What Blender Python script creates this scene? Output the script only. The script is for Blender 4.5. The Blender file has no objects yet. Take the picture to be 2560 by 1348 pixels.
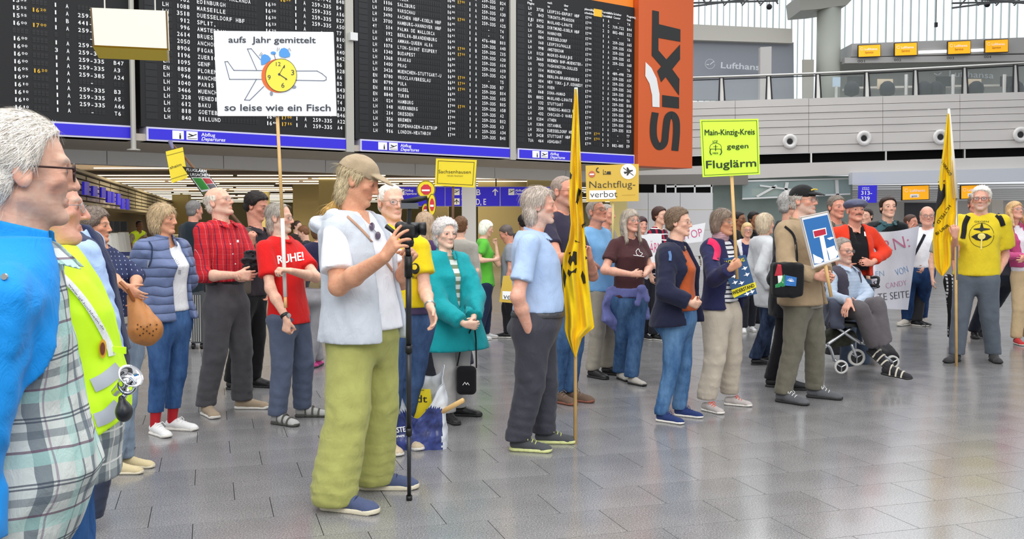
import bpy, math, random
import numpy as np
from mathutils import Vector, Matrix
C = bpy.context.scene.collection
SC = bpy.context.scene
PI = math.pi
# ------------------------------------------------------------------ camera
FOC = 2450.0; HOR = 560.0; CH = 1.45
PIT = math.atan((674 - HOR) / FOC)
cam_d = bpy.data.cameras.new('camera'); cam = bpy.data.objects.new('camera', cam_d); C.objects.link(cam)
cam_d.sensor_width = 36; cam_d.lens = 36 * FOC / 2560
cam.location = (0, 0, CH); cam.rotation_euler = (PI / 2 - PIT, 0, 0); cam_d.clip_end = 300; cam_d.clip_start = .05
SC.camera = cam
SC.view_settings.view_transform = 'Standard'; SC.view_settings.look = 'None'
SC.view_settings.gamma = 1; SC.view_settings.use_curve_mapping = False
SC.view_settings.exposure = 0.2
# ------------------------------------------------------------------ light
wd = bpy.data.worlds.new('world'); SC.world = wd; wd.use_nodes = True
wd.node_tree.nodes['Background'].inputs[0].default_value = (.93, .96, 1, 1)
wd.node_tree.nodes['Background'].inputs[1].default_value = .85
def area(name, loc, size, power, col=(1, 1, 1), rot=(0, 0, 0)):
    l = bpy.data.lights.new(name, 'AREA'); l.shape = 'RECTANGLE'; l.size, l.size_y = size; l.energy = power; l.color = col
    o = bpy.data.objects.new(name, l); o.location = loc; o.rotation_euler = rot; C.objects.link(o); return o
area('skylight_fill', (-1, 5, 9.5), (9, 12), 620, (1, .98, .95))
area('skylight_fill', (1, -5, 8), (14, 6), 900, (1, .99, .97), (math.radians(52), 0, 0))  # added fill tilted forward from behind the camera to light faces, no real skylight
area('skylight_fill', (6, 17, 9.5), (14, 10), 560, (.97, .98, 1))
area('skylight_fill', (8, 36, 11), (20, 6), 700, (.97, .98, 1))
for y in (27, 36, 46, 58):
    area('hall_fill', (-9, y, 3.5), (18, 4), 950, (1, .88, .62))  # extra warm fill hidden above the slats, added to brighten the deep hall

# ------------------------------------------------------------------ pixel helpers
def ray(px, py):
    x = (px - 1280) / FOC; y = (674 - py) / FOC
    return np.array([x, math.cos(PIT) + y * math.sin(PIT), -math.sin(PIT) + y * math.cos(PIT)])
EYE = np.array([0, 0, CH])
def W(px, py, Y):
    r = ray(px, py); return EYE + r * (Y / r[1])
def G(px, py):
    r = ray(px, py); return EYE + r * (-CH / r[2])
def rays(P):
    P = np.asarray(P, float); x = (P[:, 0] - 1280) / FOC; y = (674 - P[:, 1]) / FOC
    return np.stack([x, math.cos(PIT) + y * math.sin(PIT), -math.sin(PIT) + y * math.cos(PIT)], 1)
class Plane:
    """mapper: points of the photograph onto a plane standing in the hall"""
    def __init__(s, p, n):
        s.p = np.asarray(p, float); s.n = np.asarray(n, float) / np.linalg.norm(n)
        if (EYE - s.p) @ s.n < 0: s.n = -s.n
    def __call__(s, P, off=0.002):
        r = rays(P); t = ((s.p + s.n * off - EYE) @ s.n) / (r @ s.n)
        return EYE + r * t[:, None]
def plane3(a, b, c): return Plane(a, np.cross(np.asarray(b) - a, np.asarray(c) - a))
# ------------------------------------------------------------------ colours and materials
def lin(h):
    if isinstance(h, str):
        v = [int(h[i:i + 2], 16) / 255 for i in (0, 2, 4)]
    else: v = h
    return tuple(c / 12.92 if c <= .04045 else ((c + .055) / 1.055) ** 2.4 for c in v)
MATS = {}
def newmat(name):
    m = bpy.data.materials.new(name); m.use_nodes = True
    return m, m.node_tree, m.node_tree.nodes['Principled BSDF']
def nd(t, typ, **kw):
    n = t.nodes.new(typ)
    for k, v in kw.items():
        if k in n.inputs.keys() if isinstance(k, str) else False: n.inputs[k].default_value = v
        else: setattr(n, k, v)
    return n
def mat(name, col, rough=.6, metal=0, emit=0, trans=0, alpha=1, spec=.5, bump=0, bscale=80, mott=0, mscale=20):
    key = (name, str(col), rough, metal, emit, trans, alpha, bump, mott)
    if key in MATS: return MATS[key]
    m, t, b = newmat(name); c = lin(col) + (1,)
    b.inputs['Base Color'].default_value = c; b.inputs['Roughness'].default_value = rough
    b.inputs['Metallic'].default_value = metal; b.inputs['Specular IOR Level'].default_value = spec
    if emit: b.inputs['Emission Color'].default_value = c; b.inputs['Emission Strength'].default_value = emit
    if trans: b.inputs['Transmission Weight'].default_value = trans; b.inputs['IOR'].default_value = 1.05
    if alpha < 1: b.inputs['Alpha'].default_value = alpha
    tc = nd(t, 'ShaderNodeTexCoord')
    if bump:
        n = nd(t, 'ShaderNodeTexNoise', Scale=bscale, Detail=3.0); bp = nd(t, 'ShaderNodeBump', Strength=bump, Distance=.004)
        t.links.new(tc.outputs['Object'], n.inputs['Vector']); t.links.new(n.outputs[0], bp.inputs['Height']); t.links.new(bp.outputs[0], b.inputs['Normal'])
    if mott:
        n = nd(t, 'ShaderNodeTexNoise', Scale=mscale, Detail=4.0); mr = nd(t, 'ShaderNodeMapRange')
        mr.inputs[1].default_value = .3; mr.inputs[2].default_value = .7; mr.inputs[3].default_value = 1 - mott; mr.inputs[4].default_value = 1 + mott
        vm = nd(t, 'ShaderNodeVectorMath', operation='SCALE'); vm.inputs[0].default_value = c[:3]
        t.links.new(tc.outputs['Object'], n.inputs['Vector']); t.links.new(n.outputs[0], mr.inputs[0]); t.links.new(mr.outputs[0], vm.inputs['Scale'])
        t.links.new(vm.outputs[0], b.inputs['Base Color'])
    MATS[key] = m; return m
def crease(t, b, src, amt=1.):
    """woven relief plus crumpled creases"""
    mp = nd(t, 'ShaderNodeMapping'); mp.inputs['Scale'].default_value = (1.25, 1.25, .7); mp.inputs['Rotation'].default_value = (.2, .3, .0); t.links.new(src, mp.inputs[0])
    r = nd(t, 'ShaderNodeTexNoise', noise_type='RIDGED_MULTIFRACTAL', Scale=4.2, Detail=2.5, Roughness=.5, Distortion=.9)
    n2 = nd(t, 'ShaderNodeTexNoise', Scale=16.0, Detail=4.0, Roughness=.6, Distortion=1.5); n3 = nd(t, 'ShaderNodeTexNoise', Scale=260.0, Detail=2.0)
    t.links.new(mp.outputs[0], r.inputs['Vector']); t.links.new(mp.outputs[0], n2.inputs['Vector']); t.links.new(src, n3.inputs['Vector'])
    b1 = nd(t, 'ShaderNodeBump', Strength=.42 * amt, Distance=.02); b2 = nd(t, 'ShaderNodeBump', Strength=.5 * amt, Distance=.010); b3 = nd(t, 'ShaderNodeBump', Strength=.25, Distance=.001)
    t.links.new(r.outputs[0], b1.inputs['Height']); t.links.new(n2.outputs[0], b2.inputs['Height']); t.links.new(n3.outputs[0], b3.inputs['Height'])
    t.links.new(b1.outputs[0], b2.inputs['Normal']); t.links.new(b2.outputs[0], b3.inputs['Normal']); t.links.new(b3.outputs[0], b.inputs['Normal'])
def cloth(col, rough=.85, mott=.06, bump=1., sheen=.1):
    key = ('cloth', str(col), rough, mott, bump)
    if key in MATS: return MATS[key]
    m, t, b = newmat('fabric'); c = lin(col)
    b.inputs['Roughness'].default_value = rough; b.inputs['Sheen Weight'].default_value = sheen; b.inputs['Specular IOR Level'].default_value = .25
    tc = nd(t, 'ShaderNodeTexCoord'); n = nd(t, 'ShaderNodeTexNoise', Scale=14.0, Detail=5.0)
    mr = nd(t, 'ShaderNodeMapRange'); mr.inputs[1].default_value = .3; mr.inputs[2].default_value = .7
    mr.inputs[3].default_value = 1 - mott; mr.inputs[4].default_value = 1 + mott
    vm = nd(t, 'ShaderNodeVectorMath', operation='SCALE'); vm.inputs[0].default_value = c
    t.links.new(tc.outputs['Object'], n.inputs['Vector'])
    t.links.new(n.outputs[0], mr.inputs[0]); t.links.new(mr.outputs[0], vm.inputs['Scale']); t.links.new(vm.outputs[0], b.inputs['Base Color'])
    crease(t, b, tc.outputs['Object'], bump); MATS[key] = m; return m
def quilted(col, per):
    m = cloth(col, rough=.52, bump=.7, mott=.1).copy(); t = m.node_tree; b = t.nodes['Principled BSDF']; tc = nd(t, 'ShaderNodeTexCoord'); old = b.inputs['Normal'].links[0].from_socket
    nz = nd(t, 'ShaderNodeTexNoise', Scale=5.0, Detail=2.0); t.links.new(tc.outputs['Object'], nz.inputs['Vector']); sx = nd(t, 'ShaderNodeSeparateXYZ'); t.links.new(tc.outputs['Object'], sx.inputs[0])
    a = nd(t, 'ShaderNodeMath', operation='MULTIPLY_ADD'); a.inputs[1].default_value = .05; t.links.new(nz.outputs[0], a.inputs[0]); t.links.new(sx.outputs[2], a.inputs[2])
    c = nd(t, 'ShaderNodeMath', operation='MULTIPLY'); c.inputs[1].default_value = PI / per; t.links.new(a.outputs[0], c.inputs[0]); si = nd(t, 'ShaderNodeMath', operation='SINE'); t.links.new(c.outputs[0], si.inputs[0])
    ab = nd(t, 'ShaderNodeMath', operation='ABSOLUTE'); t.links.new(si.outputs[0], ab.inputs[0]); pw = nd(t, 'ShaderNodeMath', operation='POWER'); pw.inputs[1].default_value = .4; t.links.new(ab.outputs[0], pw.inputs[0])
    bp = nd(t, 'ShaderNodeBump', Strength=1.0, Distance=.014); t.links.new(pw.outputs[0], bp.inputs['Height']); t.links.new(old, bp.inputs['Normal']); t.links.new(bp.outputs[0], b.inputs['Normal']); return m
def axis_stripes(t, vec, yaw, specs):
    """specs: list (axis 0 tangential / 2 vertical, period, width, colour, phase); returns mixing chain"""
    out = None
    mp = nd(t, 'ShaderNodeVectorRotate', rotation_type='Z_AXIS'); mp.inputs['Angle'].default_value = -math.radians(yaw)
    t.links.new(vec, mp.inputs['Vector'])
    nz = nd(t, 'ShaderNodeTexNoise', Scale=4.0, Detail=1.0); t.links.new(vec, nz.inputs['Vector'])
    sub = nd(t, 'ShaderNodeVectorMath', operation='SCALE', Scale=.03); t.links.new(nz.outputs['Color'], sub.inputs[0])
    ad = nd(t, 'ShaderNodeVectorMath', operation='ADD'); t.links.new(mp.outputs[0], ad.inputs[0]); t.links.new(sub.outputs[0], ad.inputs[1])
    sx = nd(t, 'ShaderNodeSeparateXYZ'); t.links.new(ad.outputs[0], sx.inputs[0])
    return sx
def pattern(col, yaw, specs, rough=.85, name='patterned_fabric'):
    key = ('pat', str(col), yaw, str(specs))
    if key in MATS: return MATS[key]
    m, t, b = newmat(name); b.inputs['Roughness'].default_value = rough; b.inputs['Specular IOR Level'].default_value = .25
    tc = nd(t, 'ShaderNodeTexCoord'); sx = axis_stripes(t, tc.outputs['Object'], yaw, specs)
    prev = None
    for ax, per, wid, c2, ph, op in specs:
        d = nd(t, 'ShaderNodeMath', operation='MULTIPLY_ADD'); d.inputs[1].default_value = 1 / per; d.inputs[2].default_value = ph + 50
        t.links.new(sx.outputs[ax], d.inputs[0])
        fr = nd(t, 'ShaderNodeMath', operation='FRACT'); t.links.new(d.outputs[0], fr.inputs[0])
        lt = nd(t, 'ShaderNodeMath', operation='LESS_THAN'); lt.inputs[1].default_value = wid; t.links.new(fr.outputs[0], lt.inputs[0])
        ml = nd(t, 'ShaderNodeMath', operation='MULTIPLY'); ml.inputs[1].default_value = op; t.links.new(lt.outputs[0], ml.inputs[0])
        mx = nd(t, 'ShaderNodeMix', data_type='RGBA'); t.links.new(ml.outputs[0], mx.inputs[0])
        if prev is None: mx.inputs[6].default_value = lin(col) + (1,)
        else: t.links.new(prev, mx.inputs[6])
        mx.inputs[7].default_value = lin(c2) + (1,); prev = mx.outputs[2]
    t.links.new(prev, b.inputs['Base Color'])
    crease(t, b, tc.outputs['Object'])
    MATS[key] = m; return m
def denim(col, col2, fade=.5):
    key = ('denim', col, col2, fade)
    if key in MATS: return MATS[key]
    m, t, b = newmat('denim'); b.inputs['Roughness'].default_value = .9; b.inputs['Specular IOR Level'].default_value = .2
    tc = nd(t, 'ShaderNodeTexCoord'); n = nd(t, 'ShaderNodeTexNoise', Scale=5.0, Detail=6.0, Roughness=.7)
    mpp = nd(t, 'ShaderNodeMapping'); mpp.inputs['Scale'].default_value = (1.6, 1.6, .6)
    t.links.new(tc.outputs['Object'], mpp.inputs[0]); t.links.new(mpp.outputs[0], n.inputs['Vector'])
    cr = nd(t, 'ShaderNodeValToRGB'); cr.color_ramp.elements[0].position = .36; cr.color_ramp.elements[1].position = .36 + .5 * fade
    cr.color_ramp.elements[0].color = lin(col) + (1,); cr.color_ramp.elements[1].color = lin(col2) + (1,)
    t.links.new(n.outputs[0], cr.inputs[0]); t.links.new(cr.outputs[0], b.inputs['Base Color'])
    crease(t, b, tc.outputs['Object'], 1.1)
    MATS[key] = m; return m
def vcol_mat(name, rough=.5, sss=0, bump=0, bs=60, stretch=None, noise=0):
    key = (name, rough, sss, bump, noise)
    if key in MATS: return MATS[key]
    m, t, b = newmat(name); at = nd(t, 'ShaderNodeAttribute', attribute_name='Col')
    b.inputs['Roughness'].default_value = rough; b.inputs['Specular IOR Level'].default_value = .35
    tc = nd(t, 'ShaderNodeTexCoord'); n = nd(t, 'ShaderNodeTexNoise', Scale=bs, Detail=4.0)
    src = tc.outputs['Object']
    if stretch:
        mp = nd(t, 'ShaderNodeMapping'); mp.inputs['Scale'].default_value = stretch; t.links.new(src, mp.inputs[0]); src = mp.outputs[0]
    t.links.new(src, n.inputs['Vector'])
    if noise:
        mr = nd(t, 'ShaderNodeMapRange'); mr.inputs[1].default_value = .3; mr.inputs[2].default_value = .7
        mr.inputs[3].default_value = 1 - noise; mr.inputs[4].default_value = 1 + noise
        vm = nd(t, 'ShaderNodeVectorMath', operation='SCALE'); t.links.new(at.outputs['Color'], vm.inputs[0])
        t.links.new(n.outputs[0], mr.inputs[0]); t.links.new(mr.outputs[0], vm.inputs['Scale']); t.links.new(vm.outputs[0], b.inputs['Base Color'])
    else: t.links.new(at.outputs['Color'], b.inputs['Base Color'])
    if sss:
        b.inputs['Subsurface Weight'].default_value = sss; b.inputs['Subsurface Scale'].default_value = .008; b.inputs['Subsurface Radius'].default_value = (1, .35, .2)
    if bump:
        bp = nd(t, 'ShaderNodeBump', Strength=bump, Distance=.004); t.links.new(n.outputs[0], bp.inputs['Height']); t.links.new(bp.outputs[0], b.inputs['Normal'])
    MATS[key] = m; return m
def skin_mat():
    m, t, b = newmat('skin'); at = nd(t, 'ShaderNodeAttribute', attribute_name='Col'); tc = nd(t, 'ShaderNodeTexCoord')
    n = nd(t, 'ShaderNodeTexNoise', Scale=38.0, Detail=5.0, Roughness=.65); t.links.new(tc.outputs['Object'], n.inputs['Vector'])
    mr = nd(t, 'ShaderNodeMapRange'); mr.inputs[1].default_value = .3; mr.inputs[2].default_value = .7; mr.inputs[3].default_value = 0; mr.inputs[4].default_value = 1; t.links.new(n.outputs[0], mr.inputs[0])
    mx = nd(t, 'ShaderNodeMix', data_type='RGBA', blend_type='MULTIPLY'); mx.inputs[0].default_value = 1; t.links.new(at.outputs['Color'], mx.inputs[6])
    m2 = nd(t, 'ShaderNodeMix', data_type='RGBA'); m2.inputs[6].default_value = (.92, .74, .70, 1); m2.inputs[7].default_value = (1.04, 1.04, 1.02, 1); t.links.new(mr.outputs[0], m2.inputs[0]); t.links.new(m2.outputs[2], mx.inputs[7]); t.links.new(mx.outputs[2], b.inputs['Base Color'])
    b.inputs['Roughness'].default_value = .5; b.inputs['Specular IOR Level'].default_value = .35; b.inputs['Subsurface Weight'].default_value = .08; b.inputs['Subsurface Scale'].default_value = .006; b.inputs['Subsurface Radius'].default_value = (1, .35, .2)
    mp = nd(t, 'ShaderNodeMapping'); mp.inputs['Scale'].default_value = (26, 26, 75); t.links.new(tc.outputs['Object'], mp.inputs[0])
    w = nd(t, 'ShaderNodeTexNoise', noise_type='RIDGED_MULTIFRACTAL', Scale=1.0, Detail=2.0, Distortion=.6); t.links.new(mp.outputs[0], w.inputs['Vector'])
    b1 = nd(t, 'ShaderNodeBump', Strength=.35, Distance=.003); b2 = nd(t, 'ShaderNodeBump', Strength=.2, Distance=.002); n3 = nd(t, 'ShaderNodeTexNoise', Scale=140.0, Detail=3.0); t.links.new(tc.outputs['Object'], n3.inputs['Vector'])
    t.links.new(w.outputs[0], b1.inputs['Height']); t.links.new(n3.outputs[0], b2.inputs['Height']); t.links.new(b1.outputs[0], b2.inputs['Normal']); t.links.new(b2.outputs[0], b.inputs['Normal']); return m
SKIN = skin_mat()
HAIR = vcol_mat('hair', .5, 0, .6, 160, (1, 1, .12), noise=.28)
EYEM = vcol_mat('eye', .15)

# ------------------------------------------------------------------ objects
def tag(o, label=None, cat=None, group=None, kind=None):
    if label: o['label'] = label
    if cat: o['category'] = cat
    if group: o['group'] = group
    if kind: o['kind'] = kind
    return o
def thing(name, label, cat, loc=(0, 0, 0), group=None):
    o = bpy.data.objects.new(name, None); o.location = tuple(float(v) for v in loc); o.empty_display_size = .1
    C.objects.link(o); return tag(o, label, cat, group)
def root_off(o):
    v = np.zeros(3)
    while o is not None: v += np.array(o.location); o = o.parent
    return v
def link_mesh(name, V, F, m, parent=None, smooth=False, col=None, label=None, loc=None, midx=None):
    """V in world coordinates"""
    V = np.asarray(V, float)
    if parent is None: off = np.array(loc if loc is not None else (0, 0, 0), float)
    else: off = root_off(parent)
    me = bpy.data.meshes.new(name); Vl = V - off
    if isinstance(F, np.ndarray):
        k = F.shape[1]; me.vertices.add(len(Vl)); me.vertices.foreach_set('co', Vl.astype(np.float32).ravel())
        me.loops.add(F.size); me.loops.foreach_set('vertex_index', F.astype(np.int32).ravel())
        me.polygons.add(len(F)); me.polygons.foreach_set('loop_start', np.arange(0, F.size, k, dtype=np.int32))
        me.update(calc_edges=True)
    else: me.from_pydata([tuple(v) for v in Vl], [], [tuple(int(i) for i in f) for f in F]); me.update()
    if smooth: me.polygons.foreach_set('use_smooth', np.ones(len(me.polygons), bool))
    if col is not None:
        a = me.color_attributes.new('Col', 'FLOAT_COLOR', 'POINT')
        a.data.foreach_set('color', np.concatenate([np.asarray(col, np.float32), np.ones((len(V), 1), np.float32)], 1).ravel())
    for mm in (m if isinstance(m, (list, tuple)) else [m]): me.materials.append(mm)
    if midx is not None: me.polygons.foreach_set('material_index', np.asarray(midx, np.int32))
    o = bpy.data.objects.new(name, me); C.objects.link(o)
    if parent is not None: o.parent = parent
    elif loc is not None: o.location = tuple(float(v) for v in loc)
    if label: o['label'] = label
    return o
class MB:
    def __init__(s): s.V = []; s.F = []; s.M = []; s.n = 0; s.mi = 0
    def add(s, V, F):
        V = np.asarray(V, float); s.V.append(V); s.F += [tuple(int(i) + s.n for i in f) for f in F]; s.M += [s.mi] * len(F); s.n += len(V); return s
    def box(s, c, size, R=None):
        c = np.array(c, float); h = np.array(size, float) / 2
        v = np.array([(x, y, z) for z in (-1, 1) for y in (-1, 1) for x in (-1, 1)]) * h
        if R is not None: v = v @ np.asarray(R).T
        return s.add(v + c, [(0, 2, 3, 1), (4, 5, 7, 6), (0, 1, 5, 4), (2, 6, 7, 3), (0, 4, 6, 2), (1, 3, 7, 5)])
    def slab(s, quad, t):
        """quad of 3-D corners (front), t = thickness vector"""
        q = np.asarray(quad, float); b = q + np.asarray(t, float); n = len(q)
        return s.add(np.concatenate([q, b]), [tuple(range(n)), tuple(range(2 * n - 1, n - 1, -1))] + [(i, i + n, (i + 1) % n + n, (i + 1) % n) for i in range(n)])
    def tube(s, pts, r, n=8, cap=True):
        pts = np.asarray(pts, float); m = len(pts); rr = np.broadcast_to(np.asarray(r, float), (m,))
        tn = np.gradient(pts, axis=0); tn /= np.linalg.norm(tn, axis=1)[:, None] + 1e-9
        u = np.cross(tn[0], (0, 0, 1.)); u = u if np.linalg.norm(u) > .1 else np.cross(tn[0], (1., 0, 0)); V = []
        for i in range(m):
            u = u - tn[i] * (u @ tn[i]); u /= np.linalg.norm(u); w = np.cross(tn[i], u)
            a = np.arange(n) * 2 * PI / n; V.append(pts[i] + rr[i] * (np.cos(a)[:, None] * u + np.sin(a)[:, None] * w))
        F = [(i * n + j, i * n + (j + 1) % n, (i + 1) * n + (j + 1) % n, (i + 1) * n + j) for i in range(m - 1) for j in range(n)]
        if cap: F += [tuple(range(n - 1, -1, -1)), tuple((m - 1) * n + j for j in range(n))]
        return s.add(np.concatenate(V), F)
    def lathe(s, c, prof, axis=(0, 0, 1), n=24):
        ax = np.array(axis, float); ax /= np.linalg.norm(ax); u = np.cross(ax, (0, 0, 1.)); u = u if np.linalg.norm(u) > .1 else np.array([1., 0, 0])
        u /= np.linalg.norm(u); w = np.cross(ax, u); a = np.arange(n) * 2 * PI / n; V = []
        for r, h in prof: V.append(np.array(c) + ax * h + r * (np.cos(a)[:, None] * u + np.sin(a)[:, None] * w))
        m = len(prof); F = [(i * n + j, i * n + (j + 1) % n, (i + 1) * n + (j + 1) % n, (i + 1) * n + j) for i in range(m - 1) for j in range(n)]
        F += [tuple(range(n - 1, -1, -1)), tuple((m - 1) * n + j for j in range(n))]
        return s.add(np.concatenate(V), F)
    def build(s, name, m, parent=None, smooth=False, label=None, loc=None):
        return link_mesh(name, np.concatenate(s.V), s.F, m, parent, smooth, label=label, loc=loc, midx=s.M if isinstance(m, (list, tuple)) else None)
def ellipse(cx, cy, rx, ry=None, n=24, a0=0, a1=2 * PI):
    ry = rx if ry is None else ry; a = np.linspace(a0, a1, n, endpoint=abs(a1 - a0) < 6.28)
    return [(cx + rx * math.cos(t), cy + ry * math.sin(t)) for t in a]
def dpoly(mb, M, pts, off=.003):
    """flat print: polygon in photo coordinates laid on mapper M"""
    P = np.asarray(pts, float); c = P.mean(0)
    if len(P) > 4:
        V = M(np.vstack([P, c[None]]), off); n = len(P); mb.add(V, [(i, (i + 1) % n, n) for i in range(n)])
    else: mb.add(M(P, off), [tuple(range(len(P)))])
    return mb
def dfill(mb, M, pts, off=.003, k=6):
    """like dpoly for curved cloth: rings towards the centre"""
    P = np.asarray(pts, float); c = P.mean(0); n = len(P); rings = [c + (P - c) * (1 - i / k) for i in range(k)]
    V = M(np.vstack(rings + [c[None]]), off); F = [(i * n + j, i * n + (j + 1) % n, (i + 1) * n + (j + 1) % n, (i + 1) * n + j) for i in range(k - 1) for j in range(n)]
    F += [((k - 1) * n + j, (k - 1) * n + (j + 1) % n, k * n) for j in range(n)]; mb.add(V, F); return mb
def dline(mb, M, pts, w, off=.004, closed=False, n=1):
    P = np.asarray(pts, float)
    if closed: P = np.vstack([P, P[:1]])
    for a, b in zip(P[:-1], P[1:]):
        d = b - a; L = np.linalg.norm(d)
        if L < 1e-6: continue
        d /= L; q = np.array([-d[1], d[0]]) * w / 2; a2 = a - d * w * .4; b2 = b + d * w * .4; k = max(1, int(L / 12)) if n > 1 else 1
        pp = [a2 + (b2 - a2) * i / k for i in range(k + 1)]
        mb.add(M(np.array([p + q for p in pp] + [p - q for p in pp]), off), [(i, i + 1, k + 2 + i, k + 1 + i) for i in range(k)])
    return mb
GL = {}
def glyphs(s, bold=0.0, shear=0.0):
    key = (s, bold, shear)
    if key in GL: return GL[key]
    cu = bpy.data.curves.new('t', 'FONT'); cu.body = s; cu.size = 1; cu.resolution_u = 3; cu.offset = bold; cu.shear = shear; cu.fill_mode = 'FRONT'
    o = bpy.data.objects.new('t', cu); C.objects.link(o)
    dg = bpy.context.evaluated_depsgraph_get(); me = bpy.data.meshes.new_from_object(o.evaluated_get(dg))
    V = np.zeros(len(me.vertices) * 3); me.vertices.foreach_get('co', V); V = V.reshape(-1, 3)[:, :2].copy(); F = [tuple(p.vertices) for p in me.polygons]
    bpy.data.objects.remove(o); bpy.data.curves.remove(cu); bpy.data.meshes.remove(me); GL[key] = (V, F); return GL[key]
def text(mb, M, s, p0, p1, h, bold=0.0, off=.004, shear=0.0, serif=False):
    """string s from baseline point p0 to p1 (photo coordinates), capital height h"""
    if bold > .013:
        p0 = np.array(p0, float); p1 = np.array(p1, float); e = bold * h * .9
        for k_, (dx, dy) in enumerate(((-e, 0), (e, 0), (0, e * .7), (0, -e * .7))): text(mb, M, s, p0 + (dx, dy), p1 + (dx, dy), h, 0.0, off + .0007 * k_ * max(1, np.linalg.norm(p1 - p0) / 100), shear)
        return
    V, F = glyphs(s, bold, shear)
    if not len(V): return
    p0 = np.array(p0, float); p1 = np.array(p1, float); x0, x1 = V[:, 0].min(), V[:, 0].max()
    d = p1 - p0; L = np.linalg.norm(d); u = d / L; up = np.array([u[1], -u[0]])
    P = p0 + ((V[:, 0] - x0) / max(x1 - x0, 1e-6) * L)[:, None] * u + (V[:, 1] / .70 * h)[:, None] * up
    mb.add(M(P, off), F)
    if serif:
        for f0, f1, yy in [(a, b, y) for a, b, y in stems(V)]:
            q = [(f0, yy), (f1, yy), (f1, yy + .03), (f0, yy + .03)]
            P = np.array([p0 + (x - x0) / (x1 - x0) * L * u + y / .70 * h * up for x, y in q]); mb.add(M(P, off), [(0, 1, 2, 3)])
def stems(V):
    out = []
    for yy in (0.0,):
        xs = np.sort(V[np.abs(V[:, 1] - yy) < .004][:, 0])
        i = 0
        while i < len(xs) - 1:
            if .03 < xs[i + 1] - xs[i] < .12: out.append((xs[i] - .05, xs[i + 1] + .05, yy)); i += 2
            else: i += 1
    return out
# ================================================================== SETTING
WHITE = mat('white_paint', 'e8e8e6', .5); BLACK = mat('black_plastic', '0c0c0e', .45); STEEL = mat('brushed_steel', 'b5b3ae', .3, .85)
DARK = mat('dark_metal', '26262a', .5, .3); SIGNBLUE = mat('sign_blue', '2a1fc0', .4, emit=.32); PRINTW = mat('white_print', 'f4f4f4', .6, emit=.12)
PRINTK = mat('black_print', '161618', .7); SIGNY = mat('screen_yellow', 'f5a800', .4, emit=.45); WOOD = mat('pale_wood', 'd9b173', .6, mott=.12, mscale=9)
# ---- floor: granite tiles in thirds bond
TA = math.radians(17.2); TU = np.array([math.cos(TA), math.sin(TA)]); TV = np.array([-math.sin(TA), math.cos(TA)])
TL, TW, GAP = .586, .3672, .0034
def granite():
    m, t, b = newmat('polished_granite'); tc = nd(t, 'ShaderNodeTexCoord')
    v = nd(t, 'ShaderNodeTexNoise', Scale=130.0, Detail=6.0, Roughness=.85); n2 = nd(t, 'ShaderNodeTexNoise', Scale=2.2, Detail=3.0)
    n3 = nd(t, 'ShaderNodeTexVoronoi', Scale=170.0)
    for a in (v, n2, n3): t.links.new(tc.outputs['Object'], a.inputs['Vector'])
    cr = nd(t, 'ShaderNodeValToRGB'); e = cr.color_ramp.elements
    e[0].position = .34; e[0].color = lin('48484b') + (1,); e[1].position = .66; e[1].color = lin('b6b4b1') + (1,)
    k = e.new(.5); k.color = lin('807f80') + (1,)
    t.links.new(v.outputs[0], cr.inputs[0])
    mr = nd(t, 'ShaderNodeMapRange'); mr.inputs[1].default_value = .3; mr.inputs[2].default_value = .7; mr.inputs[3].default_value = .9; mr.inputs[4].default_value = 1.1
    t.links.new(n2.outputs[0], mr.inputs[0])
    oi = nd(t, 'ShaderNodeObjectInfo'); m2 = nd(t, 'ShaderNodeMapRange'); m2.inputs[3].default_value = .94; m2.inputs[4].default_value = 1.06; t.links.new(oi.outputs['Random'], m2.inputs[0])
    mm = nd(t, 'ShaderNodeMath', operation='MULTIPLY'); t.links.new(mr.outputs[0], mm.inputs[0]); t.links.new(m2.outputs[0], mm.inputs[1])
    vm = nd(t, 'ShaderNodeVectorMath', operation='SCALE'); t.links.new(cr.outputs[0], vm.inputs[0]); t.links.new(mm.outputs[0], vm.inputs['Scale'])
    t.links.new(vm.outputs[0], b.inputs['Base Color']); b.inputs['Specular IOR Level'].default_value = .62
    mr3 = nd(t, 'ShaderNodeMapRange'); mr3.inputs[3].default_value = .11; mr3.inputs[4].default_value = .25; t.links.new(n2.outputs[0], mr3.inputs[0]); t.links.new(mr3.outputs[0], b.inputs['Roughness'])
    return m
GRAN = granite()
fl = MB(); fl.box((0, 38, -.054), (90, 90, .1)); floor = fl.build('floor', mat('grout', '222224', .95)); floor['kind'] = 'structure'
def tile_uv(i, j): return 1.285 + i * TL + (-.2045) * ((j + 300) % 3) + (0 if True else 0), 4.193 + j * TW
def tile_verts(u0, v0):
    g = GAP / 2; b = 0.0002; P = []
    for z, q in ((0, b), (-.0025, 0)):
        for a, c in ((g + q, g + q), (TL - g - q, g + q), (TL - g - q, TW - g - q), (g + q, TW - g - q)):
            p = TU * (u0 + a) + TV * (v0 + c); P.append((p[0], p[1], z))
    return P
TF = [(0, 1, 2, 3)] + [(i, i + 4, (i + 1) % 4 + 4, (i + 1) % 4) for i in range(4)]
tl = []
for j in range(-12, 190):
    for i in range(-75, 75):
        u0, v0 = tile_uv(i, j); c = TU * (u0 + TL / 2) + TV * (v0 + TW / 2)
        if c[1] < 2.2 or c[1] > 66 or abs(c[0]) > .56 * c[1] + 1.2: continue
        tl.append((c[1], u0, v0))
tl.sort()
seen = [q for q in tl if q[0] > 3.2 and q[1]*0 == 0][:300]; near = set(seen)
me0 = None
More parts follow.
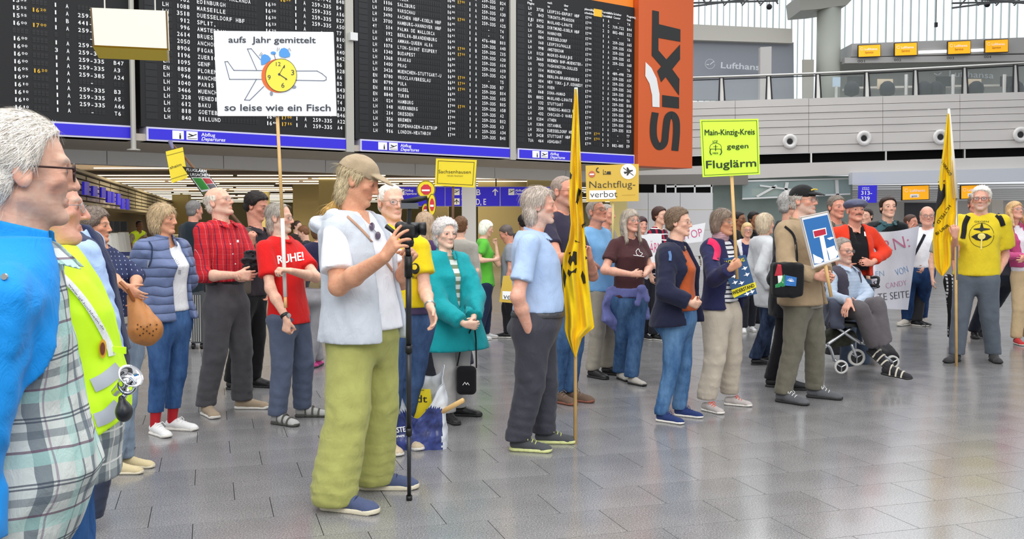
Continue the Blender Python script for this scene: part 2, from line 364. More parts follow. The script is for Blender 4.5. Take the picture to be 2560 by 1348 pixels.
for q in seen:
    P = np.array(tile_verts(q[1], q[2])); o0 = P[:4].mean(0)
    if me0 is None:
        t0 = link_mesh('tile', P - o0, TF, GRAN, floor); me0 = t0.data
        me0.vertices.foreach_set('co', (P - o0).astype(np.float32).ravel()); t0.location = tuple(o0)
    else:
        o = bpy.data.objects.new('tile', me0); C.objects.link(o); o.parent = floor; o.location = tuple(o0)
rest = [q for q in tl if q not in near]
A = np.array([[q[1], q[2]] for q in rest]); base = np.array(tile_verts(0, 0))[:4]; base[:, 2] = 0
V = base[None] + np.concatenate([A[:, :1] * TU[0] + A[:, 1:] * TV[0], A[:, :1] * TU[1] + A[:, 1:] * TV[1], np.zeros((len(A), 1))], 1)[:, None, :]
F = (np.array(TF[:1])[None] + (np.arange(len(A)) * 4)[:, None, None]).reshape(-1, 4)
ft = link_mesh('tile_field', V.reshape(-1, 3), F, GRAN, floor); ft['kind'] = 'stuff'

# ---- the wall of flight boards
PA = W(365, 352, 17.0); PBB = W(1583, 413, 23.9)
BD = np.array([PBB[0] - PA[0], PBB[1] - PA[1], 0]); BD /= np.linalg.norm(BD); BN = np.array([BD[1], -BD[0], 0])
if BN[1] > 0: BN = -BN
P0 = np.array([PA[0], PA[1], 0])
BPL = Plane(P0, BN)
def bs(px, z=3.3):
    py = 330.
    for _ in range(6):
        q = BPL(np.array([[px, py]]), 0)[0]; Y = q[1]; py += (q[2] - z) * FOC / Y
    return float((q - P0) @ BD)
def M2(P, off=.003):
    P = np.asarray(P, float); return P0 + P[:, :1] * BD + BN * off + np.stack([P[:, 0] * 0, P[:, 0] * 0, -P[:, 1]], 1)
def wbox(mb, s0, s1, z0, z1, d0, d1):
    """box on the board wall; d = metres behind its face"""
    q = [P0 + BD * s - BN * d0 + np.array([0, 0, z]) for s, z in ((s0, z0), (s1, z0), (s1, z1), (s0, z1))]
    return mb.slab(q, -BN * (d1 - d0))
ZB, ZT, ZS = 2.885, 6.66, 3.125
FLAP = mat('flap_black', '15161a', .5); PANEL = mat('board_black', '0c0d10', .6); YEL = mat('yellow_print', 'e8b52a', .6, emit=.1)
PALE = mat('pale_grey_paint', 'bdbdb6', .5)
DZ = .1215; Z0 = 3.285
def cellstr(mb, s, sx, pitch, z, h, right=False, off=.012):
    if right: sx = sx - pitch * len(s)
    for i, ch in enumerate(s):
        if ch == ' ': continue
        V, F = glyphs(ch, .012)
        x0, x1 = V[:, 0].min(), V[:, 0].max(); w = pitch * (.74 if ch not in "1I-.,'" else (.34 if ch != '-' else .55)); c = sx + pitch * (i + .5)
        P = np.stack([c - w / 2 + (V[:, 0] - x0) / (x1 - x0 + 1e-6) * w, -(z + V[:, 1] / .70 * h)], 1); mb.add(M2(P, off), F)
def tstr(mb, t, sx, pitch, z, h):
    cellstr(mb, t[:2], sx, pitch, z, h); cellstr(mb, t[2:], sx + 2.1 * pitch, pitch * .8, z + h * .42, h * .58)
R1 = [('', '', '', '1610', '', '1', 'A', '-', 'T6'), ('', '', '', '1610', '', '1', 'A', '259-335', 'A66'), ('', '', '', '1610', '', '1', 'A', '259-335', 'A5'), ('', '', '', '1610', '', '1', 'A', '259-335', 'B3'),
      ('', '', '', '1609', '', '1', 'A', '-', ''), ('', '', '', '1605', '1620', '1', 'A', '259-385', 'A24'), ('', '', '', '1600', '', '1', 'A', '259-335', 'A3'), ('', '', '', '1600', '', '1', 'A', '259-335', 'B47'),
      ('', '', '', '1600', '', '3', 'A', '259-335', 'B24'), ('', '', '', '1600', '', '1', 'A', '259-335', 'A7'), ('', '', '', '', '', '', '', '-', ''), ('', '', '', '1600', '1700', '1', 'A', '259-335', 'A9'),
      ('', '', '', '1555', '', '1', 'B', '441-450', 'B1'), ('', '', '', '1555', '1620', '1', 'A', '259-335', 'A12'), ('', '', '', '1555', '', '1', 'A', '-', 'T5')]
R2 = [('LH', '840', 'BILLUND', '1640', '1715', '1', 'A', '259-335', 'A4'), ('LG', '818', 'GOETEBORG', '1640', '1700', '1', 'A', '259-335', 'A22'), ('LH', '612', 'BAKU', '1635', '', '1', 'A', '259-335', 'B46'),
      ('LH', '328', 'VENEDIG', '1635', '', '1', 'A', '259-335', 'A13'), ('LH', '3466', 'MUENCHEN HBF', '1630', '', '1', 'A', '-', 'T4'), ('LH', '1040', 'PARIS', '1630', '', '1', 'A', '259-335', 'A21'),
      ('LH', '946', 'MANCHESTER', '1630', '', '1', 'A', '259-335', 'B43'), ('EN', '8858', 'FLORENZ', '1630', '', '1', 'A', '259-335', 'B2'), ('LH', '1095', 'GENF', '1630', '', '1', 'A', '259-335', 'A6'),
      ('LH', '1196', 'ZUERICH', '1630', '', '1', 'A', '259-335', 'A28'), ('LH', '8906', 'FIGARI', '1625', '', '1', 'A', '259-335', 'B6'), ('LH', '2050', 'ANCHORAGE', '1625', '', '1', 'A', '259-335', 'B42'),
      ('LH', '2614', 'BRUESSEL', '1625', '', '1', 'A', '259-335', 'A40'), ('LH', '996', 'AMSTERDAM', '1625', '', '1', 'A', '259-335', 'A2'), ('LH', '912', 'SPLIT,', '1625', '', '1', 'A', '259-335', 'B10'),
      ('LH', '3518', 'DUESSELDORF HBF', '1623', '', '1', 'A', '-', 'T7'), ('LH', '1088', 'MARSEILLE', '1620', '', '1', 'A', '259-335', 'A50'), ('LH', '962', 'EDINBURGH', '1620', '', '1', 'A', '259-335', 'B27'),
      ('LH', '806', 'STOCKHOLM-ARLANDA', '1620', '', '1', 'A', '259-335', 'A16'), ('', '', '', '1620', '1635', '1', 'A', '259-335', 'B4'), ('', '', '', '1620', '', '1', 'B', '735-742', 'B48'), ('', '', '', '1615', '1630', '1', 'A', '259-335', 'A8')]
R3 = [('LH', '916', 'LONDON-HEATHROW', '1700', '', '1', 'A', '259-335', 'B41'), ('LH', '830', 'KOPENHAGEN-KASTRUP', '1700', '', '1', 'A', '259-335', 'A34'), ('LH', '356', 'BREMEN', '1700', '', '1', 'A', '259-335', 'A3'),
      ('LH', '214', 'DRESDEN', '1700', '', '1', 'A', '259-335', 'B12'), ('LH', '148', 'NUERNBERG', '1700', '', '1', 'A', '259-335', 'A2'), ('LH', '024', 'HAMBURG', '1700', '1735', '1', 'A', '259-335', 'A58'),
      ('EN', '8848', 'TURIN', '1700', '', '1', 'A', '259-335', 'B15'), ('EN', '8110', 'BASEL', '1655', '', '1', 'A', '259-335', 'A15'), ('EN', '8790', 'PULA', '1655', '1735', '1', 'A', '259-335', 'B14'),
      ('EN', '8780', 'WROCLAW/BRESLAU', '1651', '1734', '1', 'A', '259-335', 'B7'), ('LH', '3426', 'MUENCHEN-STUTTGART-U', '1650', '1720', '1', 'A', '-', 'T5'), ('LH', '1400', 'PRAG', '1650', '', '1', 'A', '259-335', 'A24'),
      ('LH', '1368', 'KRAKAU', '1650', '', '1', 'A', '259-335', 'A19'), ('LH', '1340', 'BUDAPEST', '1650', '', '1', 'A', '259-335', 'A14'), ('LH', '1078', 'LYON-SAINT EXUPERY', '1645', '1710', '1', 'A', '259-335', 'A20'),
      ('LH', '692', 'AMMAN-QUEEN ALIA', '1645', '1750', '1', 'B', '259-335', 'Z15'), ('LH', '192', 'BERLIN-BRANDENBURG', '1645', '', '1', 'A', '259-335', 'A40'), ('4Y', '514', 'PALMA DE MALLORCA', '1641', '', '1', 'B', '476-488', 'B11'),
      ('LH', '3700', 'HAMBURG-HANNOVER HBF', '1641', '', '1', 'A', '-', 'T4'), ('LH', '3490', 'AACHEN HBF-KOELN HBF', '1640', '', '1', 'A', '-', 'T4'), ('LH', '1350', 'WARSCHAU', '1640', '1705', '1', 'A', '259-335', 'A25'),
      ('LH', '1106', 'SALZBURG', '1640', '', '1', 'A', '259-335', 'A9'), ('LH', '1064', 'NIZZA', '1640', '', '1', 'A', '259-335', 'A30'), ('', '', '', '1640', '1705', '1', 'A', '259-335', 'A7'), ('', '', '', '1640', '', '1', 'A', '259-335', 'B24')]
R4 = [('TUA', '464', 'ASHGABAT', '1725', '', '2', 'D', '882-885', 'E9'), ('LH', '3428', 'STUTTGART HBF', '1724', '1752', '1', 'A', '-', 'T5'), ('LH', '3520', 'DUESSELDORF HBF', '1723', '1741', '1', 'A', '-', 'T7'),
      ('LH', '1304', 'ISTANBUL', '1720', '', '1', 'A', '259-335', 'B23'), ('LH', '1204', 'ATHEN', '1720', '', '1', 'A', '259-335', 'A16'), ('LH', '432', 'CHICAGO-O HARE', '1720', '', '1', 'A', '259-335', 'Z66'),
      ('LH', '330', 'VENEDIG-MARCO P', '1720', '', '1', 'A', '259-335', 'A69'), ('LH', '132', 'STUTTGART', '1720', '', '1', 'A', '259-335', 'A7'), ('EN', '8802', 'MAILAND-LINATE', '1720', '', '1', 'A', '259-335', 'B18'),
      ('QR', '068', 'DOHA-HAMAD', '1715', '', '2', 'E', '943-949', 'E6'), ('OS', '214', 'WIEN', '1715', '', '1', 'A', '259-335', 'A11'), ('LH', '404', 'NEW YORK-J.F.KENNEDY', '1715', '', '1', 'A', '259-335', 'Z62'),
      ('LH', '186', 'BERLIN-BRANDENBURG', '1715', '', '1', 'A', '259-335', 'A54'), ('LH', '114', 'MUENCHEN', '1715', '', '1', 'A', '259-335', 'A17'), ('UA', '933', 'WASHINGTON-DULLES', '1710', '', '1', 'B', '489-498', 'Z20'),
      ('LH', '3660', 'BREMEN BHF-MUENSTER-', '1710', '', '1', 'A', '-', 'T6'), ('LH', '1120', 'MADRID-BARAJAS', '1710', '', '1', 'A', '259-335', 'A60'), ('LH', '998', 'AMSTERDAM', '1710', '', '1', 'A', '259-335', 'A5'),
      ('LH', '160', 'LEIPZIG/HALLE', '1710', '', '1', 'A', '259-335', 'A6'), ('LH', '084', 'DUESSELDORF', '1710', '', '1', 'A', '259-335', 'A26'), ('LH', '054', 'HANNOVER', '1710', '', '1', 'A', '259-335', 'A65'),
      ('LH', '3620', 'DORTMUND-KOELN HBF', '1708', '', '1', 'A', '-', 'T6'), ('EJU', '1992', 'MAILAND-LINATE', '1705', '', '2', 'D', '882-881', 'E22'), ('AC', '843', 'TORONTO-PEARSON', '1705', '', '1', 'C', '719-722', 'B44'), ('LH', '3738', 'LEIPZIG-ERFURT HBF', '1703', '', '1', 'A', '-', 'T4')]
# cols: code, num(right), name, time, est, term, hall, counter, gate ; left/right px of panel and strip
BOARDS = [(R1, (-190, -120, -100, 35, 84, 139, 168, 198, 285), (-230, 330), (-228, 332), 0, .92, 'leftmost of the four, cut off by the photo edge', 0),
          (R2, (409, 478, 495, 665, 702, 738, 760, 781, 842), (352, 878), (365, 875), 1, 1, 'second from the left, behind the clock placard', 429),
          (R3, (932, 982, 994, 1118, 1143, 1172, 1187, 1204, 1249), (888, 1276), (899, 1275), 1, .97, 'third from the left, listing London-Heathrow last', 943),
          (R4, (1319, 1358, 1367, 1461, 1483, 1504, 1517, 1529, 1565), (1284, 1584), (1293, 1584), 1, .94, 'next to the orange panel, with column headings', 1328)]
for bi, (rows, cols, (pl, pr), (sl, sr), sign, k, where, ipx) in enumerate(BOARDS):
    c = [bs(p) for p in cols]; a, b = bs(pl), bs(pr); a2, b2 = bs(sl, 3.0), bs(sr, 3.0)
    root = thing('departures_board', 'black split-flap departures board, ' + where, 'departures board', P0 + BD * a + np.array([0, 0, ZB]), 'departures boards')
    m = MB(); wbox(m, a, b, ZS, ZT, .0, .45); m.build('panel', PANEL, root)
    m = MB(); wbox(m, a2, b2, ZB, ZS, -.03, .4); m.build('sign_strip', PRINTW if 0 else mat('strip_edge', 'd8d6ea', .5), root)
    m = MB(); wbox(m, a2 + .035, b2 - .035, ZB + .03, ZS - .03, -.042, -.02); blue = m.build('blue_panel', SIGNBLUE, root)
    fm = MB(); pitch = (bs(608) - bs(486)) / 15.2 if bi < 2 else (bs(1097) - bs(994)) / 18.8 if bi == 2 else (bs(1447) - bs(1367)) / 18.0
    h = .071 * k
    for r, row in enumerate(rows):
        z = Z0 + r * DZ; wt, yl = MB(), MB()
        cellstr(wt, row[0], c[0], pitch, z, h); cellstr(wt, row[1], c[1], pitch, z, h, True); cellstr(wt, row[2], c[2], pitch, z, h)
        tstr(wt, row[3], c[3], pitch, z, h); tstr(yl, row[4], c[4], pitch, z, h)
        cellstr(wt, row[5], c[5], pitch, z, h); cellstr(wt, row[6], c[6], pitch, z, h)
        q = row[7]; cellstr(wt, q, c[7] + (0 if len(q) > 1 else pitch * 3), pitch, z, h); cellstr(wt, row[8], c[8], pitch, z, h)
        wl = wt.build('flight_line', PRINTW, root)
        if yl.n: yl.build('expected_time', YEL, wl)
        for s0, n in ((c[0], 3), (c[1] - 4 * pitch, 4), (c[2], 20 if bi > 1 else 19), (c[3], 4), (c[4], 4), (c[5], 1), (c[6], 1), (c[7], 7), (c[8], 3)):
            if bi == 0 and s0 < c[3] - .1: continue
            for g in range(n):
                for (u, v) in ((-.018, .5), (.5, 1.25)):
                    q0 = s0 + g * pitch
                    fm.add(M2([(q0 + .005, -(z + h * u)), (q0 + pitch - .005, -(z + h * u)), (q0 + pitch - .005, -(z + h * v - .003)), (q0 + .005, -(z + h * v - .003))], .006), [(0, 1, 2, 3)])
    for r in range(len(rows)):
        z = Z0 + r * DZ; s0 = c[0] - .30
        if bi: fm.add(M2([(s0, -z + .02), (s0 + .2, -z + .02), (s0 + .2, -z - .09), (s0, -z - .09)], .006), [(0, 1, 2, 3)])
    o = fm.build('flaps', FLAP, root); o['kind'] = 'stuff'
    if sign:
        s0 = bs(ipx, 3.0); w = .2; ic, ik = MB(), MB()
        for j in (0, 1): ic.add(M2([(s0 + j * .245, -(ZB + .05)), (s0 + w + j * .245, -(ZB + .05)), (s0 + w + j * .245, -(ZS - .04)), (s0 + j * .245, -(ZS - .04))], .045), [(0, 1, 2, 3)])
        text(ic, M2, 'Abflug', (s0 + .51, -(ZB + .125)), (s0 + .76, -(ZB + .125)), .062, .02, .045); text(ic, M2, 'Departures', (s0 + .51, -(ZB + .05)), (s0 + .95, -(ZB + .05)), .062, .012, .045, .3)
        text(ik, M2, 'i', (s0 + .12, -(ZB + .06)), (s0 + .15, -(ZB + .06)), .1, .02, .048)
        dline(ik, M2, [(s0 + .27, -(ZB + .1)), (s0 + .33, -(ZB + .115)), (s0 + .42, -(ZB + .15))], .014, .048); dline(ik, M2, [(s0 + .29, -(ZB + .15)), (s0 + .36, -(ZB + .125))], .02, .048)
        dline(ik, M2, [(s0 + .27, -(ZB + .075)), (s0 + .43, -(ZB + .075))], .008, .048)
        ic.build('lettering', PRINTW, root); ik.build('symbols', PRINTK, root)
    if bi == 3:
        hd = MB()
        for x0, zz, ta, tb in ((1317, 6.40, 'Flug', 'Flight'), (1367, 6.40, 'nach', 'to'), (1408, 6.40, 'über', 'via'), (1459, 6.40, 'planmäßig', 'scheduled'), (1502, 6.40, 'Terminal', 'Terminal'), (1517, 6.4, 'Halle', 'Hall'), (1531, 6.40, 'Schalter', 'Counter'), (1564, 6.40, 'Flugsteig', 'Gate')):
            s0 = bs(x0, 3.3)
            for q, tt in ((0, ta), (1, tb)): text(hd, M2, tt, (s0, -(zz - q * .085)), (s0 + .032 * len(tt), -(zz - q * .085)), .05, .01, .02)
        hd.build('column_headings', PRINTW, root)
        hy = MB(); s0 = bs(1482, 3.3); hy.add(M2([(s0, -6.3), (s0 + .26, -6.3), (s0 + .26, -6.47), (s0, -6.47)], .01), [(0, 1, 2, 3)]); hy.build('heading_tab', YEL, root)
# posts between the boards
for px, w, zlo, nm in ((327, .11, 2.72, 'round silver post'), (872, .17, 2.86, 'pale steel post with a small box'), (1279, .15, 2.86, 'pale steel post')):
    s0 = bs(px, 3.3); q = P0 + BD * s0 + BN * (.06 if px != 327 else .13)
    rt = thing('board_post', nm + {327: ' left of the clock placard', 872: ' between second and third departures boards', 1279: ' between third and fourth departures boards'}[px], 'post', q + np.array([0, 0, zlo]))
    m = MB()
    if px == 327: m.tube([q + np.array([0, 0, zlo]), q + np.array([0, 0, 6.8])], .045, 12); m.lathe(q + np.array([0, 0, zlo - .02]), [(.11, 0), (.11, .02), (.05, .03)])
    else: wbox(m, s0 - w / 2, s0 + w / 2, zlo, 6.8, -.06, -.004)
    m.build('shaft', mat('post_paint', 'b9b6ac', .45, .2), rt)
    if px == 872: m = MB(); wbox(m, s0 - .02, s0 + .14, 5.02, 5.17, -.14, -.05); m.build('sensor_box', WHITE, rt)
# fascia above / orange panel
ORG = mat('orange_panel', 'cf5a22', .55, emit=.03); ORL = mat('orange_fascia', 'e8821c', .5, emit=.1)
sO = bs(1584, 3.3) + .03; m = MB(); wbox(m, bs(1290), sO - .02, ZT + .01, 8.2, .05, .5); tag(m.build('orange_fascia', ORL), 'bright orange fascia above the fourth departures board', 'fascia')
sO2 = bs(1722, 3.3); root = thing('advertising_panel', 'tall orange car rental panel with huge sideways black letters', 'advertising panel', P0 + BD * sO + np.array([0, 0, 2.87]))
m = MB(); wbox(m, sO, sO2, 2.86, 8.2, -.12, .5); m.build('panel', ORG, root)
OPL = Plane(P0 + BN * .12, BN)
def c4(pts): return [(x / 3.064 + 1250, y / 3.064) for x, y in pts]
m = MB()
m.add(OPL(c4([(1167, 78), (1218, 88), (1218, 185), (1382, 225), (1382, 320), (1214, 290), (1214, 385), (1275, 455), (1380, 340), (1380, 455), (1320, 530), (1375, 605), (1372, 732), (1270, 590), (1235, 630), (1205, 545), (1235, 508), (1163, 425)]), .01), [tuple(range(18))])
m.add(OPL(c4([(1243, 728), (1372, 745), (1372, 832), (1243, 818)]), .01), [(0, 1, 2, 3)])
def smooth_line(pts, k=6):
    P = np.array(pts, float); out = []
    for i in range(len(P) - 1):
        a, b, c, d = P[max(i - 1, 0)], P[i], P[i + 1], P[min(i + 2, len(P) - 1)]
        for t in np.arange(0, 1, 1 / k): out.append(.5 * ((2 * b) + (c - a) * t + (2 * a - 5 * b + 4 * c - d) * t * t + (-a + 3 * b - 3 * c + d) * t ** 3))
    return np.array(out + [P[-1]])
def ribbon(mb, M, pts, w, off=.01, k=6):
    P = smooth_line(pts, k); t = np.gradient(P, axis=0); t /= np.linalg.norm(t, axis=1)[:, None]; q = np.stack([-t[:, 1], t[:, 0]], 1) * w / 2; n = len(P)
    mb.add(M(np.vstack([P + q, P - q]), off), [(i, i + 1, n + i + 1, n + i) for i in range(n - 1)])
ribbon(m, OPL, c4([(1190, 862), (1176, 960), (1180, 1060), (1215, 1122), (1258, 1095), (1270, 1000), (1284, 905), (1318, 880), (1348, 920), (1352, 1020), (1340, 1155)]), 17.5)
m.build('black_letters', mat('letter_black', '20201f', .6), root)
m = MB(); m.add(OPL(c4([(1115, 475), (1160, 520), (1200, 600), (1222, 720), (1222, 822), (1168, 818), (1165, 730), (1145, 640), (1113, 582)]), .012), [tuple(range(9))]); m.build('white_arc', WHITE, root)
# soffit and beam under the boards
m = MB(); wbox(m, -14, sO2 + .1, ZB - .0, ZB + .12, .03, 2.9); wbox(m, -14, sO2 + .1, ZB + .12, 8.2, .5, .62); o = m.build('trim_1', mat('soffit', 'c9bfb2', .7)); o['kind'] = 'structure'
m = MB()
for i in range(12): wbox(m, -14 + i * 2.35, -14 + i * 2.35 + 2.335, 2.617, ZB + .1, 2.9, 3.25)
o = m.build('trim_2', mat('beam_paint', 'f0eeea', .6)); o['kind'] = 'structure'

# ---- deep hall behind: slatted ceiling, lamps, walls
bs0 = P0 + BD * -16 - BN * 3.3; bs1 = P0 + BD * sO2 - BN * 3.3
m = MB(); m.slab([(bs0[0], bs0[1], 3.57), (bs1[0], bs1[1], 3.57), (8.6, 77, 3.57), (-44, 77, 3.57)], (0, 0, .1)); ceil = m.build('ceiling', mat('ceiling_dark', '1a1716', .8)); ceil['kind'] = 'structure'
def xr(y): return min(bs0[0] + (y - bs0[1]) / BD[1] * BD[0], .104 * y - .1)
mb = MB(); mb.box((.5, 0, 3.16), (1, .05, .2)); me1 = None
for i in range(100):
    y = bs0[1] + .6 + i * .53; x0 = -y * .56 - 1; x1 = xr(y) - .1
    if x1 - x0 < .5: continue
    if me1 is None: o = mb.build('slat', mat('slat', '7d7066', .6), ceil); me1 = o.data
    else: o = bpy.data.objects.new('slat', me1); C.objects.link(o); o.parent = ceil
    o.location = (x0, y, 0); o.scale = (x1 - x0, 1, 1)
LAMP = mat('lamp_white', 'fff0d0', .4, emit=2.2); rnd = random.Random(5)
lampY = [25.5, 27.7, 31.9, 34, 36.2, 38.3, 40.4, 42.5, 44.7, 47, 49.3, 51.6, 54, 56, 58.5, 61, 63, 66, 70]
ORD = ['first', 'second', 'third', 'fourth', 'fifth', 'sixth', 'seventh', 'eighth', 'ninth', 'tenth', 'eleventh', 'twelfth', 'thirteenth', 'fourteenth', 'fifteenth', 'sixteenth', 'seventeenth', 'eighteenth', 'nineteenth', 'twentieth']
for i, y in enumerate(lampY):
    jn = 0
    x = -y * .46 + rnd.random() * 1.5
    while x < xr(y) - .4:
        L = rnd.choice([2.4, 4.8, 4.8, 7.2]); mb = MB(); mb.box((x + min(L, xr(y) - x) / 2, y, 3.02), (min(L, xr(y) - x), .045, .028))
        tag(mb.build('ceiling_light', LAMP), '%s strip light from the left in the %s row of the slatted ceiling' % (ORD[jn], ORD[i]), 'ceiling light', 'strip lights of the slatted ceiling'); x += L + rnd.choice([.15, .15, 1.2, 2.2]); jn += 1
WARM = mat('warm_wall', 'e6d292', .7); WARM2 = mat('warm_wall_dark', 'b9a87a', .7)
def wall(name, px0, px1, Y, z0, z1, m_, t=.3):
    a, b = W(px0, 500, Y), W(px1, 500, Y); mb = MB(); mb.box(((a[0] + b[0]) / 2, Y + t / 2, (z0 + z1) / 2), (b[0] - a[0], t, z1 - z0)); return mb.build(name, m_)
o = wall('wall_back', -700, 1800, 77, -.1, 3.6, WARM); o['kind'] = 'structure'
for nm, a, b, Y, mm in (('pillar', 640, 668, 48, WARM), ('pillar', 732, 800, 40, WARM2), ('pillar', 797, 845, 34, WARM), ('partition', 1195, 1320, 38, WARM2), ('partition', 1318, 1420, 34, WARM), ('partition', 1060, 1120, 45, WARM2), ('pillar', 430, 470, 52, WARM)):
    o = wall(nm, a, b, Y, 0, 3.2, mm, .5)
    tag(o, {640: 'warm lit pillar far back above the dark-haired man', 732: 'brownish wall far back between red tee man and cameraman', 797: 'yellow lit wall edge just left of the ponytail', 1195: 'brownish lit wall far behind the green tee woman',
            1318: 'yellow lit wall behind the blue shirt man', 1060: 'dim wall behind the teal lady', 430: 'far pillar between quilted jacket woman and back of hall'}[a], 'wall' if nm == 'partition' else 'pillar')
# grey pillar
p = W(1172, 600, 22); m = MB(); m.box((p[0], 22.15, 1.42), (.31, .3, 2.84)); tag(m.build('pillar', mat('pillar_grey', 'd8d2c8', .6)), 'pale grey square pillar behind the teal coat lady', 'pillar')
# hanging blue sign
def slabY(pts, Y, t=.08, m_=None, name=None, parent=None):
    mb = MB(); mb.slab([W(x, y, Y) for x, y in pts], (0, t, 0)); return mb.build(name, m_, parent) if name else mb
Y = 30.; root = thing('direction_sign', 'long blue hanging direction sign with gate letters B and D,E', 'sign', W(1200, 515, Y))
for a, b in ((985, 1111.5), (1113.5, 1249), (1251.5, 1405), (700, 983)):
    if a == 700: continue
    slabY([(a, 515), (b, 515), (b, 468), (a, 468)], Y, .12, SIGNBLUE, 'panel', root)
slabY([(983, 516.5), (1407, 516.5), (1407, 466.5), (983, 466.5)], Y + .02, .08, mat('strip_edge', 'd8d6ea', .5), 'frame', root)
SM = Plane(W(1200, 500, Y), (0, -1, 0)); m = MB()
for (a, y0) in ((1134, 472), (1134, 496), (1271, 472), (996, 472)): dpoly(m, SM, [(a, y0 + 16), (a + 15, y0 + 16), (a + 15, y0), (a, y0)], .01)
for x in (1153, 1288, 1012): text(m, SM, 'Abflug', (x, 479), (x + 21, 479), 6, .02, .01); text(m, SM, 'Departures', (x, 487), (x + 30, 487), 6, .015, .01, .3)
text(m, SM, 'Terminal', (1153, 505), (1187, 505), 6, .02, .01)
text(m, SM, 'B', (1191, 488), (1201, 488), 15, .02, .01); text(m, SM, 'D, E', (1190, 512), (1215, 512), 15, .02, .01)
dline(m, SM, [(1238, 488), (1238, 474)], 3, .01); dline(m, SM, [(1232, 479), (1238, 473), (1244, 479)], 2.5, .01)
m.build('lettering', PRINTW, root); m = MB()
for (a, y0) in ((1134, 472), (1271, 472), (996, 472)): dline(m, SM, [(a + 3, y0 + 9), (a + 7, y0 + 8), (a + 13, y0 + 4)], 1.6, .015); dline(m, SM, [(a + 4, y0 + 4), (a + 9, y0 + 7)], 1.3, .015)
dline(m, SM, [(1141.5, 498), (1141.5, 509)], 1.6, .015); dline(m, SM, [(1136, 505), (1141.5, 501), (1147, 505)], 1.8, .015); m.build('symbols', PRINTK, root)
for x in (1130, 1240, 1390): mb = MB(); mb.tube([W(x, 467, Y + .05), W(x, 440, Y + .05)], .02, 6); mb.build('hanger', DARK, root)

# ---- left: row of check-in canopies with blue signs
def seg(px0, Y0_, px1, Y1_): return W(px0, 500, Y0_)[:2], W(px1, 500, Y1_)[:2]
ga, gb = seg(175, 21.0, 470, 68.0); gd = gb - ga; gl = np.linalg.norm(gd); gd /= gl; gn = np.array([gd[1], -gd[0]])
root = thing('checkin_canopy', 'long row of slatted check-in canopies receding on the left', 'canopy', (ga[0], ga[1], 1.95)); SL = mat('canopy_metal', 'c4b9a0', .5, .2); SLD = mat('canopy_dark', '4b463f', .6)
def gbox(mb, s0, s1, z0, z1, d0, d1):
    q = [(ga[0] + gd[0] * s + gn[0] * d0, ga[1] + gd[1] * s + gn[1] * d0, z) for s, z in ((s0, z0), (s1, z0), (s1, z1), (s0, z1))]; return mb.slab(q, (gn[0] * (d1 - d0), gn[1] * (d1 - d0), 0))
mb = MB(); gbox(mb, 0, gl, 1.93, 2.64, -.2, -.05); mb.build('backing', SLD, root)
for i in range(22):
    s = gl * (i / 22) ** 1.0
    for k in range(5): mb = MB(); gbox(mb, s + .1, s + gl / 22 - .1, 2.0 + k * .12, 2.08 + k * .12, -.06, .02); mb.build('slat', SL, root)
mb = MB(); gbox(mb, 0, gl, 1.88, 1.95, -.9, .1); gbox(mb, 0, gl, 2.6, 2.66, -.9, .1); mb.build('rail', SL, root)
gpl = Plane((ga[0] + gn[0] * .3, ga[1] + gn[1] * .3, 2), (gn[0], gn[1], 0))
for i, (a, b, c, d) in enumerate(((211, 223, 454, 487), (233, 244, 465, 490), (254, 265, 468, 494), (269, 279, 478, 506), (281, 287, 480, 507), (294, 302, 484, 512), (305, 312, 496, 522), (318, 324, 497, 524))):
    q = gpl(np.array([(a, d), (b, d + 1), (b, c + 1), (a, c)]), 0); mb = MB(); mb.slab(q, (-gn[0] * .05, -gn[1] * .05, 0)); o = mb.build('counter_sign', SIGNBLUE)
    tag(o, 'small blue check-in counter sign, number %s from the left along the canopy' % ('one', 'two', 'three', 'four', 'five', 'six', 'seven', 'eight')[i], 'sign', 'blue signs along the check-in canopy')
o = None
mb = MB(); gbox(mb, 0, gl, 0, 1.9, -1.2, -1.0); tag(mb.build('partition', mat('counter_back', '6a5c48', .7)), 'dark wall behind the check-in desks on the left', 'wall')
for i in range(7):
    s = 1 + i * 3.1; mb = MB(); gbox(mb, s + 4, s + 6.3, 0, .95, .3, .9); rt = mb.build('checkin_desk', mat('desk_cream', 'cfc6ac', .5)); tag(rt, 'cream check-in desk under the slatted canopy, %s from the front' % ORD[i], 'desk', 'check-in desks on the left')
# self-service kiosks
KW = mat('kiosk_white', 'e3dfd3', .45)
for i, (px, py, Y) in enumerate(((250, 600, 15.), (266, 600, 16.), (283, 600, 17.2), (300, 600, 18.5), (318, 600, 20))):
    b = W(px, 700, Y); b[2] = 0; rt = thing('checkin_kiosk', 'slim white slanted check-in kiosk, %s in its row from the left' % ('first', 'second', 'third', 'fourth', 'fifth')[i], 'kiosk', b, 'self-service kiosks')
    mb = MB(); mb.slab([b + (-.09, 0, 0), b + (.13, 0, 0), b + (-.06, .06, 1.28), b + (-.19, .06, 1.28)], (0, .22, 0)); mb.build('body', KW, rt)
    mb = MB(); mb.box(b + (-.12, .05, 1.4), (.24, .06, .2)); mb.build('screen', BLACK, rt)
# belt barrier
mb = MB(); a, b = W(255, 640, 14.5), W(420, 640, 15.2); rt = thing('queue_barrier', 'dark blue queue barrier belt in front of the kiosks', 'barrier', (a[0], a[1], 0))
mb.slab([a, b, b + (0, 0, .06), a + (0, 0, .06)], (0, .01, 0)); mb.build('belt', mat('belt_navy', '1a2450', .7), rt); mb = MB()
for q in (a, b): mb.tube([(q[0], q[1] + .02, 0), (q[0], q[1] + .02, 1.0)], .03); 
mb.build('posts', STEEL, rt)

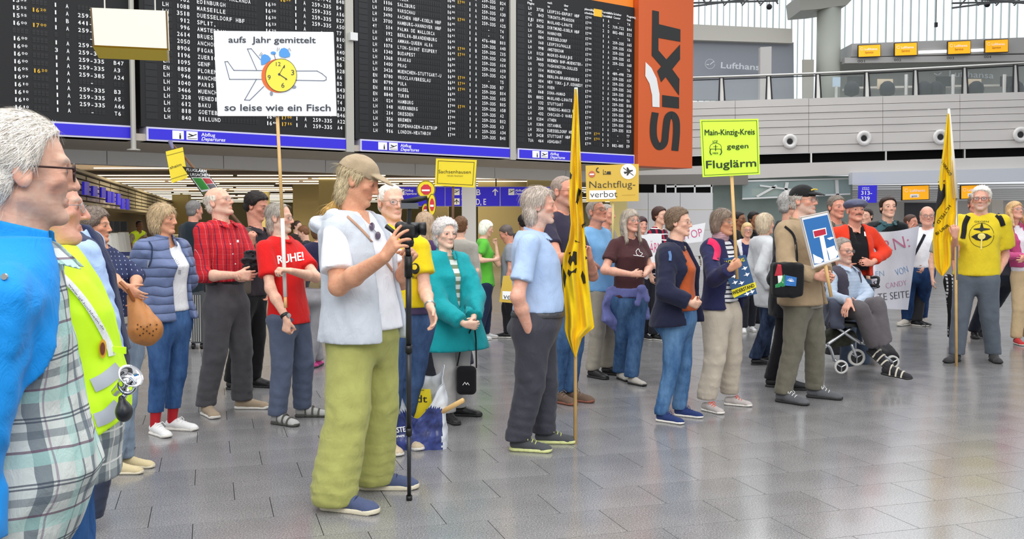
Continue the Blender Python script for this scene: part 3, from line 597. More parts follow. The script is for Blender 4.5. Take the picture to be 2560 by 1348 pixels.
# ---- right: gallery
def gy(px): return 36.9 - (px - 1775) / 785 * 2.5
def gq(pts, d=0): return [W(x, y, gy(x) + d) for x, y in pts]
def lerp(a, b, t): return a + (b - a) * t
GP = mat('gallery_panel', 'd2cdc8', .5, .1, mott=.03, mscale=.6); top = lambda x: lerp(253, 230, (x - 1775) / 785); bot = lambda x: lerp(389, 370, (x - 1775) / 785)
gal = thing('gallery_fascia', 'curved grey panelled front of the upper gallery', 'gallery front', W(2100, 390, 35)); 
rows = [0, .14, .27, .39, .52, .66, .86, 1.0]; cols = [1690, 1838, 2022, 2207, 2400, 2600, 2800]
for i in range(7):
    for j in range(6):
        a, b = cols[j] + .5, cols[j + 1] - .5; mb = MB(); mb.slab(gq([(x, top(x) + (bot(x) - top(x)) * r) for x, r in ((a, rows[i + 1] - .008), (b, rows[i + 1] - .008), (b, rows[i]), (a, rows[i]))], -.02 * (i % 2)), (0, .12, 0)); mb.build('panel', GP, gal)
def strip(name, x0, x1, f0, f1, m_, d=0, t=.1, parent=None, n=4):
    mb = MB(); xs = np.linspace(x0, x1, n + 1)
    for a, b in zip(xs[:-1], xs[1:]): mb.slab(gq([(a, f1(a)), (b, f1(b)), (b, f0(b)), (a, f0(a))], d), (0, t, 0))
    return mb.build(name, m_, parent)
strip('backing', 1690, 2800, lambda x: top(x) + 1, lambda x: bot(x) - 1, mat('joint_dark', '5f5b58', .7), .1, .1, gal)
LN = lambda a, b: (lambda x: lerp(a, b, (x - 1914) / 646))
strip('window_band', 1690, 2800, LN(386, 369), LN(411, 392), mat('dark_glass', '060607', .7, spec=.1), .25, .1, gal)
for x in (1838, 2028, 2215, 2412): strip('mullion', x - 2, x + 2, LN(386, 369), LN(411, 392), STEEL, .1, .1, gal, 1)
strip('lower_band', 1440, 2800, LN(410, 391), LN(445, 420), GP, 0, .3, gal)
for i, (x, y) in enumerate(((1974, 354), (2159, 346), (2350, 343), (2550, 337))):
    c = W(x, y, gy(x) - .05); rt = thing('air_nozzle', 'round white air nozzle on the gallery front, %s' % ('right of the bright green placard', 'above the tan jacket man', 'behind the tip of the right flag', 'cut by the right photo edge')[i], 'air vent', c, 'air nozzles of the gallery')
    mb = MB(); mb.lathe(c, [(.2, .02), (.27, -.03), (.27, -.08), (.21, -.12), (.15, -.1), (.11, -.04), (.1, .03)], (0, 1, 0)); mb.build('ring', mat('nozzle_white', 'ebe7e3', .4), rt, True)
    mb = MB(); mb.lathe(c + (0, -.05, 0), [(.005, -.0), (.1, .0), (.1, .01)], (0, 1, 0)); mb.build('opening', BLACK, rt)
# gallery deck, railing
mb = MB(); a = W(1690, 250, gy(1690)); b = W(2800, 232, gy(2700)); DECKZ = a[2] - .15; mb.box(((a[0] + b[0]) / 2, 45.3, a[2] - .25), (b[0] - a[0] + 2, 15.6, .2)); o = mb.build('trim_3', mat('deck', '8f8c88', .7)); o['kind'] = 'structure'
rail = thing('gallery_railing', 'glass railing with steel handrail along the upper gallery', 'railing', W(2100, 236, 35.5)); hr = lambda x: lerp(196, 158, ((x - 1690) / 870)) + 3 * math.sin((x - 1690) / 870 * PI)
mb = MB(); mb.tube([W(x, hr(x), gy(x) + .1) for x in np.linspace(1690, 2760, 14)], .045, 8); mb.build('handrail', STEEL, rail, True)
mb = MB(); mb.tube([W(x, hr(x) + 6, gy(x) + .15) for x in np.linspace(1690, 2760, 14)], .02, 6); mb.build('cable', DARK, rail)
for x in (1805, 1923, 2046, 2168, 2290, 2413, 2540):
    mb = MB(); mb.slab(gq([(x - 4, top(x)), (x + 4, top(x)), (x + 4, hr(x)), (x - 4, hr(x))], .12), (0, .03, 0)); mb.build('post', STEEL, rail); mb = MB()
    for d in (-8, 7): mb.tube([W(x + d, top(x), gy(x) + .1), W(x + d * .6 - 1, hr(x) + 3, gy(x) + .1)], .028, 6)
    mb.build('bracket', DARK, rail)
GLASS = mat('clear_glass', 'e6f2ee', .05, alpha=.07, spec=.6)
strip('glass_pane', 1690, 2800, lambda x: hr(x) + 5, lambda x: top(x), GLASS, .14, .015, rail, 9)
# translucent daylight wall with mullions
def dwall():
    m_, t, b = newmat('frosted_daylight'); b.inputs['Base Color'].default_value = (.8, .85, .87, 1); b.inputs['Emission Color'].default_value = (.90, .97, 1, 1); b.inputs['Emission Strength'].default_value = .72; b.inputs['Roughness'].default_value = .3; return m_
FD = dwall()
y0 = 52.; a, b = W(1600, 100, y0), W(2760, 100, y0); zt = W(2000, -120, y0)[2]
mb = MB(); mb.box(((a[0] + b[0]) / 2, y0 + .2, (6 + zt) / 2), (b[0] - a[0], .1, zt - 6)); o = mb.build('window_1', FD); o['kind'] = 'structure'; MUL = mat('mullion_grey', 'c4ccca', .6); x = 1700.; k = 0
while x < 2750:
    q = W(x, 100, y0); mb = MB(); mb.box((q[0], y0 + .05, (6 + zt) / 2), (.035 if k % 3 else .06, .12, zt - 6)); mb.build('mullion', MUL, o); x += 15.5 if x < 2000 else 20.5; k += 1
# grey airline walls on the gallery
def gslab(name, pts, Y, m_, t=.2, label=None, cat=None, parent=None):
    o = slabY(pts, Y, t, m_, name, parent)
    if label: tag(o, label, cat)
    return o
gslab('partition', [(1680, 250), (1985, 250), (1984, 106), (1680, 94)], 44, mat('airline_grey', '8c9098', .6), .3, 'grey gallery wall bearing the airline name, right of orange panel', 'wall')
gslab('bulkhead', [(1680, 98), (1981, 108), (1981, 72), (1680, 58)], 43.6, mat('bulkhead_beige', 'c4c0b6', .6), .3, 'beige bulkhead above the grey airline wall', 'bulkhead')
gslab('pillar', [(1900, 250), (1928, 250), (1929, 116), (1901, 118)], 41, mat('slab_grey', 'adaaa6', .6), .3, 'flat pale pillar in front of the airline name', 'pillar')
gslab('door_leaf', [(2007, 245), (2034, 245), (2035, 149), (2007, 149)], 42, mat('leaf', '98958a', .6), .1, 'narrow beige panel left of the round gallery column', 'panel')
LM = Plane(W(1800, 170, 43.6), (0, -1, 0)); m = MB(); text(m, LM, 'Lufthansa', (1802, 170), (1912, 176), 15, .012, .1)
ribbon(m, LM, ellipse(1775, 160, 12, 12, 20, 0, 2 * PI), .9, .1, 1); dline(m, LM, [(1767, 161), (1774, 162), (1784, 154)], 2, .1)
tag(m.build('wall_lettering', mat('silver_print', 'c9ccd2', .5)), 'silver airline name and crane emblem on the left gallery wall', 'lettering')
# round column
cc = W(2070, 200, 42.5); rt = thing('column', 'thick round grey column on the gallery with flared head', 'column', (cc[0], 42.5, 6.05)); mb = MB(); mb.lathe((cc[0], 42.5, 6.05), [(.5, 0), (.5, 5.0)], n=32); mb.build('shaft', mat('column_grey', 'a3a69c', .5), rt, True)
mb = MB(); mb.slab([W(2002, 26, 42), W(2052, 22, 42), W(2118, 12, 42), W(2140, -12, 42), W(1998, -12, 42)], (0, 2, 0)); mb.build('head', mat('column_head', '9a9890', .6), rt)
# service counter with yellow screens
ctr = thing('service_counter', 'grey service counter with canopy numbered 001 to 004 on the gallery', 'counter', W(2350, 240, 43))
gslab('canopy', [(2128, 142), (2600, 132), (2600, 92), (2130, 109)], 42.0, mat('canopy_grey', 'a09e9c', .5), 1.5, parent=ctr)
gslab('back_wall', [(2100, 250), (2640, 250), (2640, 130), (2100, 142)], 44.5, mat('back_grey', '83857f', .6), .2, parent=ctr)
gslab('lower_canopy', [(2112, 158), (2600, 152), (2600, 136), (2112, 144)], 41.8, mat('canopy_grey', 'a09e9c', .5), .4, parent=ctr)
gslab('lit_edge', [(2297, 134), (2470, 128), (2470, 121), (2297, 127)], 41.9, mat('lit_white', 'ffffff', .5, emit=.9), .05, parent=ctr)
CM = Plane(W(2300, 170, 41.6), (0, -1, 0)); m = MB()
for x, y, n in ((2144, 156, '001'), (2235, 153, '002'), (2367, 148, '003'), (2460, 145, '004')): text(m, CM, n, (x, y), (x + 18, y), 6, .02, .05)
m.build('lettering', PRINTK, ctr)
CM2 = Plane(W(2300, 170, 44.4), (0, -1, 0)); m = MB(); text(m, CM2, 'Lufthansa', (2373, 191), (2484, 196), 15, .015, .1); dline(m, CM2, [(2336, 184), (2345, 188), (2353, 182)], 2.5, .1); m.build('airline_name', mat('silver_print', 'c9ccd2', .5), ctr)
def yscreen(pts, Y, label, big=1, second='Service', box=0):
    (x0, y0), (x1, y1) = pts; rt = thing('airline_screen', label, 'screen', W(x0, y1, Y), 'yellow airline screens')
    slabY([(x0 - 1.5, y1 + 1.5), (x1 + 1.5, y1 - .5), (x1 + 1, y0 - 4), (x0 - 1, y0 - 2)], Y, .12, DARK, 'housing', rt); slabY([(x0, y1), (x1, y1 - 2), (x1, y0 - 2.5), (x0, y0)], Y - .03, .04, SIGNY, 'display', rt)
    M = Plane(W(x0, y0, Y - .05), (0, -1, 0)); m = MB(); w = x1 - x0; h = y1 - y0; text(m, M, 'Lufthansa', (x0 + .28 * w, y0 + .42 * h), (x0 + .86 * w, y0 + .38 * h), h * .2, .02, .02)
    ribbon(m, M, ellipse(x0 + .14 * w, y0 + .3 * h, h * .12, h * .12, 12, 0, 2 * PI), .8, .02, 1)
    if box: dpoly(m, M, [(x0 + .28 * w, y0 + .83 * h), (x0 + .62 * w, y0 + .81 * h), (x0 + .62 * w, y0 + .56 * h), (x0 + .28 * w, y0 + .58 * h)], .02)
    m.build('lettering', PRINTW, rt); m = MB()
    if not box: text(m, M, second, (x0 + .3 * w, y0 + .7 * h), (x0 + .68 * w, y0 + .66 * h), h * .18, .01, .02)
    else: text(m, M, 'gate', (x0 + .34 * w, y0 + .77 * h), (x0 + .55 * w, y0 + .76 * h), h * .12, .02, .03)
    m.build('small_lettering', mat('brown_print', '7a4a00', .6), rt)
for (x0, y0, x1, y1), n in (((2147, 114, 2201, 142), 'leftmost'), ((2238, 109, 2292, 139), 'second'), ((2371, 105, 2426, 135), 'third'), ((2464, 101, 2520, 131), 'rightmost')): yscreen(((x0, y0), (x1, y1)), 41.6, n + ' of the four yellow airline service screens on the gallery')
# things behind the railing
NV = mat('chair_navy', '15151f', .8); BEIGE = mat('chair_wood', 'c9b79a', .6)
for i, x in enumerate((2129, 2218, 2310, 2340, 2440, 2540)):
    c = W(x, 232, 39.5); rt = thing('office_chair', 'dark office chair behind the gallery railing, %s' % ('beside the leaflet stand', 'second from the left with pale shell', 'left of a monitor', 'right chair of the middle pair', 'fifth from the left with pale shell', 'near the right edge')[i], 'chair', c, 'office chairs on the gallery')
    mb = MB(); mb.lathe(c + (0, 0, -.15), [(.05, 0), (.27, .08), (.3, .3), (.26, .48), (.12, .6), (.01, .62)], n=16); mb.build('backrest', NV, rt, True)
    mb = MB(); mb.tube([c + (0, 0, .05), (c[0], c[1], DECKZ)], .04, 8); mb.lathe((c[0], c[1], DECKZ), [(.28, 0), (.28, .04), (.05, .07)], n=12); mb.build('base', DARK, rt)
    if i in (1, 4): mb = MB(); mb.box(c + (0, .25, .38), (.62, .05, .4)); mb.build('shell', BEIGE, rt)
for i, x in enumerate((2137, 2362, 2520)):
    c = W(x, 205, 40); rt = thing('monitor', 'black computer monitor on the gallery desk, %s' % ('left end', 'middle', 'right end')[i], 'monitor', c); mb = MB(); mb.box(c + (0, 0, .02), (.62 if i != 1 else .72, .06, .4)); mb.build('screen', BLACK, rt); mb = MB(); mb.box(c + (0, .05, -.35), (.1, .06, .35)); mb.build('foot', DARK, rt)
mb = MB(); a, b = W(2120, 215, 40.6), W(2600, 205, 40.6); mb.slab([W(2120, 222, 40.6), W(2600, 214, 40.6), W(2600, 209, 40.6), W(2120, 217, 40.6)], (0, .7, 0)); tag(mb.build('desk_top', mat('desk_pale', 'b9b4ab', .5)), 'pale desk running behind the gallery railing', 'desk')
for x in (2265, 2382, 2510): c = W(x, 225, 38.6); mb = MB(); mb.tube([c + (0, 0, -.2), c + (0, 0, .6)], .07, 10); tag(mb.build('queue_post', STEEL), 'short steel queue post on the gallery, ' + {2265: 'left one', 2382: 'middle one', 2510: 'right one'}[x], 'post', 'queue posts on the gallery')
c = W(2091, 215, 38.5); rt = thing('leaflet_stand', 'small leaflet stand with pale blue sign on the gallery', 'stand', c + (0, 0, -.4)); mb = MB(); mb.tube([c + (0, 0, -.5), c + (0, 0, .0)], .06, 8); mb.build('pole', STEEL, rt); mb = MB(); mb.box(c + (0, 0, .15), (.3, .03, .38)); mb.build('sign', mat('pale_blue', 'a9bccb', .5), rt)
# roof truss bits top right
TR = mat('truss_grey', '5a5c5c', .6); 
for k, (xs, lab) in enumerate((((1700, 1945), 'dark roof truss above the orange panel'), ((2380, 2620), 'dark roof truss at the top right corner'))):
    mb = MB(); x0, x1 = xs; Y = 30
    mb.tube([W(x0, 20, Y), W(x1, -12, Y)], .03, 6); mb.tube([W(x0, 8, Y), W(x1, 2, Y)], .03, 6); mb.tube([W(x0, -8, Y), W(x1, 12 if k else -6, Y)], .04, 6)
    for x in np.arange(x0 + 20, x1, 45): mb.tube([W(x, 14, Y), W(x + 28, -16, Y)], .025, 6); mb.tube([W(x + 28, -16, Y), W(x + 45, 10, Y)], .025, 6)
    tag(mb.build('roof_truss', TR), lab, 'truss')
for x, y, l in ((1923, 17, 'right of the left truss'), (2468, 11, 'under the right truss')):
    c = W(x, y, 30.5); rt = thing('roof_lamp', 'small dark round lamp hanging ' + l, 'lamp', c); mb = MB(); a = np.linspace(0, PI, 8); mb.lathe(c, [(.09 * math.sin(t) + .001, -.09 * math.cos(t)) for t in a]); mb.build('globe', DARK, rt, True); mb = MB(); mb.tube([c, c + (0, 0, .5)], .012, 5); mb.build('cord', DARK, rt)
c = W(2340, 62, 31); rt = thing('hanging_sensor', 'small device on a long cable before the daylight wall', 'sensor', c); mb = MB(); mb.tube([c, c + (0, 0, 1.2)], .012, 5); mb.build('cable', DARK, rt); mb = MB(); mb.box(c, (.08, .08, .14)); mb.build('box', DARK, rt)

# ---- ground floor right, under the gallery
gslab('wall_right', [(2120, 760), (2760, 760), (2760, 470), (2120, 478)], 38.5, mat('shutter_back', 'b9b5af', .6), .3)['kind'] = 'structure'
o = bpy.data.objects['wall_right']; SLAT = mat('shutter_slat', 'd0cfcd', .5, .2)
for k in range(8):
    y = 463 + k * 5.3; slabY([(2130, y + 4.3), (2700, y - 5 + 4.3), (2700, y - 5), (2130, y)], 37.6, .08, SLAT, 'slat', o)
strip('counter_fascia', 2131, 2800, lambda x: lerp(431, 420, (x - 2140) / 420), lambda x: lerp(461, 453, (x - 2140) / 420), mat('fascia_blue_grey', 'cdd1d8', .45), -.3, .4)
tag(bpy.data.objects['counter_fascia'], 'blue-grey fascia above the shutters and yellow screens', 'fascia')
yscreen(((2257, 466), (2322, 500)), 35.2, 'yellow airline screen above the bald man with the banner', box=1); yscreen(((2404, 465), (2458, 497)), 34.8, 'yellow airline screen partly behind the yellow tee man', box=1)
rt = thing('counter_number_sign', 'blue sign reading 313-339 above the flat cap man', 'sign', W(2170, 507, 35)); slabY([(2148, 507), (2192, 507), (2193, 463), (2149, 464)], 35, .15, SIGNBLUE, 'panel', rt)
M = Plane(W(2170, 480, 34.97), (0, -1, 0)); m = MB(); text(m, M, '313-', (2153, 487), (2180, 487), 9.5, .03, .01); text(m, M, '339', (2153, 501), (2174, 501), 9.5, .03, .01); text(m, M, 'CHECK-IN', (2155, 471), (2173, 471), 3, .01, .01); text(m, M, 'Schalter', (2155, 475), (2174, 475), 3, .01, .01); m.build('lettering', PRINTW, rt)
gslab('info_screen', [(2263, 560), (2345, 560), (2345, 507), (2263, 507)], 37.4, mat('screen_dark', '15131c', .2), .1, 'dark information screen behind the bald man', 'screen')
gslab('column_low', [(2480, 700), (2508, 700), (2508, 500), (2480, 500)], 37, mat('pillar_pale', 'c9c1b4', .6), .2, 'pale pillar behind the yellow tee man', 'pillar')
# glass shopfront and pale partition
GREEN = mat('green_glass_wall', '8b9a93', .25, mott=.12, mscale=.8)
gslab('shop_front', [(1782, 760), (2131, 760), (2131, 440), (1782, 440)], 37.5, GREEN, .2, 'dim green glass shopfront behind the crowd', 'shopfront')
rt = thing('shopfront_reflection', 'pale glass canopy band with white frame above the shopfront', 'canopy', W(1990, 500, 36.5)); slabY([(1856, 499), (2126, 487), (2126, 446), (1856, 453)], 36.5, .03, mat('pale_reflection', 'b5c9c6', .15, alpha=.55), 'pane', rt)  # bright reflection strip on the shop glass, put in as a pale pane
for q in ([(1856, 499), (2126, 487), (2126, 483), (1856, 495)], [(1856, 455), (2126, 448), (2126, 445), (1856, 451)], [(1890, 490), (1940, 462), (1944, 466), (1894, 494)], [(1958, 494), (1966, 494), (1972, 456), (1964, 456)], [(2090, 488), (2098, 488), (2096, 450), (2088, 450)], [(1900, 462), (1990, 474), (1990, 478), (1900, 466)]): slabY(q, 36.4, .05, WHITE, 'frame_bar', rt)
slabY([(1880, 490), (1945, 488), (1945, 470), (1880, 472)], 37.3, .05, mat('warm_lit', 'cfc59a', .6, emit=.15), 'lit_panel', rt)
PWALL = mat('partition_grey', 'e0dfe0', .6); rt = thing('partition_wall', 'pale grey panelled wall behind the Nachtflugverbot placard', 'wall', W(1680, 700, 31))
for r, (ya, yb) in enumerate(((482, 524), (525, 575), (576, 640), (641, 760))): 
    for a, b in ((1540, 1620), (1621, 1700), (1701, 1782)): slabY([(a, yb), (b, yb), (b, ya), (a, ya)], 31, .15, PWALL, 'panel', rt)
slabY([(1540, 482), (1782, 482), (1782, 462), (1540, 460)], 31.2, .05, mat('dark_glass', '060607', .7, spec=.1), 'window_band', rt)
for x, w in ((1638, 5), (1665, 2), (1689, 4), (1737, 4), (1779, 4)): slabY([(x - w / 2, 482), (x + w / 2, 482), (x + w / 2, 462), (x - w / 2, 462)], 31.1, .05, WHITE, 'mullion', rt)
slabY([(1665, 469), (1782, 467), (1782, 462), (1665, 464)], 31.1, .05, WHITE, 'mullion', rt)
gslab('partition', [(1525, 740), (1568, 740), (1568, 495), (1525, 495)], 30, mat('yellow_wall', 'e8d690', .6), .1, 'yellowish wall strip right of the light blue tee man', 'wall')
gslab('soffit', [(1440, 468), (1870, 462), (1870, 434), (1440, 440)], 36.2, mat('soffit_dark', '86807a', .7), .2, 'dark soffit beneath the bright green placard', 'soffit')
# ================================================================== SHAPING SOFT FORMS
f32 = np.float32
def smin(a, b, k):
    h = np.clip(.5 + .5 * (b - a) / k, 0, 1); return b + (a - b) * h - k * h * (1 - h)
def smax(a, b, k): return -smin(-a, -b, k)
def cone(P, a, b, ra, rb):
    a = np.asarray(a, f32); ba = np.asarray(b, f32) - a; pa = P - a
    h = np.clip(pa @ ba / max(float(ba @ ba), 1e-9), 0, 1); return np.linalg.norm(pa - h[:, None] * ba, axis=1) - (ra + (rb - ra) * h)
def ell(P, c, r, R=None):
    q = P - np.asarray(c, f32)
    if R is not None: q = q @ np.asarray(R, f32)
    r = np.asarray(r, f32); k0 = np.linalg.norm(q / r, axis=1); k1 = np.linalg.norm(q / (r * r), axis=1); return k0 * (k0 - 1) / (k1 + 1e-6)
def sdbox(P, c, h, R=None, r=.01):
    q = P - np.asarray(c, f32)
    if R is not None: q = q @ np.asarray(R, f32)
    q = np.abs(q) - (np.asarray(h, f32) - r); return np.linalg.norm(np.maximum(q, 0), axis=1) + np.minimum(q.max(1), 0) - r
def folds(P, amp, lam, seed, an=(1, 1, .5)):
    rg = np.random.RandomState(seed); Q = P * np.asarray(an, f32) * (2 * PI / lam); o = 0
    w = np.stack([np.sin(Q[:, 1] * .5 + Q[:, 2] * .4 + seed), np.sin(Q[:, 2] * .45 + Q[:, 0] * .5 + 2 * seed), np.sin(Q[:, 0] * .4 + Q[:, 1] * .6 + 3 * seed)], 1)
    Q = Q + 1.1 * w
    for i in range(4):
        k = rg.randn(3); k /= np.linalg.norm(k); o = o + np.sin(Q @ (k * (.6 + .35 * i)).astype(f32) + rg.rand() * 6) * (1 / (1 + .4 * i))
    return o * amp * .5
_E = [(0, 1), (2, 3), (4, 5), (6, 7), (0, 2), (1, 3), (4, 6), (5, 7), (0, 4), (1, 5), (2, 6), (3, 7)]
def mesh_sdf(f, lo, hi, h):
    lo = np.asarray(lo, float) - 2 * h; hi = np.asarray(hi, float) + 2 * h; B = 4
    nb = np.ceil((hi - lo) / (h * B)).astype(int) + 1
    g = np.stack(np.meshgrid(*[np.arange(n) for n in nb], indexing='ij'), -1).reshape(-1, 3)
    cen = (lo + (g * B + (B - 1) / 2) * h).astype(f32); dc = f(cen)
    act = np.abs(dc) < B * h * 1.25 + .012
    V6 = np.empty((len(g), B * B * B), f32); V6[:] = np.where(dc < 0, -1, 1)[:, None]
    off = np.stack(np.meshgrid(*[np.arange(B)] * 3, indexing='ij'), -1).reshape(-1, 3)
    ga = g[act]
    if not len(ga): return np.zeros((0, 3)), np.zeros((0, 4), int)
    pts = (lo + (ga[:, None, :] * B + off[None]) * h).reshape(-1, 3).astype(f32)
    V6[act] = f(pts).reshape(len(ga), -1)
    D = V6.reshape(nb[0], nb[1], nb[2], B, B, B).transpose(0, 3, 1, 4, 2, 5).reshape(nb[0] * B, nb[1] * B, nb[2] * B)
    ins = D < 0; cs = [(i, j, k) for i in (0, 1) for j in (0, 1) for k in (0, 1)]; n = D.shape
    s = sum(ins[i:n[0] - 1 + i, j:n[1] - 1 + j, k:n[2] - 1 + k].astype(np.int8) for i, j, k in cs)
    am = (s > 0) & (s < 8); idx = np.full(am.shape, -1, np.int64); ijk = np.argwhere(am); idx[am] = np.arange(len(ijk))
    c = np.stack([D[ijk[:, 0] + i, ijk[:, 1] + j, ijk[:, 2] + k] for i, j, k in cs], 1); cp = np.array(cs, float)
    acc = np.zeros((len(ijk), 3)); cnt = np.zeros(len(ijk))
    for a, b in _E:
        m = (c[:, a] < 0) != (c[:, b] < 0); t = np.where(m, c[:, a] / np.where(m, c[:, a] - c[:, b], 1), 0)
        acc += m[:, None] * (cp[a] + t[:, None] * (cp[b] - cp[a])); cnt += m
    V = lo + (ijk + acc / cnt[:, None]) * h; F = []
    for ax in range(3):
        o1, o2 = [(1, 2), (2, 0), (0, 1)][ax]; sh = [0, 0, 0]; sh[ax] = 1
        A = ins[tuple(slice(0, n[d] - sh[d]) for d in range(3))]; Bm = ins[tuple(slice(sh[d], n[d]) for d in range(3))]
        e = np.argwhere(A != Bm); e = e[(e[:, o1] > 0) & (e[:, o2] > 0) & (e[:, o1] < n[o1] - 1) & (e[:, o2] < n[o2] - 1)]
        d1 = np.zeros(3, int); d1[o1] = 1; d2 = np.zeros(3, int); d2[o2] = 1
        q = np.stack([idx[tuple((e - d1 - d2).T)], idx[tuple((e - d2).T)], idx[tuple(e.T)], idx[tuple((e - d1).T)]], 1)
        fl_ = ~A[tuple(e.T)]; q[fl_] = q[fl_][:, ::-1]; F.append(q)
    F = np.concatenate(F); F = F[(F >= 0).all(1)]; return V, F
def solid(name, f, lo, hi, h, m, parent, colf=None, label=None):
    V, F = mesh_sdf(f, lo, hi, h)
    if not len(F): return None
    return link_mesh(name, V, F, m, parent, True, colf(V) if colf else None, label)
class OnSoft:
    """mapper: prints laid onto a soft surface"""
    def __init__(s, f, Y): s.f = f; s.Y = Y
    def __call__(s, P, off=.003):
        r = rays(P); n = r / np.linalg.norm(r, axis=1)[:, None]; p = EYE + r * ((s.Y - .45) / r[:, 1])[:, None]; tot = np.zeros(len(p))
        for _ in range(45):
            d = s.f(p.astype(f32)).astype(float); d = np.clip(d * .75, -.02, .2); d = np.where(tot > .8, 0, d); p = p + n * d[:, None]; tot += d
        return p - n * (off + .002)
def bb(pts, m):
    pts = np.asarray(pts); return pts.min(0) - m, pts.max(0) + m
def rotm(yaw, pitch=0, roll=0):
    """columns: right, forward, up of something facing yaw (0 = towards the camera, 90 = to the right)"""
    th = math.radians(yaw); f = np.array([math.sin(th), -math.cos(th), 0]); r = np.array([-math.cos(th), -math.sin(th), 0]); u = np.array([0, 0, 1.])
    p = math.radians(pitch); f2 = f * math.cos(p) + u * math.sin(p); u2 = u * math.cos(p) - f * math.sin(p)
    q = math.radians(roll); r2 = r * math.cos(q) + u2 * math.sin(q); u3 = u2 * math.cos(q) - r * math.sin(q); return np.stack([r2, f2, u3], 1)
# ------------------------------------------------------------------ heads
def head_f(jaw=1., nose=1., cheek=1., fat=0., eyes=1, beard=0, ears=1, age=1):
    def f(q):
        X = np.abs(q[:, 0]); Q = np.stack([X, q[:, 1], q[:, 2]], 1).astype(f32)
        d = ell(Q, (0, -.014, .036), (.075, .096, .080))
        d = smin(d, ell(Q, (0, .028, -.018), (.058 + fat, .063, .085)), .02)
        d = smin(d, cone(Q, (.046 * jaw + fat, -.005, -.055), (.014 * jaw, .066, -.098), .021 + fat, .017), .026)
        d = smin(d, ell(Q, (0, .076, -.099), (.019 * jaw, .016, .015)), .015)
        if fat: d = smin(d, ell(Q, (0, .03, -.1), (.045 + fat, .045, .025 + fat)), .03)
        d = smin(d, ell(Q, (.040 * cheek, .058, -.024), (.022, .021, .020)), .018)
        d = smin(d, cone(Q, (.004, .087, .022), (.042, .070, .021), .0085, .008), .014)
        d = smax(d, -ell(Q, (.032, .097, .001), (.0175, .016, .0115)), .012)
        d = smax(d, -ell(Q, (.058, .075, -.055), (.012, .02, .022)), .02)
        d = smin(d, ell(Q, (.032, .0735, 0), (.0155, .0125, .0135)), .004)
        if eyes: d = smax(d, -ell(Q, (.0325, .089, -.0005), (.0138, .012, .0044 * eyes)), .0015)
        n0 = .098 + .008 * nose
        d = smin(d, cone(Q, (0, .088, .012), (0, n0, -.031), .0075, .0105), .009)
        d = smin(d, ell(Q, (.0115, .092 + .003 * nose, -.036), (.0078, .010, .0075)), .006)
        d = smax(d, -ell(Q, (.007, .099 + .003 * nose, -.0425), (.0038, .006, .004)), .003)
        d = smin(d, cone(Q, (0, .0875, -.0610), (.020, .0805, -.0640), .0056, .0035), .005)
        d = smin(d, cone(Q, (0, .0862, -.0712), (.017, .0805, -.0685), .0064, .0045), .005)
        d = smax(d, -cone(Q, (0, .0945, -.0662), (.023, .085, -.0668), .0022, .0022), .0035)
        if age: d = smax(d, -cone(Q, (.016, .098, -.040), (.031, .080, -.070), .0028, .002), .007)
        if ears:
            e = ell(Q, (.078, -.012, -.006), (.0085, .020, .033), rotm(0, -12)[:, [0, 1, 2]] * np.array([-1, -1, 1]))
            e = smax(e, -ell(Q, (.087, -.006, -.002), (.007, .011, .020)), .005); d = smin(d, e, .006)
        if beard: d = smin(d, ell(Q, (0, .062, -.095), (.034, .026, .024 + .01 * beard)), .015)
        return d
    return f
def hairline(z, rec=0., low=-.07):
    zz = [-.13, -.075, -.04, -.018, .0, .02, .045, .062, .08, .11]; yy = [-.06, -.05, -.03, -.022, .004, .022, .03, .048 - rec, .075 - rec, .1 - rec]
    return np.interp(z, zz, yy)
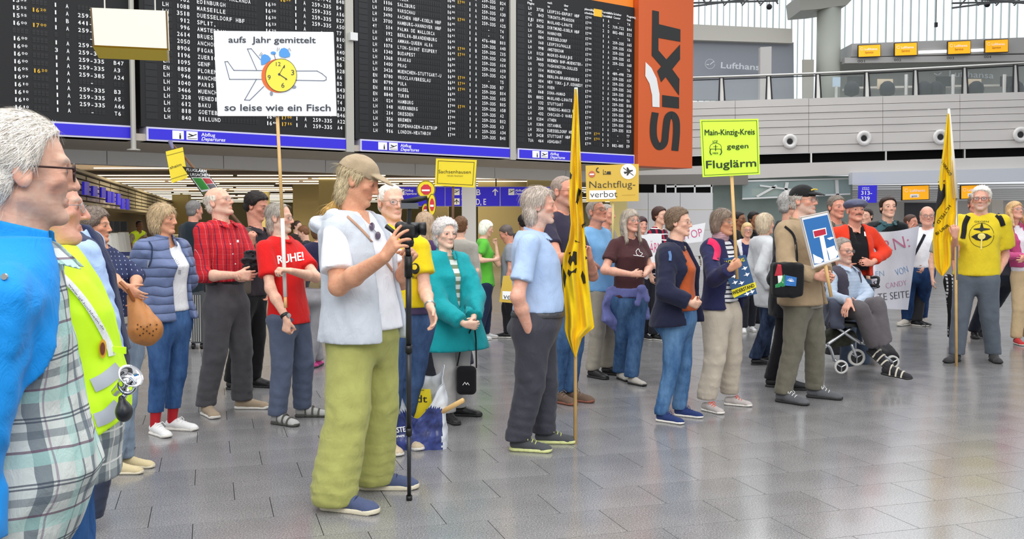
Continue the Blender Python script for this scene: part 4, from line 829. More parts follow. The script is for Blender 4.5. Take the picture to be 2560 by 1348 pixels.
def hair_f(style, vol=1., rec=0., seed=1, noise=.003):
    def f(q):
        x, y, z = q[:, 0], q[:, 1], q[:, 2]; X = np.abs(x); t = {'short': .009, 'buzz': .004, 'fringe': .007, 'crop': .014, 'bob': .016, 'long': .014, 'curly': .024, 'tied': .008, 'mane': .012, 'full': .018}[style] * vol
        d = ell(q, (0, -.014, .036), (.075 + t, .096 + t, .080 + t))
        if style in ('short', 'buzz', 'fringe', 'crop', 'full', 'tied', 'curly', 'mane'):
            d = smin(d, ell(q, (0, -.045, -.03), (.062 + t, .05 + t, .05)), .02)
            sh = {'curly': .012, 'mane': .008, 'full': .01}.get(style, 0)
            d = np.maximum(d, (y - hairline(z, rec) - sh) * .8); d = np.maximum(d, ({'mane': -.15, 'tied': -.075, 'curly': -.085}.get(style, -.075)) - z)
            if style == 'fringe': d = np.maximum(d, z - .050 + .25 * np.maximum(y, -.05)); d = np.maximum(d, y - .02)
            if style in ('mane', 'curly', 'full'): d = smin(d, np.maximum(ell(q, (0, -.05, -.06), (.078 * vol ** .3, .05, .06 if style != 'mane' else .085)), y + .008), .02)
            if style == 'curly': d = smin(d, np.maximum(ell(q, (0, -.01, .05), (.092, .1, .082)), y - .06 + .0 * z), .02); d = np.maximum(d, -ell(q, (0, .09, -.03), (.06, .075, .075)))
        else:
            L = {'bob': -.115, 'long': -.235}[style]
            b = ell(q, (0, -.035, -.03), (.088 + .008 * vol, .075 + .006 * vol, .105)); d = smin(d, b, .03)
            if style == 'long':
                Q = np.stack([X, y, z], 1).astype(f32); d = smin(d, cone(Q, (.07, -.005, -.01), (.078, .035, -.2), .03, .022), .02); d = smin(d, ell(q, (0, -.06, -.1), (.09, .04, .14)), .03)
            d = np.maximum(d, L - z)
            d = np.maximum(d, np.where(X < .068, (y - np.interp(z, [-.3, -.1, .03, .04, .06, .1], [.0, .0, .035, .1, .12, .12])) * .8, (y - .055)))
            d = smax(d, -ell(q, (0, .1, -.045), (.06, .085, .1)), .01)
        if noise: d = d - folds(q, noise * (2.2 if style == 'curly' else 1), .022 if style == 'curly' else .018, seed, (1, 1, .35) if style in ('long', 'bob', 'mane') else (1, .8, .8))
        return d
    return f
def strands(V, Fq, Hc, R, s, n, L, col, seed, down=.6, lift=.004, wid=.0022, back=1.):
    rg = np.random.RandomState(seed); c = V[Fq].mean(1); nrm = np.cross(V[Fq[:, 1]] - V[Fq[:, 0]], V[Fq[:, 2]] - V[Fq[:, 0]]); nrm /= np.linalg.norm(nrm, axis=1)[:, None] + 1e-9
    if ((c - c.mean(0)) * nrm).sum() < 0: nrm = -nrm
    ok = np.where((nrm @ R[:, 2]) > -.6)[0]; k = ok[rg.randint(0, len(ok), n)]; p = c[k]; nn = nrm[k]
    fl = -R[:, 1] * back * (.5 + .5 * np.clip(nn @ R[:, 2], 0, 1))[:, None] - R[:, 2] * down; fl = fl + rg.randn(n, 3) * .25; fl -= nn * (fl * nn).sum(1)[:, None]; fl /= np.linalg.norm(fl, axis=1)[:, None] + 1e-9
    sd = np.cross(fl, nn); Ls = L * s * (.5 + rg.rand(n)); P = []
    for j in range(4):
        t = j / 3; ctr = p + fl * (Ls * t)[:, None] + nn * (lift * s * (.3 + math.sin(t * PI) - .15 * t)) - nn * (L * s * .175 * t * t); w = wid * s * (1 - .75 * t)
        P += [ctr + sd * w, ctr - sd * w]
    V2 = np.stack(P, 1).reshape(-1, 3); b = (np.arange(n) * 8)[:, None]; F2 = np.concatenate([b + np.array([j * 2, j * 2 + 1, j * 2 + 3, j * 2 + 2]) for j in range(3)])
    cc = np.repeat(col[None] * (.7 + .6 * rg.rand(n))[:, None], 8, 0); return V2, F2, np.clip(cc, 0, 1)
def hand_f(P, wr, hd, pn, side, curl, s=1., spread=0.):
    hd, pn, side = [np.asarray(v, float) / np.linalg.norm(v) for v in (hd, pn, side)]; wr = np.asarray(wr, float); d = None
    cu = curl if isinstance(curl, (tuple, list)) else (curl,) * 4
    for i, (o, L) in enumerate(((.027, .072), (.009, .080), (-.009, .075), (-.026, .059))):
        K = wr + (hd * (.088 - .004 * abs(i - 1)) + side * o) * s; d0 = cone(P, wr + side * o * .55 * s + hd * .01, K, .0155 * s, .0125 * s); d = d0 if d is None else smin(d, d0, .012)
    fd = None
    for i, (o, L) in enumerate(((.027, .072), (.009, .080), (-.009, .075), (-.026, .059))):
        p = wr + (hd * (.088 - .004 * abs(i - 1)) + side * o) * s; a = .12; base = hd + side * spread * (1.5 - i) * .25; base /= np.linalg.norm(base)
        for j, (fr, ba) in enumerate(((.45, .85), (.31, 1.25), (.24, .8))):
            a += cu[i] * ba; q = p + (base * math.cos(a) + pn * math.sin(a)) * L * fr * s; d0 = cone(P, p, q, (.0092 - .0008 * j) * s, (.0084 - .0008 * j) * s); fd = d0 if fd is None else np.minimum(fd, d0); p = q
    d = smin(d, fd, .006)
    t0 = wr + (hd * .022 + side * .02) * s; tdir = hd * .62 + side * (.75 - .3 * np.mean(cu)) + pn * (.25 + .4 * np.mean(cu)); tdir /= np.linalg.norm(tdir); t1 = t0 + tdir * .045 * s
    td2 = tdir + hd * .25 - side * .45 * np.mean(cu) + pn * .3 * np.mean(cu); td2 /= np.linalg.norm(td2); t2 = t1 + td2 * .036 * s
    d = smin(d, np.minimum(cone(P, t0, t1, .0155 * s, .0108 * s), cone(P, t1, t2, .0105 * s, .0088 * s)), .01); return d
# ------------------------------------------------------------------ a person
SKN = {'fair': 'e6bda6', 'pink': 'e3b19c', 'tan': 'd6a283', 'ruddy': 'd9a08a', 'pale': 'ecccb8', 'olive': 'bf9270', 'brown': '8e644a'}
PEOPLE = {}
def person(key, label, feet, head, yaw, hyaw=None, pitch=0, roll=0, sex='m', skin='fair', hs=None, neck=None, hip=None, R=None, L=None, top=(), legs=None, shoes=None, hair=None, hcol='9a9590', face={}, glasses=None,
           wid=1., deep=1., belly=0., Y=None, hat=None, eyecol='3c4242', brow=None, beard=None, extra=None, knee=None, ankle=None, fyaw=None, cut=None, nofeet=False, vs=1.0, bust=0):
    hyaw = yaw if hyaw is None else hyaw
    oblique = -math.degrees(math.atan((head[0] - 1280) / FOC)); yaw += oblique; hyaw += oblique
    if fyaw: fyaw = tuple(v + oblique for v in fyaw)
    g = [G(*p) for p in feet]; Y0 = Y if Y else (g[0][1] + g[1][1]) / 2
    Hc = W(head[0], head[1], Y0 + (head[2] if len(head) > 2 else 0)); S = hs if hs else min(max(Hc[2] / 1.62, .86), 1.1)
    base = np.array([(g[0][0] + g[1][0]) / 2, Y0, 0.]); B = rotm(yaw); rt, fw = B[:, 0], B[:, 1]; up = np.array([0, 0, 1.])
    root = thing('person', label, 'person', base, 'people in the terminal hall'); fem = sex == 'f'
    H = rotm(hyaw, pitch, roll); sh = S * (.97 if fem else 1.02)
    def px3(v): return W(v[0], v[1], Y0 + (v[2] if len(v) > 2 else 0))
    N = px3(neck) if neck is not None else Hc - up * .178 * S - fw * (.03 + .0012 * max(0, -pitch)) * S
    if hip is not None: Pv = W(hip[0], hip[1] if len(hip) > 1 else 700, Y0 + (hip[2] if len(hip) > 2 else 0)); 
    N = N + up * .017 * S
    if hip is None or len(hip) == 1:
        z = .965 * N[2] * .61; Pv = np.array([base[0] if hip is None else Pv[0], Y0, z])
    sw = (.152 if fem else .176) * S * wid; sn = {}
    Js = {}; 
    for nm, sg, spec in (('R', 1, R), ('L', -1, L)):
        sp = dict(spec) if spec else {}
        Sj = N - up * .070 * S + rt * sg * sw - fw * .01
        if 's' in sp: Sj = px3(sp['s'])
        E = px3(sp['e']) if 'e' in sp else Sj - up * .285 * S + rt * sg * .045 - fw * .02
        Wr = px3(sp['w']) if 'w' in sp else E - up * .235 * S + fw * .06 * S
        hd = px3(sp['h']) - Wr if 'h' in sp else (Wr - E) + np.array(sp.get('hd', (0, 0, 0))) * .2
        hd = hd / np.linalg.norm(hd); pn = np.array(sp.get('pn', -rt * sg), float); pn = pn - hd * (pn @ hd); pn /= np.linalg.norm(pn)
        sd = np.cross(hd, pn) * sg
        Js[nm] = (Sj, E, Wr, hd, pn, sd, sp)
    # torso outline
    tt = np.array([-.75, -.3, -.12, 0, .22, .45, .68, .84, .95, 1.03]) 
    rx = np.array([.17, .168, .168, .166, .15, .150, .163, .165, .135, .075]); ry = np.array([.12, .118, .118, .114, .105, .108, .112, .098, .08, .06]); cy = np.array([0, 0, -.01, -.008, .0, .008, .01, -.004, -.012, -.008])
    if fem: rx = np.array([.18, .178, .178, .172, .142, .138, .148, .147, .12, .065]); ry = np.array([.122, .12, .12, .115, .098, .102, .112, .09, .074, .055]); cy[6] += .012 + bust; ry[6] += bust
    rx = rx * S * (wid ** .8 if wid > 1 else wid); ry = ry * S * deep
    gb = np.exp(-((tt - .18) / .3) ** 2) * belly; ry = ry + gb * .6; cy = cy + gb * .75; rx = rx + gb * .35
    ax = N - Pv
    def torso(P, inf=.0, flare=0., n=2.25):
        t = (P[:, 2] - Pv[2]) / ax[2]; c = Pv[None] + ax[None] * t[:, None] + fw[None] * np.interp(t, tt, cy)[:, None]; q = P - c
        fl = flare * np.clip(.5 - t, 0, 2); a = np.interp(t, tt, rx) + inf + fl; b = np.interp(t, tt, ry) + inf + fl * .8
        x = np.abs(q @ rt.astype(f32)) / a; y = np.abs(q @ fw.astype(f32)) / b; k = (x ** n + y ** n) ** (1 / n)
        d = (k - 1) * np.minimum(a, b) * .9; return np.maximum(d, (t - 1.03) * ax[2])
    dres = max(.0062, Y0 * .00195) * vs; hres = max(.0035, Y0 * .00080) * vs; ares = max(.0048, Y0 * .00108) * vs
    sk = np.array(lin(SKN.get(skin, skin))); hc = np.minimum(np.array(lin(hcol)) * 1.28, .86); bc = np.array(lin(brow)) if brow else hc * .8
    info = dict(root=root, Y=Y0, N=N, Pv=Pv, S=S, Hc=Hc, H=H, B=B, J=Js, torso=torso, base=base, dres=dres)
    # ---- skin: head and neck
    fh = head_f(**face); hsz = S * (.97 if fem else 1.02)
    def head_w(P): return fh(((P - Hc.astype(f32)) @ H.astype(f32)) / hsz) * hsz
    n0 = Hc + H @ np.array([0, -.022, -.062]) * S; nr = (.046, .050) if fem else (.056, .060); thr = Hc + H @ np.array([0, .028, -.09]) * S
    def body_head(P):
        d = head_w(P); k = smin(cone(P, n0, N - up * .03, nr[0] * S, nr[1] * S), cone(P, thr, N - up * .02 + fw * .012, .026 * S, .04 * S), .02); return smin(d, k, .022 * S)
    lo, hi = bb([Hc, Hc], .155 * S); lo[2] = N[2] - .05
    Vh, Fh = mesh_sdf(body_head, lo, hi, hres)
    q = ((Vh - Hc) @ H) / hsz; X = np.abs(q[:, 0]); col = np.repeat(sk[None], len(Vh), 0)
    red = np.exp(-((X - .042) ** 2 + (q[:, 2] + .03) ** 2) / .0007) * (q[:, 1] > .03) * .3 + np.exp(-(X ** 2 + (q[:, 1] - .115) ** 2 + (q[:, 2] + .032) ** 2) / .00035) * .35 + (X > .072) * (np.abs(q[:, 2]) < .04) * .25
    col = col * (1 - red[:, None] * np.array([.05, .38, .38]))
    lip = np.exp(-((X / .021) ** 4 + ((q[:, 2] + .0665) / .0085) ** 4)) * (q[:, 1] > .07); lipc = sk * np.array([.86, .55, .55]); col = col + (lipc - col) * (lip * .75)[:, None]
    eb = np.exp(-(((X - .034) / .018) ** 4 + ((q[:, 2] - .0245 + .25 * np.maximum(X - .036, 0)) / .0052) ** 4)) * (q[:, 1] > .045); col = col + (bc - col) * (eb * .8)[:, None]
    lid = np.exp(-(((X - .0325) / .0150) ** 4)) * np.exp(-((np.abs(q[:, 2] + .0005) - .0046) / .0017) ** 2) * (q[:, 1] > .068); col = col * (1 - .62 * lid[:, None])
    soc = np.exp(-(((X - .032) / .02) ** 2 + ((q[:, 2] + .004) / .013) ** 2)) * (q[:, 1] > .05); col = col * (1 - soc[:, None] * np.array([.16, .26, .26]))  # shade of the eye sockets darkened into the skin colour
    if beard:
        bcol, amt, kind = np.array(lin(beard[0])), beard[1], beard[2]
        m = ((q[:, 2] < -.048) | ((q[:, 1] < .035) & (q[:, 2] < -.02) & (q[:, 1] > -.01))) & (q[:, 1] > -.02) & (q[:, 2] > -.145) if kind == 'full' else (np.abs(q[:, 2] + .053) < .0075) & (X < .032) & (q[:, 1] > .06)
        if kind == 'full': m = m | ((np.abs(q[:, 2] + .053) < .008) & (X < .034) & (q[:, 1] > .06))
        m = m & ~(lip > .5); col[m] = col[m] + (bcol - col[m]) * amt
    if hair and hair.get('style') in ('buzz', 'fringe', 'short', 'crop'):
        m = (q[:, 1] < hairline(q[:, 2], hair.get('rec', 0)) + .004) & (q[:, 2] > -.07) & (X < .0765 + 0 * X) & ((q[:, 2] < .05) if hair['style'] == 'fringe' else True); col[m] = col[m] * .5 + hc * .5
    parts = [(Vh, Fh, col)]
    def addp(f, lo, hi, h, c=sk):
        V, F = mesh_sdf(f, lo, hi, h)
        if len(F): parts.append((V, F, np.repeat(np.asarray(c)[None], len(V), 0)))
        return V
    def chest(P): return np.maximum(smin(torso(P, -.006), cone(P, N - up * .05 * S, N + up * .01, .06 * S, .05 * S), .03), N[2] - .2 * S - P[:, 2])
    if top != 'none': addp(chest, *bb([N - rt * sw - up * .2, N + rt * sw + up * .03], .03), max(.009, dres))
    for nm in 'RL':
        Sj, E, Wr, hd, pn, sd, sp = Js[nm]
        if sp.get('hide'): continue
        slv = sp.get('sleeve', 'short'); cu = sp.get('curl', .35); a0 = {'short': Sj + (E - Sj) * .3, 'none': Sj, 'elbow': Sj + (E - Sj) * .8, 'roll': E + (Wr - E) * .1, 'long': E + (Wr - E) * .8}[slv]
        k = S * (.9 if fem else 1) * sp.get('thick', 1); hsx = S * (.93 if fem else 1.03)
        def arm(P):
            d = cone(P, E + (Wr - E) * .35, Wr, .040 * k, .0255 * k)
            d = smin(d, cone(P, E, E + (Wr - E) * .35, .038 * k, .040 * k), .02)
            if slv in ('short', 'none', 'elbow'): d = smin(d, cone(P, a0, E, .046 * k, .038 * k), .03)
            else: d = np.maximum(d, (a0 - P) @ ((Wr - E) / np.linalg.norm(Wr - E)).astype(f32))
            if sp.get('nohand'): return d
            return smin(d, hand_f(P, Wr + (Wr - E) / np.linalg.norm(Wr - E) * .01, hd, pn, sd, cu, hsx, sp.get('spread', .3)), .015)
        pts = [a0, Wr, Wr + hd * .14 * S, Wr + hd * .1 * S + pn * .07 * S] + ([E] if slv != 'long' else []); addp(arm, *bb(pts, .055 * S), ares)
    # legs skin when ankles show
    fy = fyaw or (yaw - 8, yaw + 8); Leg = {}
    for i, (nm, sg) in enumerate((('R', 1), ('L', -1))):
        hj = Pv + rt * sg * .085 * S * wid - up * .045 * S
        Fm = rotm(fy[i]); A = g[i] + up * .085 * S - Fm[:, 1] * .055 * S
        if ankle: A = px3(ankle[i])
        K = px3(knee[i]) if knee else (hj + A) / 2 + fw * .03 + up * .01
        Leg[nm] = (hj, K, A, Fm)
    if legs and legs.get('bare'):
        for nm in 'RL':
            hj, K, A, Fm = Leg[nm]; cs_ = np.array(lin(legs['bare'])) if isinstance(legs['bare'], str) else sk
            addp(lambda P: cone(P, K + (A - K) * .6, A - up * .03, .045 * S, .034 * S), *bb([K + (A - K) * .6, A], .06), ares, cs_)
    Vb = np.concatenate([p[0] for p in parts]); Cb = np.concatenate([p[2] for p in parts]); o_ = 0; Fb = []
    for p in parts: Fb.append(p[1] + o_); o_ += len(p[0])
    link_mesh('body', Vb, np.concatenate(Fb), SKIN, root, True, np.clip(Cb, 0, 1))
    # ---- eyes
    if face.get('eyes', 1) and Y0 < 13:
        for sg in (-1, 1):
            n = 14; th = np.linspace(0, PI, 8); ph = np.arange(n) * 2 * PI / n; V = []
            for t in th: V += [(math.sin(t) * math.cos(p_), math.cos(t), math.sin(t) * math.sin(p_)) for p_ in ph]
            V = np.array(V); F = [(i * n + j, i * n + (j + 1) % n, (i + 1) * n + (j + 1) % n, (i + 1) * n + j) for i in range(7) for j in range(n)]
            ang = np.arccos(np.clip(V[:, 1], -1, 1)); cc = np.where((ang < .55)[:, None], np.array(lin(eyecol)), np.array(lin('b5a9a2'))); cc[ang < .22] = .008
            link_mesh('eye', Hc + (V * .0118 * hsz) @ H.T + H @ np.array([sg * .032, .0735, 0]) * hsz, F, EYEM, root, True, cc)
    # ---- hair
    if hair:
        hf = hair_f(hair['style'], hair.get('vol', 1.), hair.get('rec', 0.), hair.get('seed', 3), hair.get('noise', .003))
        def hw(P):
            d = hf(((P - Hc.astype(f32)) @ H.astype(f32)) / hsz) * hsz
            return np.maximum(d, -(head_w(P) + .000 * hsz + .001)) if False else d
        reach = .26 if hair['style'] == 'long' else .17 if hair['style'] in ('mane', 'bob') else .14; lo, hi = bb([Hc], .145 * S); lo[2] = Hc[2] - reach * S
        if hat: 
            hz = hat.get('z', .04)
            def hw2(P):
                q = ((P - Hc.astype(f32)) @ H.astype(f32)) / hsz; return np.maximum(hw(P), (q[:, 2] - hz - .010) * hsz)
            V, F = mesh_sdf(hw2, lo, hi, hres * 1.35)
        else: V, F = mesh_sdf(hw, lo, hi, hres * 1.35)
        if len(F):
            rg = np.random.RandomState(7); va = folds(((V - Hc) @ H).astype(f32), .22, .02, 5, (1, 1, .3))[:, None]; cc = hc[None] * (1 + va)
            if hair.get('tip'): w = np.clip((Hc[2] - V[:, 2]) / .15 + hair.get('tip0', .2), 0, 1)[:, None]; cc = cc * (1 - w) + np.array(lin(hair['tip'])) * (1 + va) * w
            n = int(hair.get('n', 900) * 1.5 * min(1, 36 / Y0 ** 2 * 1.3)) if Y0 < 12 else 60
            long_ = hair['style'] in ('long', 'bob', 'mane'); L_ = hair.get('len', .05 if long_ else .022 if hair['style'] != 'buzz' else .008)
            if n > 20 and hair['style'] != 'buzz':
                V2, F2, c2 = strands(V, F, Hc, H, hsz, n, L_, hc, 4, hair.get('down', 1.2 if long_ else .5), hair.get('lift', .005), hair.get('w', .0013), .4 if long_ else 1)
                if hair.get('tip'): w = np.clip((Hc[2] - V2[:, 2]) / .15 + hair.get('tip0', .2), 0, 1)[:, None]; c2 = c2 * (1 - w) + np.array(lin(hair['tip'])) * w
                F = np.concatenate([F, F2 + len(V)]); V = np.concatenate([V, V2]); cc = np.concatenate([cc, c2])
            link_mesh('hair', V, F, HAIR, root, True, np.clip(cc, 0, 1))
    if glasses:
        mb = MB(); gr = glasses.get('r', .0014); T = lambda v: Hc + H @ (np.array(v, float) * hsz)
        for sg in (-1, 1):
            mb.tube([T((sg * (.033 + .0235 * math.cos(a)), .1035 - .012 * (math.cos(a) * .5 + .5), -.002 + glasses.get('h', .016) * math.sin(a))) for a in np.linspace(0, 2 * PI, 15)], gr, 5)
            mb.tube([T((sg * .057, .092, .006)), T((sg * .079, .05, .006)), T((sg * .081, -.01, .008)), T((sg * .079, -.028, -.012))], gr, 5)
        mb.tube([T((-.0095, .104, .003)), T((0, .107, .006)), T((.0095, .104, .003))], gr, 5); go = mb.build('glasses', mat('frame', glasses.get('col', '4a4540'), .35, .2), root, True)
        mb = MB()
        for sg in (-1, 1): mb.add(np.array([T((sg * (.033 + .0225 * math.cos(a)), .1035 - .012 * (math.cos(a) * .5 + .5), -.002 + glasses.get('h', .016) * .95 * math.sin(a))) for a in np.linspace(0, 2 * PI, 14, endpoint=False)]), [tuple(range(14))])
        mb.build('lens', mat('lens', glasses.get('tint', 'dfe8ea'), .05, alpha=glasses.get('a', .16), spec=.9), go)
    if hat:
        hm = cloth(hat['col'], mott=.12)
        def capf(P):
            q = ((P - Hc.astype(f32)) @ H.astype(f32)) / hsz; z = q[:, 2]; y = q[:, 1]
            if hat['kind'] == 'baseball':
                d = ell(q, (0, -.014, .042), (.088, .107, .088)); d = np.maximum(d, (.034 + hat.get('dz', 0) - .15 * y) - z + 0 * y); br = ell(q, (0, .125, .052 + hat.get('dz', 0)), (.077, .094, .03))
                zc = .058 + hat.get('dz', 0) - 9 * (y - .09) ** 2 * .35 - 4.0 * q[:, 0] ** 2 - .12 * (y - .08) ; br = np.maximum(br, np.abs(z - zc) - .0062); br = np.maximum(br, .05 - y); d = smin(d, br * .9, .006)
            else:
                d = ell(q, (0, .0, .065), (.115, .13, .05)); d = smin(d, ell(q, (0, .085, .045), (.06, .055, .014)), .02); d = smin(d, np.maximum(ell(q, (0, -.01, .04), (.09, .108, .06)), .03 - z), .02); d = np.maximum(d, .025 - z)
            return (d - folds(q, .0012, .03, 3, (1, 1, 1))) * hsz
        lo, hi = bb([Hc], .2 * S); solid('cap', capf, lo, hi, hres * 1.2, hm, root); info['cap'] = capf
    # ---- trousers
    if legs:
        hem = legs.get('hem', .07) * S; w = legs.get('w', 1.); wt = legs.get('waist', .07); rad = legs.get('r', (.094, .076, .070)); 
        ztop = Pv[2] + wt * S
        if top and top != 'none' and not legs.get('belt') and not legs.get('sit') and 'hem' in top[0]: ztop = min(ztop, max(W(base[0], top[0]['hem'], Y0)[2], Pv[2] - .2) + .035)
        def tr(P):
            d = torso(P, .006 - np.minimum(.055, .42 * np.maximum(0, Pv[2] - .035 * S - P[:, 2]))); d = np.maximum(d, P[:, 2] - ztop); d = smax(d, (Pv[2] - .17 * S) - P[:, 2], .06)
            bt = ell(P, Pv - fw * .045 * S - up * .05 * S, (.145 * S * wid, .145 * S * wid, .09 * S)) if not fem else ell(P, Pv - fw * .05 * S - up * .06 * S, (.15 * S * wid, .15 * S * wid, .1 * S)); bt = np.maximum(bt, P[:, 2] - ztop); d = smin(d, bt, .03)
            dl = None
            for nm in 'RL':
                hj, K, A, Fm = Leg[nm]; e = np.minimum(cone(P, hj, K, rad[0] * S * w, rad[1] * S * w), cone(P, K, A, rad[1] * S * w, rad[2] * S * w)); e = smin(e, cone(P, hj + (K - hj) * .05, K + (A - K) * .05, rad[0] * S * w, rad[1] * S * w), .02); dl = e if dl is None else smin(dl, e, .012)
            d = smin(d, dl, .055)
            z = P[:, 2]; amp = legs.get('fold', 1.)
            d = d - folds(P, .0050 * amp, .16, 11, (1, 1, .7)) - folds(P, .0036 * amp, .055, 5, (.6, .6, 1.5)) * np.clip((.42 - z) / .3, 0, 1.1) * np.clip((z - hem) / .05, .15, 1) - folds(P, .003 * amp, .07, 8, (.8, .8, 1.3)) * np.exp(-((z - Leg['R'][1][2]) / .1) ** 2)
            if not legs.get('sit'): d = np.maximum(d, hem - z)
            else:
                for nm in 'RL': hj, K, A, Fm = Leg[nm]; u = (A - K) / np.linalg.norm(A - K); d = np.maximum(d, np.where(z < K[2] - .1, (P - (A - u * .04)) @ u.astype(f32), -1))
            return d
        pts = [Pv + rt * .25 + up * .12, Pv - rt * .25 + up * .12, Pv + fw * .2, Pv - fw * .25] + [x for nm in 'RL' for x in Leg[nm][:3]]; lo, hi = bb(pts, .17); lo[2] = max(lo[2], .0)
        o = solid('trousers', tr, lo, hi, dres, legs['m'], root, label=legs.get('label')); info['trousers'] = tr
        if legs.get('belt'):
            def be(P): return np.maximum(torso(P, .013), np.abs(P[:, 2] - (Pv[2] + (wt - .012) * S)) - .018)
            solid('belt', be, *bb([Pv + rt * .25, Pv - rt * .25, Pv + fw * .3, Pv - fw * .25, Pv + up * .1], .02), dres * .8, mat('leather', legs['belt'], .4), root)
    # ---- garments
    for gi, t in enumerate(top if top != 'none' else ()):
        inf = t.get('inf', .008 + .01 * gi); slv = t.get('sleeve', 'short') if not (gi == 0 and len(top) > 1 and top[1].get('sleeve') in ('long', 'elbow')) else 'none'; hem = (W(base[0], t['hem'], Y0)[2] if 'hem' in t else Pv[2] - .02); sr = t.get('sr', 1.); fl_ = t.get('flare', .02); seed = len(label)
        kk = S * (.9 if fem else 1)
        def ga_(P, t=t, inf=inf, slv=slv, hem=hem, sr=sr, fl_=fl_, seed=seed):
            d = torso(P, inf, fl_)
            for nm in 'RL':
                Sj, E, Wr, hd, pn, sd, sp = Js[nm]; d = smin(d, cone(P, N - up * .055 * S, Sj - (Sj - N) * .08, .050 * S + inf * .8, (.045 if not fem else .040) * S + inf * .75), .04)
                if slv == 'none': continue
                if slv == 'short': en = Sj + (E - Sj) * t.get('sl', .62); dr = (E - Sj) / np.linalg.norm(E - Sj); s_ = np.maximum(cone(P, Sj, en, (.047 * kk + inf * .8) * sr, (.058 * kk + inf) * sr), (P - en) @ dr.astype(f32))
                else:
                    fr = {'elbow': .06, 'roll': .28, 'long': t.get('sl', .97)}[slv]; en = E + (Wr - E) * fr; dr = (Wr - E) / np.linalg.norm(Wr - E)
                    s_ = smin(cone(P, Sj, E, (.047 * kk + inf * .8) * sr, (.043 * kk + inf * .8) * sr), np.maximum(cone(P, E, en + dr * .001, (.043 * kk + inf * .8) * sr, (.035 * kk + inf * .7) * sr), (P - en) @ dr.astype(f32)), .012)
                    if slv in ('elbow', 'roll'): s_ = s_ - folds(P, .003, .05, seed + 2, (1, 1, 1))
                    else: s_ = s_ - folds(P, .0045, .07, seed + 2, (1, 1, 1.2))
                d = smin(d, s_, .022)
            z = P[:, 2]
            d = d - folds(P, .0052 * t.get('fold', 1), .2, seed, (1, 1, .55)) - folds(P, .0026 * t.get('fold', 1), .075, seed + 1, (1, 1, .6))
            if t.get('quilt'): d = d - .010 * (np.abs(np.sin(PI * (z - .02 * np.sin(P[:, 0] * 14)) / t['quilt'])) ** .5 - .6)
            d = np.maximum(d, hem + t.get('tilt', 0) * (P - Pv.astype(f32)) @ fw.astype(f32) - z)
            nk = t.get('neck', 'crew'); nc = N + up * .02 + fw * .018
            d = np.maximum(d, -ell(P, nc, (.064 * S, .064 * S, .05)) if nk != 'high' else d - 1)
            if nk == 'v': d = np.maximum(d, -cone(P, N + fw * .05 + up * .02, N + fw * .12 - up * t.get('vd', .12), .05, .01))
            if nk == 'wide': d = np.maximum(d, -ell(P, N + up * .03 + fw * .03, (.095 * S, .1 * S, .09)))
            if 'open' in t:
                o = t['open']; tl = (z - Pv[2]) / ax[2]; q = P - (Pv[None] + ax[None] * tl[:, None]); x = q @ rt.astype(f32); y = q @ fw.astype(f32); wv = np.interp(tl, [p_[0] for p_ in o], [p_[1] for p_ in o]); off = t.get('off', 0.)
                d = smax(d, -np.maximum(np.abs(x - off) - wv, .0 - y), .014)
            return d
        pts = [N + up * .06, Pv - up * .01] + [Pv + rt * s_ * .3 for s_ in (1, -1)] + [Pv + fw * (.22 + belly), Pv - fw * .25]
        for nm in 'RL': pts += [Js[nm][0]] + ([Js[nm][1]] if slv != 'none' else []) + ([Js[nm][2]] if slv in ('long', 'roll', 'elbow') else [])
        lo, hi = bb(pts, .14); lo[2] = min(min(hem - .02, lo[2]), lo[2]) if slv != 'none' else hem - .02; lo[2] = min(lo[2], hem - .02)
        m_ = t['m']; o = solid(t.get('name', 'shirt'), ga_, lo, hi, dres * t.get('res', 1), m_, root, label=t.get('label')); info['g%d' % gi] = ga_; info['go%d' % gi] = o
        if 'open' in t and Y0 < 11.5 and t['open'][0][1] > 0 and t.get('er', 0):
            o = t['open']; mb = MB(); t0 = (hem - Pv[2]) / ax[2] + .01
            for sd_ in (-1, 1):
                pp = []
                for tv in np.linspace(t0, .93, 16):
                    a_ = np.interp(tv, tt, rx) + inf + fl_ * min(max(.5 - tv, 0), 2); b_ = np.interp(tv, tt, ry) + inf + fl_ * .8 * min(max(.5 - tv, 0), 2); x_ = t.get('off', 0) + sd_ * np.interp(tv, [p_[0] for p_ in o], [p_[1] for p_ in o])
                    x_ += sd_ * .018; xr_ = min(abs(x_) / a_, .98); pp.append(Pv + ax * tv + fw * np.interp(tv, tt, cy) + rt * x_ + fw * (b_ * (1 - xr_ ** 2.25) ** (1 / 2.25) - .006))
                mb.tube(smooth_line(pp, 3), t.get('er', .0095), 6)
            mb.build('edge_tape', t.get('em', m_), root, True)
        if t.get('collar'):
            ch = t.get('ch', .04); cw = t.get('cw', .066)
            def co(P):
                q = P - (N + fw * .010).astype(f32); x = q @ rt.astype(f32); y = q @ fw.astype(f32); z = q[:, 2]; r = np.sqrt(x * x + (y * .92) ** 2); kd = t['collar']
                if kd == 'shirt':
                    rr = (cw - .006) * S + .95 * np.maximum(.016 - z, 0); d = np.abs(r - rr) * .72 - max(.0042, dres * .36); d = np.maximum(d, z - (ch * .62 - .30 * y)); d = np.maximum(d, (-.006 - .34 * np.maximum(y, 0)) - z)
                    if 'cback' in t: d = np.maximum(d, t['cback'] - y)
                elif kd == 'crew': d = np.maximum(np.abs(r - (cw - .004) * S - .3 * np.maximum(.01 - z, 0)) - .005, np.abs(z - .006 + .35 * y) - .011)
                else: d = np.maximum(np.abs(r - cw * S - .3 * np.maximum(.012 - z, 0) + .06 * z) - .006, np.abs(z - ch / 2 + .012 + .25 * y) - ch / 2 - .012)
                if kd != 'crew': d = np.maximum(d, -(np.maximum(np.abs(x) - t.get('cgap', .010) - .55 * np.maximum(y - .045, 0), -y)))
                return d * .8
